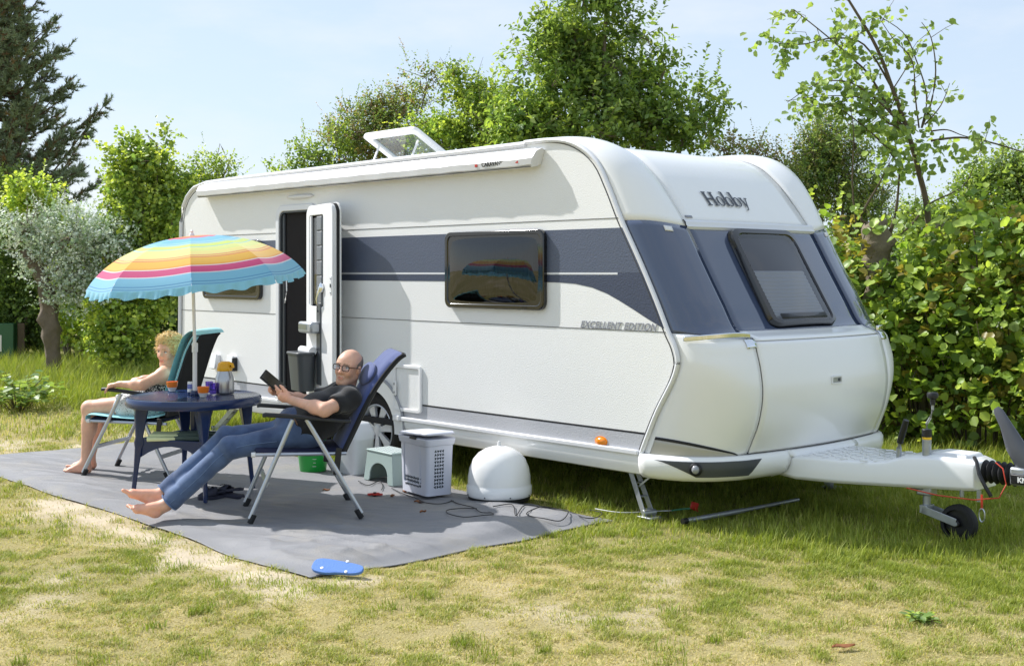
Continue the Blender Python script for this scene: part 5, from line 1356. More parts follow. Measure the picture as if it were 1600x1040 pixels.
def foot(f, ankle, heel, toe, up, side, s_=1.0):
    """up = instep side, side = towards the big toe"""
    A, Hh, T = [np.array(v, float) for v in (ankle, heel, toe)]; u, sd = nrm(up), nrm(side); d = nrm(T - Hh)
    f.cone(A, Hh + u * .03 + d * .01, .036 * s_, .032 * s_, .03)
    f.ell(Hh + u * .026 + d * .022, (.034, .032, .032), None, .02)
    ball = Hh + (T - Hh) * .70
    f.cone(A + d * .015 - u * .01, ball + u * .022, .034, .024, .03, flat=(sd, .8))
    f.cone(Hh + u * .022 + d * .03, ball + u * .018, .027, .024, .02, flat=(sd, .78))
    f.cone(ball + sd * .022 + u * .018, ball - sd * .028 + u * .015, .021, .017, .02)
    for i in range(5):
        o = .030 - .0165 * i; r = .0125 if i == 0 else .0088 - .0005 * i; ln = .062 - .006 * i - (.0 if i else .0)
        a = ball + sd * o + u * .016; b_ = a + d * ln + u * .004; f.cone(a, b_, r * 1.05, r, .007)

def head_frame(c, up, face):
    u = nrm(up); g = np.array(face, float); g = nrm(g - u * (g @ u)); l = np.cross(u, g); return np.array(c, float), g, l, u
def head(f, HF, w=1.0, jaw=1.0):
    c, g, l, u = HF; rot = np.stack([g, l, u], 1)
    P = lambda x, y, z_: c + g * x + l * y + u * z_
    f.ell(P(-.018, 0, .038), (.098, .077 * w, .088), rot, .02)
    f.ell(P(.022, 0, -.025), (.070, .062 * w, .088), rot, .03)
    f.ell(P(.040, 0, .035), (.052, .060 * w, .052), rot, .03)
    f.cone(P(.062, .012, -.100), P(.062, -.012, -.100), .019 * jaw, .019 * jaw, .025)
    for s_ in (1, -1):
        f.cone(P(-.012, s_ * .054 * w, -.055), P(.050, s_ * .024, -.098), .018 * jaw, .017 * jaw, .03)
        f.ell(P(.062, s_ * .036, -.030), (.026, .022, .024), rot, .025)
        f.cone(P(.083, s_ * .012, .022), P(.070, s_ * .050, .020), .010, .010, .016)
    for s_ in (1, -1):
        f.ell(P(.098, s_ * .032, .002), (.020, .016, .011), rot, .012, sub=True)
    f.cone(P(.086, 0, .012), P(.108, 0, -.030), .009, .0135, .012)
    for s_ in (1, -1): f.ell(P(.096, s_ * .013, -.034), (.011, .009, .008), rot, .008)
    f.cone(P(.086, .020, -.066), P(.086, -.020, -.066), .0065, .0065, .007); f.cone(P(.084, .016, -.077), P(.084, -.016, -.077), .0075, .0075, .007)
    f.ell(P(.100, 0, -.0712), (.016, .024, .0016), rot, .003, sub=True)
    for s_ in (1, -1):
        f.ell(P(-.010, s_ * .079 * w, -.004), (.021, .010, .033), rot, .006); f.ell(P(-.004, s_ * .089 * w, -.002), (.010, .006, .020), rot, .004, sub=True)
def head_colour(V_, col, HF, skin, lip, brow, stubble=None, w=1.0):
    c, g, l, u = HF; q = V_ - c; x, y, z_ = q @ g, q @ l, q @ u
    hd = (np.abs(z_) < .14) & (np.abs(y) < .1) & (x > -.12) & (x < .13)
    lp = hd & (x > .074) & (np.abs(y) < .021) & (z_ < -.0625) & (z_ > -.0805); col[lp] = lip
    bw = hd & (x > .055) & (np.abs(y) > .010) & (np.abs(y) < .052) & (z_ > .020) & (z_ < .029 - .1 * (np.abs(y) - .03)); col[bw] = col[bw] * .35 + np.array(brow) * .65
    ck = np.exp(-(((x - .07) / .035) ** 2 + ((np.abs(y) - .042) / .022) ** 2 + ((z_ + .03) / .025) ** 2)) * hd; col += ck[:, None] * np.array([.06, -.015, -.015])
    ns = np.exp(-(((x - .108) / .02) ** 2 + (y / .018) ** 2 + ((z_ + .03) / .02) ** 2)) * hd; col += ns[:, None] * np.array([.05, -.02, -.02])
    if stubble is not None:
        st = hd & (z_ < -.045) & (x > .0) & ~lp; col[st] = col[st] * .82 + np.array(stubble) * .18
    return hd, x, y, z_
def eyes(HF, parent, iris=(86, 104, 116)):
    c, g, l, u = HF; rot = Matrix((tuple(g), tuple(l), tuple(u))).transposed()
    P = lambda x, y, z_: Vector(c + g * x + l * y + u * z_)
    mw, mi, mlid = M('eye_white', (222, 216, 210), rough=.15), M('iris', iris, rough=.1), M('lash_line', (70, 48, 40), rough=.7)
    for s_ in (1, -1):
        b = B(); b.ell(P(.0745, s_ * .0325, .0015), (.0135, .0135, .0125), rot, 14, 10); e = b.build('eye', mw, parent)
        b = B(); b.ell(P(.0835, s_ * .0325, .0015), (.0052, .0062, .0062), rot, 12, 8); b.build('iris', mi, e)
        b = B(); b.tube([P(.078, s_ * .0325 - .014, .003), P(.0885, s_ * .0325 - .006, .0085), P(.0895, s_ * .0325 + .004, .0088), P(.079, s_ * .0325 + .015, .004)], .0022, n=6); b.build('eyelid', mlid, e)

m_skin = M_attr('skin', rough=.48, spec=.4, sss=.12, bump=.06, bscale=140)
def skin_obj(name, f, parent, base, paint, it=1):
    V_, F_ = f.mesh(); V_ = smoothv(V_, F_, it, .45)
    col = np.tile(np.array(lin(base)[:3]), (len(V_), 1)); n1 = fbm(V_[:, 0] * 14 + V_[:, 2] * 9, V_[:, 1] * 14 + V_[:, 2] * 5, 3)
    n2 = fbm(V_[:, 0] * 55 + V_[:, 2] * 31, V_[:, 1] * 55 - V_[:, 2] * 47, 2)
    col = col * (.80 + .28 * n1 + .14 * n2)[:, None] + (n1 - .5)[:, None] * np.array([.03, -.01, -.01])
    col = paint(V_, col); return np_mesh(name, V_, F_, m_skin, parent, np.clip(col, 0, 1), smooth=True)
def cloth_obj(name, f, parent, mat, it=1):
    V_, F_ = f.mesh(); V_ = smoothv(V_, F_, it, .45); return np_mesh(name, V_, F_, mat, parent, smooth=True)
def strands(name, pts, dirs, ln, wd, mat, parent, rg_, droop=.3, colr=None):
    """short hair locks as thin curved blades"""
    n = len(pts); d = dirs / np.linalg.norm(dirs, axis=1, keepdims=True); s_ = np.cross(d, rg_.normal(size=(n, 3))); s_ /= np.linalg.norm(s_, axis=1, keepdims=True)
    L = ln * rg_.uniform(.6, 1.2, n)[:, None]; dn = np.array([0, 0, -1.0])
    p1 = pts + d * L * .5; p2 = p1 + (d + dn * droop) * L * .5; w = wd * rg_.uniform(.7, 1.3, n)[:, None]
    v = np.stack([pts - s_ * w, pts + s_ * w, p1 + s_ * w * .8, p1 - s_ * w * .8, p2], 1).reshape(-1, 3); k = (np.arange(n) * 5)[:, None]
    F_ = np.concatenate([k + [0, 1, 2], k + [0, 2, 3], k + [3, 2, 4]], 0); return np_mesh(name, v, F_, mat, parent, colr, smooth=True)

# ------------------------------------------------------------------ the man
man = empty('person', (MC[0], MC[1], .020), MA)
tag(man, 'man in black t-shirt, jeans and glasses reclining barefoot with a tablet', 'person')
def arms(f, sh, el, wr, r, k=.03):
    f.cone(sh, el, r[0], r[1], k); f.cone(el, wr, r[2], r[3], k); m_ = np.array(el) * .72 + np.array(wr) * .28; f.ell(m_, (r[2] * 1.12,) * 3, None, .03)
HIPL, HIPR = (.02, .085, .535), (.02, -.085, .535)
KNL, KNR = (.49, .10, .465), (.50, -.075, .515)
ANL, ANR = (.885, .045, .105), (.915, -.035, .160)
SHL, SHR = (-.30, .185, .785), (-.285, -.185, .79)
ELL, ELR = (-.115, .315, .725), (-.04, -.29, .72)
WRL, WRR = (.075, .150, .775), (.135, -.125, .80)
HM = head_frame((-.312, .02, .978), (-.17, .03, .98), (.58, .81, .03))
f = Field((-.60, -.46, -.02), (1.28, .46, 1.16), .0055)
f.cone((-.02, 0, .55), (-.12, 0, .64), .125, .125, .06, flat=((0, 1, 0), .78)); f.cone((-.12, 0, .635), (-.27, 0, .74), .100, .085, .05, flat=((0, 1, 0), .70))
f.cone((SHL[0], SHL[1], SHL[2] - .012), (SHR[0], SHR[1], SHR[2] - .012), .056, .056, .05)
f.cone((-.290, 0, .80), (-.335, -.004, .925), .058, .053, .025)
for hp_, kn, an in ((HIPL, KNL, ANL), (HIPR, KNR, ANR)): f.cone(hp_, kn, .075, .052, .03); f.cone(kn, an, .050, .034, .03)
for sh, el, wr in ((SHL, ELL, WRL), (SHR, ELR, WRR)): arms(f, sh, el, wr, (.055, .042, .044, .028))
head(f, HM, 1.03, 1.1)
hd_d = nrm(np.array(WRL) - np.array(ELL))
hand(f, WRL, (.78, -.55, .30), (.1, -.72, .45), (.2, .1, .95), curl=1.05)
hand(f, WRR, (.66, .62, .38), (-.05, .80, .35), (.15, -.15, .95), curl=1.05)
foot(f, ANL, (.955, .035, .022), (1.140, .055, .085), (-.45, .0, .9), (0, -1, 0)); foot(f, ANR, (.975, -.030, .085), (1.180, -.01, .190), (-.45, .0, .9), (0, 1, 0))
SKM = (219, 171, 146)
def paint_man(V_, col):
    hd, x, y, z_ = head_colour(V_, col, HM, SKM, np.array(lin((198, 138, 118))[:3]), lin((120, 96, 80))[:3], stubble=lin((150, 140, 132))[:3])
    ft = V_[:, 0] > .93; col[ft] = col[ft] * np.array([1.12, 1.02, 1.0]) + np.array([.02, .0, .0])
    for L_ in (WRL, WRR):
        dd = np.linalg.norm(V_ - (np.array(L_) + np.array([.07, -.04 if L_[1] > 0 else .04, .03])), axis=1) < .08; col[dd] = col[dd] * np.array([1.02, .95, .93])
    return col
body = skin_obj('body', f, man, SKM, paint_man)
eyes(HM, man)
# hair: short grey fringe round the back and the sides
c, g, l, u = HM; P = lambda x, y, z_: c + g * x + l * y + u * z_
fh = Field(tuple(c - .16), tuple(c + .16), .004); fh.ell(P(-.020, 0, .036), (.102, .084, .091), np.stack([g, l, u], 1), 0)
fh.cut(P(-.01, 0, .055), nrm(u * .9 + g * .55)); fh.cut(P(.030, 0, 0), nrm(g * .9 + u * .25)); fh.cut(P(-.02, 0, -.055), nrm(-u * .9 + g * .5))
fh.warp(lambda x, y, z_: .004 * np.sin(x * 420) * np.sin(y * 390) * np.sin(z_ * 410))
cloth_obj('hair', fh, man, M('grey_hair', (128, 116, 106), rough=.8, var=.4, vscale=120, bump=.8, bscale=300))
b = B(); rgs = m_bpl
def gl(x, y, z_): return Vector(P(x, y, z_))
for s_ in (1, -1):
    oc = rrect(.056, .040, .012, 4, s_ * .035, .000); ic = rrect(.0475, .032, .009, 4, s_ * .035, .000)
    ring_poly(b, oc, ic, .104, .108, lambda uu, v, w: gl(w - .35 * uu * uu, uu, v))
    b.tube([gl(.101, s_ * .063, .010), gl(.06, s_ * .078, .010), (gl(-.005, s_ * .086, .008)), gl(-.03, s_ * .085, -.012)], .0026, n=6)
b.tube([gl(.107, .009, .006), gl(.110, 0, .009), gl(.107, -.009, .006)], .003, n=6)
gls = empty('glasses', man.location, MA); tag(gls, 'dark rectangular glasses worn by the man in black', 'glasses'); b.build('frame', M('dark_tortoise', (48, 30, 30), rough=.25), gls)
for s_ in (1, -1):
    b = B(); b.prism(rrect(.048, .0325, .009, 4, s_ * .035, 0), .1055, .1060, lambda uu, v, w: gl(w - .35 * uu * uu, uu, v)); b.build('lens', M_glass('spectacle_lens', (250, 250, 252), alpha=.15), gls)
# t-shirt
f = Field((-.60, -.42, .40), (.22, .42, .95), .0055)
f.cone((.0, 0, .565), (-.12, 0, .655), .148, .150, .06, flat=((0, 1, 0), .80)); f.cone((-.12, 0, .648), (-.272, 0, .752), .138, .120, .06, flat=((0, 1, 0), .66))
f.cone((SHL[0], SHL[1], SHL[2] - .008), (SHR[0], SHR[1], SHR[2] - .008), .074, .074, .06); f.ell((-.06, 0, .64), (.12, .13, .115), None, .05)
for sh, el in ((SHL, ELL), (SHR, ELR)):
    m_ = np.array(sh) * .25 + np.array(el) * .75; f.cone(sh, m_, .072, .066, .04)
for sh, el in ((SHL, ELL), (SHR, ELR)):
    d = nrm(np.array(el) - np.array(sh)); m_ = np.array(sh) * .38 + np.array(el) * .62
    g_ = f.region(m_ - .14, m_ + .14); sl, PP = g_
    dd = (PP - m_.astype(np.float32)) @ d.astype(np.float32); rad = np.linalg.norm(PP - m_.astype(np.float32), axis=-1)
    f.D[sl] = np.where((dd > -.002) & (rad < .115), np.maximum(f.D[sl], dd), f.D[sl])
f.cut((.062, 0, .60), nrm((.85, 0, -.30))); f.ell((-.268, .010, .892), (.076, .072, .080), None, .01, sub=True)
f.warp(lambda x, y, z_: .0035 * np.sin((x * .8 + z_ * .9) * 55 + 3 * np.sin(y * 14)) * np.exp(-((x + .05) / .16) ** 2) + .003 * np.sin((x - z_) * 38 + y * 20))
cloth_obj('t_shirt', f, man, M('black_cotton', (24, 24, 28), rough=.9, sheen=.25, bump=.2, bscale=200))
# jeans
f = Field((-.22, -.30, -.0), (1.02, .30, .78), .0055)
f.cone((-.03, 0, .545), (.06, 0, .585), .135, .128, .05, flat=((0, 1, 0), .80))
for (hp_, kn, an), zz in (((HIPL, KNL, ANL), 0), ((HIPR, KNR, ANR), 1)):
    f.cone(hp_, kn, .096, .070, .04); f.cone(kn, np.array(an) * 1.0 + np.array((-.005, 0, 0)), .069, .064, .04)
for an, kn in ((ANL, KNL), (ANR, KNR)):
    d = nrm(np.array(an) - np.array(kn)); m_ = np.array(an) - d * .012; sl, PP = f.region(m_ - .12, m_ + .12)
    dd = (PP - m_.astype(np.float32)) @ d.astype(np.float32); rad = np.linalg.norm(np.cross(PP - m_.astype(np.float32), d.astype(np.float32)), axis=-1)
    f.D[sl] = np.where((dd > -.002) & (rad < .085), np.maximum(f.D[sl], dd), f.D[sl])
    sl, PP = f.region(m_ - .10, m_ + .10); f.D[sl] = f.D[sl]
f.cut((.075, 0, .62), nrm((-.42, 0, .9))) if False else None
f.cut((-.075, 0, .60), nrm((-.8, 0, .55)))
f.warp(lambda x, y, z_: (.0115 * (.5 - np.abs(np.sin((x * .8 - z_ * .55) * 27 + 2.0 * np.sin(y * 13 + x * 5))))  * (np.exp(-((x - .50) / .10) ** 2) + .9 * np.exp(-((x - .86) / .09) ** 2) + .7 * np.exp(-((x - .10) / .10) ** 2))))
mj = bpy.data.materials.new('blue_denim'); mj.use_nodes = True; n_, l_ = mj.node_tree.nodes, mj.node_tree.links; bs = n_['Principled BSDF']; t_ = n_.new('ShaderNodeTexCoord')
nz1 = n_.new('ShaderNodeTexNoise'); nz1.inputs['Scale'].default_value = 6; nz1.inputs['Detail'].default_value = 6; rp_ = n_.new('ShaderNodeValToRGB'); rp_.color_ramp.elements[0].color = lin((42, 58, 92)); rp_.color_ramp.elements[1].color = lin((94, 116, 152)); rp_.color_ramp.elements[0].position = .3; rp_.color_ramp.elements[1].position = .75
l_.new(t_.outputs['Object'], nz1.inputs['Vector']); l_.new(nz1.outputs['Fac'], rp_.inputs['Fac']); l_.new(rp_.outputs['Color'], bs.inputs['Base Color']); bs.inputs['Roughness'].default_value = .9; bs.inputs['Sheen Weight'].default_value = .2
nz2 = n_.new('ShaderNodeTexNoise'); nz2.inputs['Scale'].default_value = 320; bp_ = n_.new('ShaderNodeBump'); bp_.inputs['Strength'].default_value = .3; bp_.inputs['Distance'].default_value = .004; l_.new(t_.outputs['Object'], nz2.inputs['Vector']); l_.new(nz2.outputs['Fac'], bp_.inputs['Height']); l_.new(bp_.outputs['Normal'], bs.inputs['Normal'])
jeans = cloth_obj('jeans', f, man, mj)
m_stitch = M('denim_hem', (104, 124, 158), rough=.9)
for (hp_, kn, an) in ((HIPL, KNL, ANL), (HIPR, KNR, ANR)):
    d = Vector(an) - Vector(kn); d.normalize(); x_, y_, _ = frame_from(d); cc = Vector(an) - d * .016
    b = B(); b.tube([cc + (x_ * math.cos(t) + y_ * math.sin(t)) * .0655 for t in np.linspace(0, 2 * math.pi, 25)], .004, n=6); b.build('hem', m_stitch, jeans)
    b = B(); P0, P1, P2 = Vector(hp_), Vector(kn), Vector(an); o_ = Vector((0, 1, 0))
    b.tube(curve_pts([tuple(P0.lerp(P1, .35) + o_ * .0905), tuple(P1 + o_ * .0705), tuple(P1.lerp(P2, .5) + o_ * .0675), tuple(P2 + o_ * .0645 - d * .02)], 5), .0022, n=5); b.build('side_seam', m_stitch, jeans)
b = B(); bc = Vector((.045, 0, .625)); 
pts = []
for k in range(25):
    t = math.pi * (k / 24) ; pts.append((.055 + .105 * math.sin(t) * .45 - .02, .150 * math.cos(t), .605 + .075 * math.sin(t)))
b.tube(pts, .020, n=8, flat=.30, up=(.6, 0, .8)); b.build('belt', M('brown_leather', (128, 98, 74), rough=.6, bump=.2, bscale=80), man)
b = B(); b.box((.088, 0, .685), (.012, .05, .045), Matrix.Rotation(R(35), 3, 'Y')); b.build('belt_buckle', m_galv, man, bevel=.003)
# tablet in his hands
tab = empty('tablet_computer', man.location, MA); tag(tab, 'small tablet in a black folding case held by the man', 'tablet')
lx = Vector((-.72, .05, -.62)).normalized(); sx_ = Vector((-.30, -.78, .42)); sx_ = (sx_ - lx * sx_.dot(lx)).normalized(); nx_ = lx.cross(sx_); Rm = Matrix((lx, sx_, nx_)).transposed()
tcn = Vector((.195, .0, .888))
b = B(); b.box(tcn, (.185, .118, .010), Rm); b.build('case', M('black_case', (30, 30, 34), rough=.6), tab, bevel=.004)
b = B(); b.box(tcn + nx_ * (.0062 if nx_.x < 0 else -.0062), (.17, .104, .002), Rm); b.build('screen', m_smoke, tab)
b = B(); q = tcn + lx * -.078 + sx_ * .03 + nx_ * (-.0052 if nx_.x < 0 else .0052); b.cyl(q, q + nx_ * (-.002 if nx_.x < 0 else .002), .005, n=10); b.build('camera_lens', m_trim, tab)

# ------------------------------------------------------------------ the woman
wom = empty('person', (WCx[0], WCx[1], .018), WA)
tag(wom, 'blonde short haired woman with bare shoulders sitting in a turquoise covered chair', 'person')
HIPL, HIPR = (-.05, .085, .565), (-.05, -.085, .565)
KNL, KNR = (.405, .125, .530), (.425, -.105, .520)
ANL, ANR = (.435, .135, .085), (.515, -.075, .085)
SHL, SHR = (-.265, .165, .815), (-.265, -.165, .83)
ELL, ELR = (-.155, .300, .745), (-.08, -.31, .745)
WRL, WRR = (.06, .272, .745), (.13, -.255, .745)
HWm = head_frame((-.238, .015, .995), (-.03, .06, 1), (.24, .97, -.02))
f = Field((-.48, -.42, -.015), (.78, .42, 1.16), .0055)
f.cone((-.08, 0, .575), (-.15, 0, .665), .125, .108, .06, flat=((0, 1, 0), .76)); f.cone((-.15, 0, .665), (-.235, 0, .775), .106, .11, .06, flat=((0, 1, 0), .72))
f.cone(SHL, SHR, .062, .062, .06); f.cone((-.25, 0, .835), (-.24, .008, .925), .050, .049, .03)
for s_ in (1, -1): f.ell((-.145, s_ * .075, .755), (.07, .07, .065), None, .04)
for hp_, kn, an in ((HIPL, KNL, ANL), (HIPR, KNR, ANR)):
    f.cone(hp_, kn, .092, .064, .03); f.cone(kn, an, .056, .036, .03); cf = np.array(kn) * .70 + np.array(an) * .30 + np.array((-.018, 0, 0)); f.ell(cf, (.058, .054, .10), None, .04)
for sh, el, wr in ((SHL, ELL, WRL), (SHR, ELR, WRR)): arms(f, sh, el, wr, (.052, .040, .040, .026))
head(f, HWm, 1.0, .95)
hand(f, WRL, (.92, -.1, -.22), (0, .15, -1), (.2, -1, 0), curl=.75, scale=.92); hand(f, WRR, (.92, .1, -.22), (0, -.15, -1), (.2, 1, 0), curl=.75, scale=.92)
foot(f, ANL, (.400, .140, .006), (.620, .165, .006), (0, 0, 1), (0, -1, 0), .95); foot(f, ANR, (.480, -.075, .006), (.705, -.060, .006), (0, 0, 1), (0, 1, 0), .95)
SKW = (222, 174, 148)
def paint_wom(V_, col):
    head_colour(V_, col, HWm, SKW, np.array(lin((204, 138, 122))[:3]), lin((170, 130, 90))[:3]); ft = V_[:, 2] < .07; col[ft] = col[ft] * np.array([1.05, .96, .94]); return col
skin_obj('body', f, wom, SKW, paint_wom); eyes(HWm, wom, (110, 130, 140))
# dress
f = Field((-.44, -.30, .42), (.24, .30, .90), .0055)
f.cone((-.08, 0, .58), (-.15, 0, .665), .142, .122, .06, flat=((0, 1, 0), .76)); f.cone((-.15, 0, .665), (-.23, 0, .765), .120, .122, .06, flat=((0, 1, 0), .72))
for s_ in (1, -1): f.ell((-.143, s_ * .075, .752), (.080, .08, .075), None, .04)
for hp_, kn in ((HIPL, KNL), (HIPR, KNR)):
    m_ = np.array(hp_) * .56 + np.array(kn) * .44; f.cone(hp_, m_, .108, .098, .05)
f.cut((.145, 0, .5), (1, 0, -.1)); f.cut((-.2, 0, .808), nrm((.15, 0, 1)))
f.warp(lambda x, y, z_: .004 * np.sin((x + z_) * 50 + 3 * np.sin(y * 15)))
md_ = bpy.data.materials.new('speckled_summer_cloth'); md_.use_nodes = True; n_, l_ = md_.node_tree.nodes, md_.node_tree.links; bs = n_['Principled BSDF']; t_ = n_.new('ShaderNodeTexCoord'); vz = n_.new('ShaderNodeTexNoise'); vz.inputs['Scale'].default_value = 95; vz.inputs['Detail'].default_value = 2
sp_ = n_.new('ShaderNodeSeparateXYZ'); l_.new(t_.outputs['Object'], sp_.inputs[0]); mr_ = n_.new('ShaderNodeMapRange'); mr_.inputs[1].default_value = .60; mr_.inputs[2].default_value = .68; mr_.inputs[3].default_value = .36; mr_.inputs[4].default_value = .56; l_.new(sp_.outputs['Z'], mr_.inputs[0])
gt = n_.new('ShaderNodeMath'); gt.operation = 'GREATER_THAN'; l_.new(t_.outputs['Object'], vz.inputs['Vector']); l_.new(vz.outputs['Fac'], gt.inputs[0]); l_.new(mr_.outputs[0], gt.inputs[1])
mxc = n_.new('ShaderNodeMixRGB'); mxc.inputs[1].default_value = lin((34, 36, 42)); mxc.inputs[2].default_value = lin((222, 224, 222)); l_.new(gt.outputs[0], mxc.inputs['Fac']); l_.new(mxc.outputs[0], bs.inputs['Base Color']); bs.inputs['Roughness'].default_value = .9
cloth_obj('dress', f, wom, md_)
# hair
c, g, l, u = HWm; P = lambda x, y, z_: c + g * x + l * y + u * z_; rot = np.stack([g, l, u], 1)
fh = Field(tuple(c - .20), tuple(c + .20), .0045); fh.ell(P(-.022, 0, .050), (.112, .098, .102), rot, 0); fh.ell(P(.03, 0, .105), (.06, .075, .04), rot, .03); fh.ell(P(-.06, 0, -.01), (.06, .08, .085), rot, .03)
for s_ in (1, -1): fh.ell(P(.012, s_ * .078, .02), (.035, .022, .05), rot, .02)
fh.ell(P(.10, 0, -.030), (.075, .068, .105), rot, .008, sub=True); fh.cut(P(-.02, 0, -.072), -u)
fh.warp(lambda x, y, z_: .010 * (np.sin(x * 95 + 4 * np.sin(z_ * 60)) * np.sin(y * 88 + 3 * np.sin(x * 70)) * np.sin(z_ * 92 + 2)))
mh = M('blonde_hair', (222, 196, 140), rough=.6, var=.35, vscale=70, bump=.8, bscale=220)
ho = cloth_obj('hair', fh, wom, mh)
rg_ = np.random.default_rng(5); hv = np.empty(len(ho.data.vertices) * 3, np.float32); ho.data.vertices.foreach_get('co', hv); hv = hv.reshape(-1, 3); sel = hv[rg_.integers(0, len(hv), 2600)]
dirs = (sel - P(-.03, 0, .0)); dirs = dirs / np.linalg.norm(dirs, axis=1, keepdims=True) + rg_.normal(0, .55, dirs.shape) + g * .15
cl = np.array(lin((228, 204, 150))[:3]) * rg_.uniform(.6, 1.35, (len(sel), 1)); strands('hair_locks', sel - dirs * .004, dirs, .030, .0022, M_attr('hair_lock', rough=.5, spec=.4, trans=.15, tint=(1, 1, 1)), wom, rg_, .35, np.repeat(cl, 5, 0))['kind'] = 'stuff'
# ================================================================== plants
m_leaf = M_attr('leaf', rough=.42, spec=.45, trans=.46, tint=(1.22, 1.22, .62))
m_leafs = M_attr('silver_leaf', rough=.55, spec=.3, trans=.25, tint=(1.05, 1.1, .8))
m_needle = M_attr('needle', rough=.6, spec=.25)
m_bark = M('grey_brown_bark', (126, 114, 98), rough=.95, var=.45, vscale=9, bump=1.0, bscale=30, detail=8)
m_barkd = M('dark_bark', (112, 100, 86), rough=.95, var=.4, vscale=10, bump=.8, bscale=40, detail=8)
m_twig = M('twig_bark', (96, 84, 66), rough=.9, var=.3, vscale=15)
def unit(a): return a / np.maximum(np.linalg.norm(a, axis=-1, keepdims=True), 1e-9)
def leaf_mesh(c, d, n, L, Wd, col, shape='round', fold=.25):
    """c base points, d direction, n leaf normal, L length, Wd half width -> verts, quads, colours"""
    d = unit(d); s_ = unit(np.cross(n, d)); n = np.cross(d, s_); L = L[:, None]; Wd = Wd[:, None]; N = len(c)
    if shape == 'round': a, b_ = (.30, .92), (.74, .88)
    elif shape == 'lance': a, b_ = (.32, 1.0), (.70, .72)
    else: a, b_ = (.35, 1.0), (.7, .8)
    tip = c + d * L - n * L * .10
    l1 = c + d * L * a[0] + s_ * Wd * a[1] + n * Wd * fold; l2 = c + d * L * b_[0] + s_ * Wd * b_[1] + n * Wd * fold * .7
    r1 = c + d * L * a[0] - s_ * Wd * a[1] + n * Wd * fold; r2 = c + d * L * b_[0] - s_ * Wd * b_[1] + n * Wd * fold * .7
    v = np.stack([c, l1, l2, tip, r2, r1], 1).reshape(-1, 3); k = (np.arange(N) * 6)[:, None]
    f = np.concatenate([k + [0, 3, 2, 1], k + [0, 5, 4, 3]], 0); return v, f, np.repeat(col, 6, 0)
def n3(p, s_): 
    return fbm(p[:, 0] * s_ + p[:, 2] * s_ * .7 + 11, p[:, 1] * s_ - p[:, 2] * s_ * .8 + 7, 3)
def shoots_in(lobes, n, rg_, surf=2.6, gap=.0, gscale=1.3):
    vol = np.array([r[0] * r[1] * r[2] for c, r in lobes]); pk = rg_.choice(len(lobes), n, p=vol / vol.sum())
    C_ = np.array([c for c, r in lobes])[pk]; R_ = np.array([r for c, r in lobes])[pk]
    u = unit(rg_.normal(size=(n, 3))); rad = rg_.random(n)[:, None] ** (1 / surf); p = C_ + u * R_ * rad
    ok = (p[:, 2] > .05) & (n3(p, gscale) > gap); return p[ok], u[ok], C_[ok], pk[ok]
def make_crown(lobes, nsh, per, slen, L, Wd, pal, rg_, shape='round', up=.35, droop=.15, gap=.30, gscale=1.3, surf=2.6, spread=.9, size_var=.35, tipyellow=.22, sprig=.05):
    p, u, C_, _ = shoots_in(lobes, nsh, rg_, surf, gap, gscale); n = len(p)
    sd = unit(u * .8 + rg_.normal(0, .45, (n, 3)) + np.array([0, 0, up])); sl = slen * rg_.uniform(.5, 1.25, n)
    cs, ds, ns, cols, Ls = [], [], [], [], []
    base = np.array([lin(c)[:3] for c in pal]); pick = base[rg_.integers(0, len(base), n)]
    tone = (.65 + .75 * n3(p, 2.1))[:, None]
    for k in range(per):
        t = (k + .5) / per; q = p + sd * (sl * t)[:, None] - np.array([0, 0, 1]) * (droop * sl * t * t)[:, None] + rg_.normal(0, .012, (n, 3))
        side = unit(np.cross(sd, rg_.normal(size=(n, 3)))); d = unit(sd * .55 + side * spread + np.array([0, 0, -.12]))
        nn = unit(np.array([0, 0, 1.0]) + rg_.normal(0, .55, (n, 3)) + u * .25)
        cs.append(q); ds.append(d); ns.append(nn); c = pick * tone * rg_.uniform(.75, 1.25, (n, 1))
        c = c * (1 + tipyellow * t * np.array([1.3, .9, -.2])); cols.append(c); Ls.append(L * rg_.uniform(1 - size_var, 1 + size_var, n) * (1 - .25 * t))
    # long loose sprigs that break the outline
    p2, u2, _, _ = shoots_in(lobes, max(8, int(nsh * sprig)), rg_, 14, gap, gscale); m = len(p2); sd2 = unit(u2 * .8 + rg_.normal(0, .3, (m, 3)) + np.array([0, 0, up + .5])); sl2 = slen * rg_.uniform(1.2, 2.8, m); pk2 = base[rg_.integers(0, len(base), m)]
    for k in range(per * 3):
        t = (k + .5) / (per * 3); q = p2 + sd2 * (sl2 * t)[:, None] + np.array([0, 0, -.25]) * (sl2 * t * t)[:, None]; side = unit(np.cross(sd2, rg_.normal(size=(m, 3))))
        cs.append(q); ds.append(unit(sd2 * .6 + side * .8)); ns.append(unit(np.array([0, 0, 1.0]) + rg_.normal(0, .55, (m, 3)))); cols.append(pk2 * rg_.uniform(.8, 1.3, (m, 1)) * (1 + tipyellow * t * np.array([1.3, .9, -.2]))); Ls.append(L * rg_.uniform(.6, 1.1, m) * (1 - .4 * t))
    p, sd, sl, C_ = np.concatenate([p, p2]), np.concatenate([sd, sd2]), np.concatenate([sl, sl2]), np.concatenate([C_, p2 - u2 * .15])
    cs, ds, ns, cols, Ls = [np.concatenate(a) for a in (cs, ds, ns, cols, Ls)]
    return leaf_mesh(cs, ds, ns, Ls, Ls * Wd / L, np.clip(cols, 0, 1), shape), (p, sd, sl, C_)
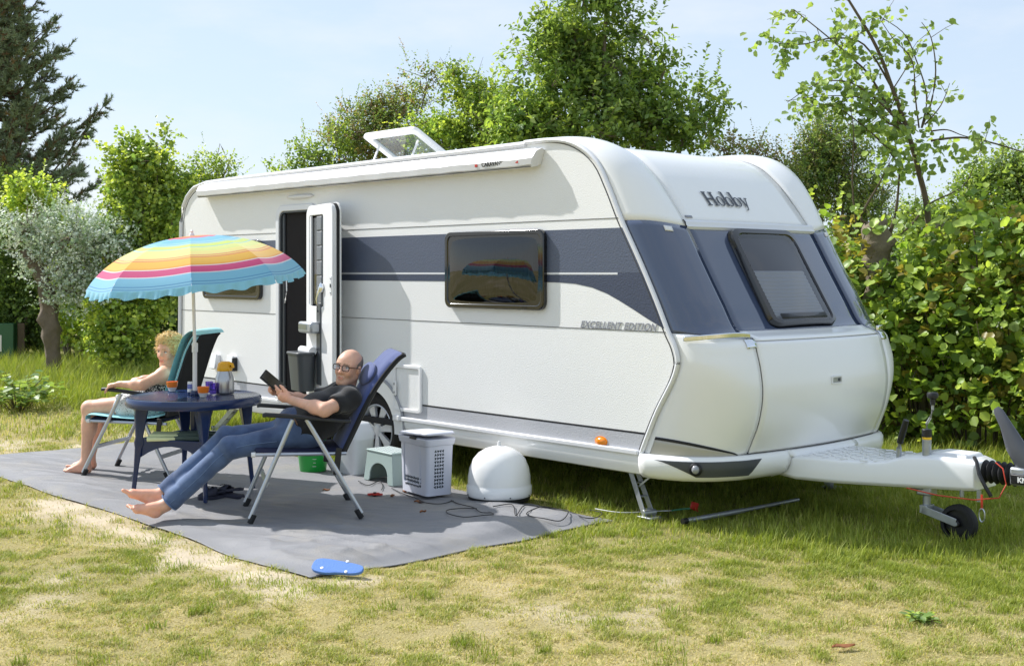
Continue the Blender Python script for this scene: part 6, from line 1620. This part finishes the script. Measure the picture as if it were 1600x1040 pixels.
def limbs(b, root, lobes, tips, rg_, r0, nt=70, rt=.006, wig=.06):
    """stem(s) from the root to each lobe centre, then twigs to some shoots"""
    root = np.array(root, float)
    for c, r in lobes:
        c = np.array(c); mid = root * .5 + c * .5 + rg_.normal(0, wig, 3); q = root * .2 + c * .8 + rg_.normal(0, wig, 3)
        b.tube(curve_pts([tuple(root), tuple(mid), tuple(q), tuple(c)], 4), [r0 * (1 - .75 * i / 12) for i in range(13)], n=6)
    P_, S_, L_, C_ = tips; sel = rg_.choice(len(P_), min(nt, len(P_)), replace=False)
    for i in sel:
        a = C_[i] + (P_[i] - C_[i]) * .05; e = P_[i] + S_[i] * L_[i]; m_ = (a + P_[i]) / 2 + rg_.normal(0, .05, 3)
        b.tube([tuple(a), tuple(m_), tuple(P_[i]), tuple(e)], [rt * 1.8, rt * 1.4, rt, rt * .4], n=4)
def W3(px, py, d): return ((px - 800) * d / FPX, d, CAM_H + (426 - py) * d / FPX)
def lobe(px, py, d, rx, rz, ry=None, dd=0.0):
    x, y, z_ = W3(px, py, d); k = d / FPX; return ((x, y + dd, z_), (rx * k, (ry if ry else rx * .8) * k, rz * k))
def plant(name, label, cat, base, lobes, nsh, per, slen, L, Wd, pal, seed, group=None, r0=.04, nt=80, mat=None, bark=None, **kw):
    rg_ = np.random.default_rng(seed); e = empty(name, (base[0], base[1], 0)); tag(e, label, cat, group)
    off = np.array([base[0], base[1], 0]); lb_ = [((c[0] - base[0], c[1] - base[1], c[2]), r) for c, r in lobes]
    sub = []
    for c_, r_ in lb_:
        for q in range(7):
            dv = unit(rg_.normal(size=3)); k_ = rg_.uniform(.34, .52); sub.append((tuple(np.array(c_) + dv * np.array(r_) * .72), tuple(np.array(r_) * k_)))
        sub.append((c_, tuple(np.array(r_) * .6)))
    big = lb_; lb_ = sub
    (v, f, c), tips = make_crown(lb_, nsh, per, slen, L, Wd, pal, rg_, **kw)
    o = np_mesh('crown', v, f, mat or m_leaf, e, c, kind='stuff')
    b = B(); limbs(b, (0, 0, -.05), big, tips, rg_, r0, nt); t = b.build('trunk', bark or m_bark, e, fix=False, angle=60)
    return e
GREEN1 = [(136, 162, 88), (155, 178, 94), (118, 148, 82), (177, 195, 105), (142, 165, 102)]
GREEN2 = [(122, 147, 91), (138, 161, 93), (104, 131, 81), (158, 177, 101)]
YELG = [(177, 195, 100), (195, 208, 110), (156, 179, 95), (136, 163, 90)]
DARKG = [(100, 125, 74), (116, 140, 82), (89, 112, 69)]
REDB = [(151, 151, 103), (161, 139, 109), (138, 146, 95), (172, 158, 120)]

# ---- shrubs along the back, left to right
plant('shrub', 'dense dark green shrub at the far left beneath the pine', 'shrub', W3(25, 560, 23)[:2], [lobe(20, 330, 23, 75, 75), lobe(70, 410, 23, 60, 80), lobe(0, 470, 23, 70, 90), lobe(60, 500, 23.4, 70, 70)], 5200, 5, .22, .075, .028, DARKG + GREEN2[:2], 21, r0=.06, gap=.22)
plant('shrub', 'yellow green bush rising behind the silver leaved pollard tree', 'shrub', W3(110, 560, 22)[:2], [lobe(45, 315, 22, 45, 40), lobe(120, 430, 22, 60, 110), lobe(150, 500, 21.8, 50, 70)], 2600, 5, .22, .08, .032, YELG, 22, gap=.25)
plant('shrub', 'tall broad leaved shrub with loose top shoots left of the caravan', 'shrub', W3(215, 585, 19.5)[:2], [lobe(220, 275, 19.5, 50, 62), lobe(195, 350, 19.5, 55, 75), lobe(265, 340, 19.6, 50, 70), lobe(215, 470, 19.5, 68, 105), lobe(170, 520, 19.2, 45, 60), lobe(245, 225, 19.5, 24, 30)], 5600, 5, .26, .078, .034, GREEN1 + YELG[:2], 23, r0=.05, gap=.27, nt=160)
plant('shrub', 'light twiggy shrub peeping over the caravan rear corner', 'shrub', W3(335, 580, 21)[:2], [lobe(330, 285, 21, 48, 38), lobe(360, 250, 21, 26, 26), lobe(300, 330, 21, 60, 60)], 1500, 6, .24, .05, .02, YELG + GREEN1, 24, gap=.33, nt=120)
plant('shrub', 'low light green shrub behind the caravan roof by the open hatch', 'shrub', W3(480, 560, 20)[:2], [lobe(475, 245, 20, 40, 32), lobe(515, 240, 20, 36, 45), lobe(440, 265, 20, 28, 14), lobe(500, 300, 20, 90, 50)], 2200, 6, .20, .05, .022, GREEN1, 25, gap=.33, nt=120)
plant('shrub', 'dark small leaved dogwood with reddish tips behind the open roof hatch', 'shrub', W3(590, 560, 20.5)[:2], [lobe(560, 185, 20.5, 46, 36), lobe(615, 160, 20.5, 45, 42), lobe(665, 140, 20.5, 40, 44), lobe(600, 230, 20.5, 90, 48), lobe(520, 205, 20.5, 26, 20)], 3200, 6, .26, .046, .018, GREEN2 + REDB[:2], 26, gap=.36, nt=200, up=.6)
plant('shrub', 'yellow green leafy shrub between the roof hatch and the big tree', 'shrub', W3(715, 560, 19)[:2], [lobe(690, 215, 19, 58, 42), lobe(745, 190, 19, 52, 58), lobe(720, 130, 19.2, 40, 34), lobe(775, 210, 19, 50, 60), lobe(800, 240, 19, 90, 40)], 3800, 6, .22, .056, .024, YELG + GREEN1[:3], 27, gap=.28, nt=160)
plant('tree', 'large dense leafy tree standing tall behind the caravan', 'tree', W3(920, 560, 18)[:2], [lobe(900, 45, 18, 90, 75), lobe(860, 120, 18, 78, 75), lobe(960, 100, 18, 90, 75), lobe(1000, 160, 18, 80, 60), lobe(900, 190, 18, 110, 70), lobe(1085, 170, 18, 48, 42), lobe(950, -20, 18, 55, 45), lobe(830, 200, 18, 60, 60), lobe(1030, 215, 18, 90, 45), lobe(1040, 105, 18, 26, 32)], 4300, 7, .32, .105, .027, GREEN2 + GREEN1[:3], 28, r0=.07, gap=.34, nt=260, shape='lance', up=.5)
plant('shrub', 'brownish twiggy shrub behind the caravan nose roof', 'shrub', W3(1170, 560, 17.5)[:2], [lobe(1170, 260, 17.5, 60, 34), lobe(1215, 250, 17.5, 50, 46), lobe(1130, 235, 17.5, 28, 30), lobe(1190, 320, 17.5, 100, 50)], 1700, 5, .26, .044, .018, REDB + GREEN1[:2], 29, gap=.36, nt=200, up=.6)
plant('shrub', 'upright fine leaved willow shrub behind the right caravan shoulder', 'shrub', W3(1290, 560, 16.5)[:2], [lobe(1280, 235, 16.5, 44, 62), lobe(1320, 270, 16.5, 46, 70), lobe(1260, 300, 16.5, 40, 60), lobe(1350, 320, 16.5, 50, 60)], 3000, 7, .26, .046, .013, GREEN2 + REDB[:1], 30, gap=.32, nt=160, shape='lance', up=.8)
plant('shrub', 'loose green shrub in the distance beyond the hedge top', 'shrub', W3(1560, 560, 18)[:2], [lobe(1560, 300, 18, 60, 45), lobe(1610, 290, 18, 60, 60), lobe(1510, 340, 18, 50, 40), lobe(1440, 350, 18, 60, 45)], 3400, 6, .24, .05, .02, GREEN2 + GREEN1, 31, gap=.30, nt=140)
for k, (px_, lbx) in enumerate(((-40, 'left of the cabinet'), (160, 'behind the tall left shrub'), (400, 'behind the caravan rear'), (640, 'behind the dogwood'), (1120, 'behind the big tree'), (1400, 'behind the willow shrub'), (1640, 'at the right edge'))):
    plant('thicket_bush', 'dark rounded bush in the far thicket ' + lbx, 'bush', W3(px_, 540, 29)[:2], [lobe(px_, 430, 29, 140, 85), lobe(px_ + 60, 470, 29, 120, 80), lobe(px_ - 70, 460, 29, 110, 85)], 2600, 4, .35, .16, .07, DARKG + GREEN2[:2], 60 + k, gap=.1, nt=30, r0=.08)

# ---- pine
def pine():
    rg_ = np.random.default_rng(77); d = 26; bx, by, _ = W3(-35, 426, d); e = empty('pine_tree', (bx, by, 0)); tag(e, 'tall dark needled pine at the far left with dead brown twigs', 'tree')
    b = B(); b.tube([(0, 0, -.1), (.05, 0, 3), (0, .05, 6), (.05, 0, 9.2)], [.24, .19, .13, .03], n=10)
    P_, D_, tw = [], [], []
    for i in range(250):
        zt = rg_.uniform(2.9, 9.2); t = (zt - 2.9) / 6.3; reach = (2.75 - 2.2 * t ** 1.25) * rg_.uniform(.65, 1.08); a = rg_.uniform(0, 2 * math.pi); dr = np.array([math.cos(a), math.sin(a), 0]); rise = rg_.uniform(.0, .6) * reach + .1
        tip = np.array([0, 0, zt]) + dr * reach + np.array([0, 0, rise]); mid = np.array([0, 0, zt]) + dr * reach * .55 + np.array([0, 0, -.08 * reach])
        b.tube([(0, 0, zt), tuple(mid), tuple(tip)], [.035, .022, .008], n=5)
        for j in range(int(21 * reach)):
            q = rg_.uniform(.2, 1.0) ** .8; base = (mid * (1 - (q - .5) * 2) + tip * ((q - .5) * 2)) if q > .5 else (np.array([0, 0, zt]) * (1 - q * 2) + mid * (q * 2))
            sd = unit(np.cross(dr, [0, 0, 1]) * rg_.choice([-1, 1]) * rg_.uniform(.1, 1) + dr * rg_.uniform(.1, .8) + np.array([0, 0, rg_.uniform(-.35, .95)])); ln = rg_.uniform(.10, .34)
            en = base + sd * ln; b.tube([tuple(base), tuple(base * .5 + en * .5 + np.array([0, 0, -.02])), tuple(en)], [.007, .006, .004], n=3)
            for q2 in (1.0, .72, .45):
                if rg_.random() < .85: P_.append(base + sd * ln * q2); D_.append(unit(sd + np.array([0, 0, .45])))
    b.build('trunk', M('pine_bark', (98, 74, 56), rough=.95, var=.4, vscale=10, bump=.8, bscale=30), e, fix=False, angle=60)
    P_, D_ = np.array(P_), np.array(D_); nn = 24; P2 = np.repeat(P_, nn, 0); D2 = np.repeat(D_, nn, 0); N = len(P2)
    P2 = P2 - D2 * rg_.uniform(0, .10, (N, 1)); dd = unit(D2 * .75 + rg_.normal(0, .42, (N, 3))); L = rg_.uniform(.06, .115, (N, 1)); s_ = unit(np.cross(dd, rg_.normal(size=(N, 3)))) * .0088
    v = np.stack([P2 - s_, P2 + s_, P2 + dd * L], 1).reshape(-1, 3); f = (np.arange(N) * 3)[:, None] + np.array([0, 1, 2])
    c = np.array([lin((138, 152, 116))[:3]]) * rg_.uniform(.6, 1.35, (N, 1)); dead = np.repeat(rg_.random(len(P_)) < .10, nn); c[dead] = np.array(lin((140, 116, 84))[:3]); np_mesh('crown', v, f, m_needle, e, np.repeat(c, 3, 0), kind='stuff')
pine()

# ---- pollard with silver leaves
def rough_trunk(b, pts, rad, seed, n=14, amp=.22):
    rs = []; P = curve_pts(pts, 6); rr = curve_pts([(r, 0) for r in rad], 6)
    for i, p in enumerate(P):
        p = Vector(p); d = Vector(P[min(i + 1, len(P) - 1)]) - Vector(P[max(i - 1, 0)]); x, y, d = frame_from(d)
        rs.append([p + (x * math.cos(2 * math.pi * k / n) + y * math.sin(2 * math.pi * k / n)) * rr[i][0] * (1 + amp * (mnoise.noise(Vector((math.cos(2 * math.pi * k / n) * 1.3, math.sin(2 * math.pi * k / n) * 1.3 + seed, i * .35))) * 1.6)) for k in range(n)])
    b.rings(rs)
px0, py0, d0 = 85, 592, 19.0; bx, by, _ = W3(px0, py0, d0)
e = empty('pollard_tree', (bx, by, 0)); tag(e, 'leaning gnarled pollard trunk with silvery white leaves on the left lawn', 'tree')
def loc3(px, py, d=d0): q = W3(px, py, d); return (q[0] - bx, q[1] - by, q[2])
b = B(); rough_trunk(b, [(0, 0, -.05), loc3(82, 545), loc3(78, 505), loc3(74, 465), loc3(62, 430), loc3(45, 402), loc3(38, 390)], [.115, .105, .15, .115, .09, .08, .07], 3, amp=.4)
b.build('trunk', m_barkd, e, angle=70)
b = B(); rg_ = np.random.default_rng(8)
lbs = [(loc3(45, 355), (.45, .4, .38)), (loc3(110, 370), (.55, .5, .45)), (loc3(165, 385), (.42, .4, .42)), (loc3(120, 440), (.5, .4, .5)), (loc3(60, 410), (.3, .3, .35)), (loc3(180, 445), (.3, .3, .35))]
(v, f, c), tips = make_crown(lbs, 2100, 6, .22, .055, .021, [(206, 214, 202), (222, 226, 218), (180, 194, 172), (150, 170, 132)], rg_, gap=.37, gscale=2.2, up=.6, tipyellow=.0, surf=1.8, sprig=.09)
np_mesh('crown', v, f, m_leafs, e, c, kind='stuff'); limbs(b, loc3(60, 440), lbs, tips, rg_, .03, 90); b.build('branch', m_bark, e, fix=False, angle=60)

# ---- leafy hedge on the right
hg = empty('hedge', c2w(-.6, 5.0)); hg.rotation_euler = (0, 0, CAR_ANG); tag(hg, 'high broad leaved hedge with large glossy leaves behind the drawbar', 'hedge')
rg_ = np.random.default_rng(41)
LH = [(144, 171, 84), (165, 189, 95), (183, 203, 103), (126, 153, 79), (111, 140, 77), (104, 126, 56), (146, 138, 74)]
lb_ = []
for i in range(13):
    x = -4.4 + i * .50
    for z_, ry, rz in ((.45, .62, .5), (1.05, .66, .5), (1.65 - (.25 if -.95 < x < .35 else 0), .60, .48)): lb_.append(((x + rg_.uniform(-.1, .1), rg_.uniform(-.12, .12), z_ + rg_.uniform(-.08, .08)), (.48, ry, rz)))
    if not (-.95 < x < .35): lb_.append(((x, rg_.uniform(-.1, .2), 2.02 + rg_.uniform(-.12, .22)), (.36, .45, .30)))
(v, f, c), tips = make_crown(lb_, 7600, 5, .25, .094, .040, LH, rg_, gap=.26, gscale=1.7, surf=4.5, up=.25, tipyellow=.25, size_var=.5)
np_mesh('foliage', v, f, m_leaf, hg, c, kind='stuff')
b = B(); P_, S_, L_, C_ = tips
for i in rg_.choice(len(P_), 160, replace=False):
    a = (P_[i][0] * .9, .2 * P_[i][1], 0.0); b.tube([a, (P_[i][0], P_[i][1] * .5, P_[i][2] * .6), tuple(P_[i]), tuple(P_[i] + S_[i] * L_[i])], [.012, .009, .006, .003], n=4)
b.build('stems', m_barkd, hg, fix=False)['kind'] = 'stuff'
# the large single leaves that face the lawn
def leaf_variant(k, rr):
    rv = random.Random(k); b = B(); n = 5; L = .140; rows = []
    for i in range(n + 1):
        t = i / n; w = .064 * math.sin(math.pi * min(1, t * .93 + .07)) ** .62 * (1 - .15 * t); zc = -.018 * t * t + .004 * math.sin(t * 6 + k)
        rows.append([(L * t, -w, zc + .012 + .004 * math.sin(7 * t + k)), (L * t, -w * .5, zc + .004), (L * t, 0, zc), (L * t, w * .5, zc + .004), (L * t, w, zc + .012 + .004 * math.cos(6 * t + k))])
    b.grid(rows); me = bpy.data.meshes.new('leaf'); me.from_pydata(b.v, [], b.f); me.polygons.foreach_set('use_smooth', [True] * len(me.polygons))
    ca = me.color_attributes.new('col', 'FLOAT_COLOR', 'POINT'); q = lin(LH[k % 5])
    for i, cdt in enumerate(ca.data): s_ = 1.12 if (i % 5) == 2 else .95; cdt.color = (q[0] * s_, q[1] * s_, q[2] * s_, 1)
    me.materials.append(m_leaf); return me
LV = [leaf_variant(k, None) for k in range(5)]
cnt = 0
while cnt < 300:
    x = rg_.uniform(-2.6, 1.5); z_ = rg_.uniform(.35, 2.2); q = n3(np.array([[x, 0, z_]]), 1.7)[0]
    if q < .30: continue
    y = -.66 - .10 * rg_.random() + .18 * abs(z_ - 1.1) ** 2
    o = bpy.data.objects.new('leaf', LV[rg_.integers(0, 5)]); link(o, hg); o.location = (x, y, z_); s_ = rg_.uniform(.5, 1.0); o.scale = (s_, s_, s_)
    dv = Vector((rg_.normal(0, .6), -.55, rg_.normal(-.15, .4))).normalized(); nn = Vector((rg_.normal(0, .35), -.55, .8)); sx_ = nn.cross(dv).normalized(); nn = dv.cross(sx_)
    o.rotation_euler = Matrix((dv, sx_, nn)).transposed().to_euler(); cnt += 1

# ---- half bare alder tree with pollarded stubs rising from the hedge
dA = 12.1; ax_, ay_, _ = W3(1450, 700, dA); al = empty('alder_tree', (ax_, ay_, 0)); tag(al, 'half bare windswept tree with round leaves rising behind the hedge', 'tree')
def q3(px, py, dd=0.0): q = W3(px, py, dA + dd); return (q[0] - ax_, q[1] - ay_, q[2])
b = B(); rough_trunk(b, [q3(1362, 700, .1), q3(1368, 520), q3(1370, 430), q3(1372, 385), q3(1366, 345)], [.13, .12, .125, .17, .11], 9, amp=.35); b.build('stub_trunk', m_bark, al, angle=70)
b = B(); rough_trunk(b, [q3(1440, 700, .1), q3(1455, 520), q3(1462, 430), q3(1468, 350)], [.10, .085, .075, .055], 5, amp=.15); b.build('stub_trunk', M('pale_bark', (150, 140, 122), rough=.95, var=.3, vscale=8, bump=.7, bscale=30), al, angle=70)
BR = [([(1452, 420), (1449, 330), (1436, 270), (1418, 205), (1395, 140), (1370, 75), (1335, 15), (1300, -40)], .034),
      ([(1385, 380), (1400, 330), (1406, 260)], .024), ([(1368, 350), (1345, 340), (1372, 290), (1390, 255)], .018), ([(1400, 372), (1425, 350), (1450, 320), (1490, 300), (1510, 285), (1520, 265)], .013),
      ([(1418, 205), (1392, 175), (1360, 120), (1330, 90), (1290, 55), (1240, 15)], .016), ([(1418, 210), (1380, 165), (1330, 130), (1280, 130), (1230, 160)], .012), ([(1395, 140), (1350, 70), (1300, 60), (1250, 70), (1200, 65)], .012),
      ([(1440, 200), (1455, 160), (1462, 110), (1455, 60), (1440, 35)], .011), ([(1440, 200), (1448, 150), (1430, 90), (1410, 50), (1360, 18)], .010), ([(1445, 195), (1470, 165), (1484, 130)], .009), ([(1436, 200), (1430, 150), (1425, 95), (1395, 60), (1375, 30)], .009),
      ([(1455, 220), (1500, 215), (1545, 222), (1600, 238), (1660, 255)], .014), ([(1455, 205), (1480, 203), (1505, 212), (1540, 220)], .009), ([(1340, 370), (1332, 290), (1334, 210), (1328, 165)], .010), ([(1406, 260), (1380, 225), (1340, 190), (1300, 165), (1260, 168)], .010), ([(1418, 205), (1385, 190), (1350, 155), (1290, 150), (1228, 158)], .009), ([(1400, 150), (1380, 195), (1378, 222)], .006), ([(1520, 265), (1535, 225)], .006), ([(1395, 140), (1420, 100), (1440, 62)], .007)]
rg_ = np.random.default_rng(19); lc, ld_, ln_, lcol, lL = [], [], [], [], []
GA = [(155, 177, 98), (175, 195, 110), (132, 158, 92), (147, 169, 111)]
for bi, (pts, r_) in enumerate(BR):
    dz = rg_.uniform(-.35, .35) if bi > 3 else 0; P = [q3(x, y, dz * min(1, i / 2)) for i, (x, y) in enumerate(pts)]; C_ = curve_pts(P, 5)
    b = B(); b.tube(C_, [r_ * (1 - .72 * i / (len(C_) - 1)) for i in range(len(C_))], n=6); b.build('branch', m_twig, al, fix=False)
    leafy = bi in (0, 4, 5, 6, 8, 14, 15, 1, 2, 3, 10) ; frac = .3 if bi == 0 else .12
    if bi in (7, 9, 11, 12): leafy, frac = True, .55
    if not leafy: continue
    dens = 1.7 if bi in (4, 5, 6, 14, 15) else (.9 if bi in (0, 8) else .35)
    n = int(len(C_) * dens)
    for k in range(n):
        t = rg_.uniform(frac, 1.0); p = np.array(crom(P, t * (len(P) - 1))); sd = unit(rg_.normal(size=3) + np.array([-.25, 0, .1])); L = rg_.uniform(.12, .34)
        e_ = p + sd * L + np.array([0, 0, -.05]); bb = (p + e_) / 2 + rg_.normal(0, .02, 3)
        b = B(); b.tube([tuple(p), tuple(bb), tuple(e_)], [.004, .003, .002], n=3); b.build('twig', m_twig, al, fix=False) if k % 3 == 0 else None
        for j in range(int(rg_.integers(4, 9))):
            q = p + (e_ - p) * rg_.uniform(.25, 1.05) + rg_.normal(0, .02, 3); lc.append(q); ld_.append(unit(rg_.normal(size=3) + sd * .5 + np.array([-.3, 0, -.35]))); ln_.append(unit(rg_.normal(0, .6, 3) + np.array([0, -.3, .8]))); lL.append(rg_.uniform(.045, .082)); lcol.append(np.array(lin(GA[rg_.integers(0, 4)])[:3]) * rg_.uniform(.75, 1.25))
for cxy, rr, n in (((1410, 225), (34, 30), 80), ((1440, 250), (36, 30), 70), ((1395, 265), (44, 26), 60), ((1532, 222), (14, 12), 26), ((1502, 244), (18, 14), 26), ((1525, 252), (12, 12), 14), ((1477, 228), (14, 10), 18)):
    for k in range(n):
        a = rg_.uniform(0, 6.28); r_ = math.sqrt(rg_.random()); lc.append(np.array(q3(cxy[0] + rr[0] * r_ * math.cos(a), cxy[1] + rr[1] * r_ * math.sin(a), rg_.uniform(-.25, .25)))); ld_.append(unit(rg_.normal(size=3) + np.array([0, 0, -.3]))); ln_.append(unit(rg_.normal(0, .6, 3) + np.array([0, -.3, .8]))); lL.append(rg_.uniform(.05, .085)); lcol.append(np.array(lin(GA[rg_.integers(0, 4)])[:3]) * rg_.uniform(.75, 1.25))
lL = np.array(lL); v, f, c = leaf_mesh(np.array(lc), np.array(ld_), np.array(ln_), lL, lL * .46, np.array(lcol)); np_mesh('crown', v, f, m_leaf, al, c, kind='stuff')

# ---- small plants
def herb(name, label, loc, n, L, Wd, h, spread, pal, seed, shape='round'):
    rg_ = np.random.default_rng(seed); e = empty(name, (loc[0], loc[1], 0)); tag(e, label, 'plant'); cs, ds, ns = [], [], []
    b = B()
    for k in range(n):
        a = rg_.uniform(0, 6.28); r_ = spread * math.sqrt(rg_.random()); zt = h * rg_.uniform(.4, 1) * (1 - .5 * r_ / spread); tip = np.array([r_ * math.cos(a), r_ * math.sin(a), zt])
        b.tube([(tip[0] * .2, tip[1] * .2, -.01), (tip[0] * .6, tip[1] * .6, zt * .7), tuple(tip)], [.004, .003, .002], n=4)
        for j in range(4): cs.append(tip * (1 - .14 * j)); ds.append(unit(np.array([math.cos(a + j * 1.9), math.sin(a + j * 1.9), .1]) + rg_.normal(0, .2, 3))); ns.append(unit(np.array([0, 0, 1]) + rg_.normal(0, .3, 3)))
    N = len(cs); lL = L * rg_.uniform(.6, 1.2, N); col = np.array([lin(c)[:3] for c in pal])[rg_.integers(0, len(pal), N)] * rg_.uniform(.8, 1.2, (N, 1))
    v, f, c = leaf_mesh(np.array(cs), np.array(ds), np.array(ns), lL, lL * Wd / L, col, shape); np_mesh('foliage', v, f, m_leaf, e, c, kind='stuff'); b.build('stems', m_twig, e, fix=False)['kind'] = 'stuff'
p = G(28, 640); herb('bramble', 'bramble bush with broad green leaves in the long grass at the left edge', (p.x, p.y), 70, .11, .045, .55, .55, GREEN1, 90)
p = G(1440, 968); herb('weed', 'small green rosette weed in the dry lawn', (p.x, p.y), 16, .055, .014, .04, .07, GREEN1, 91, 'lance')
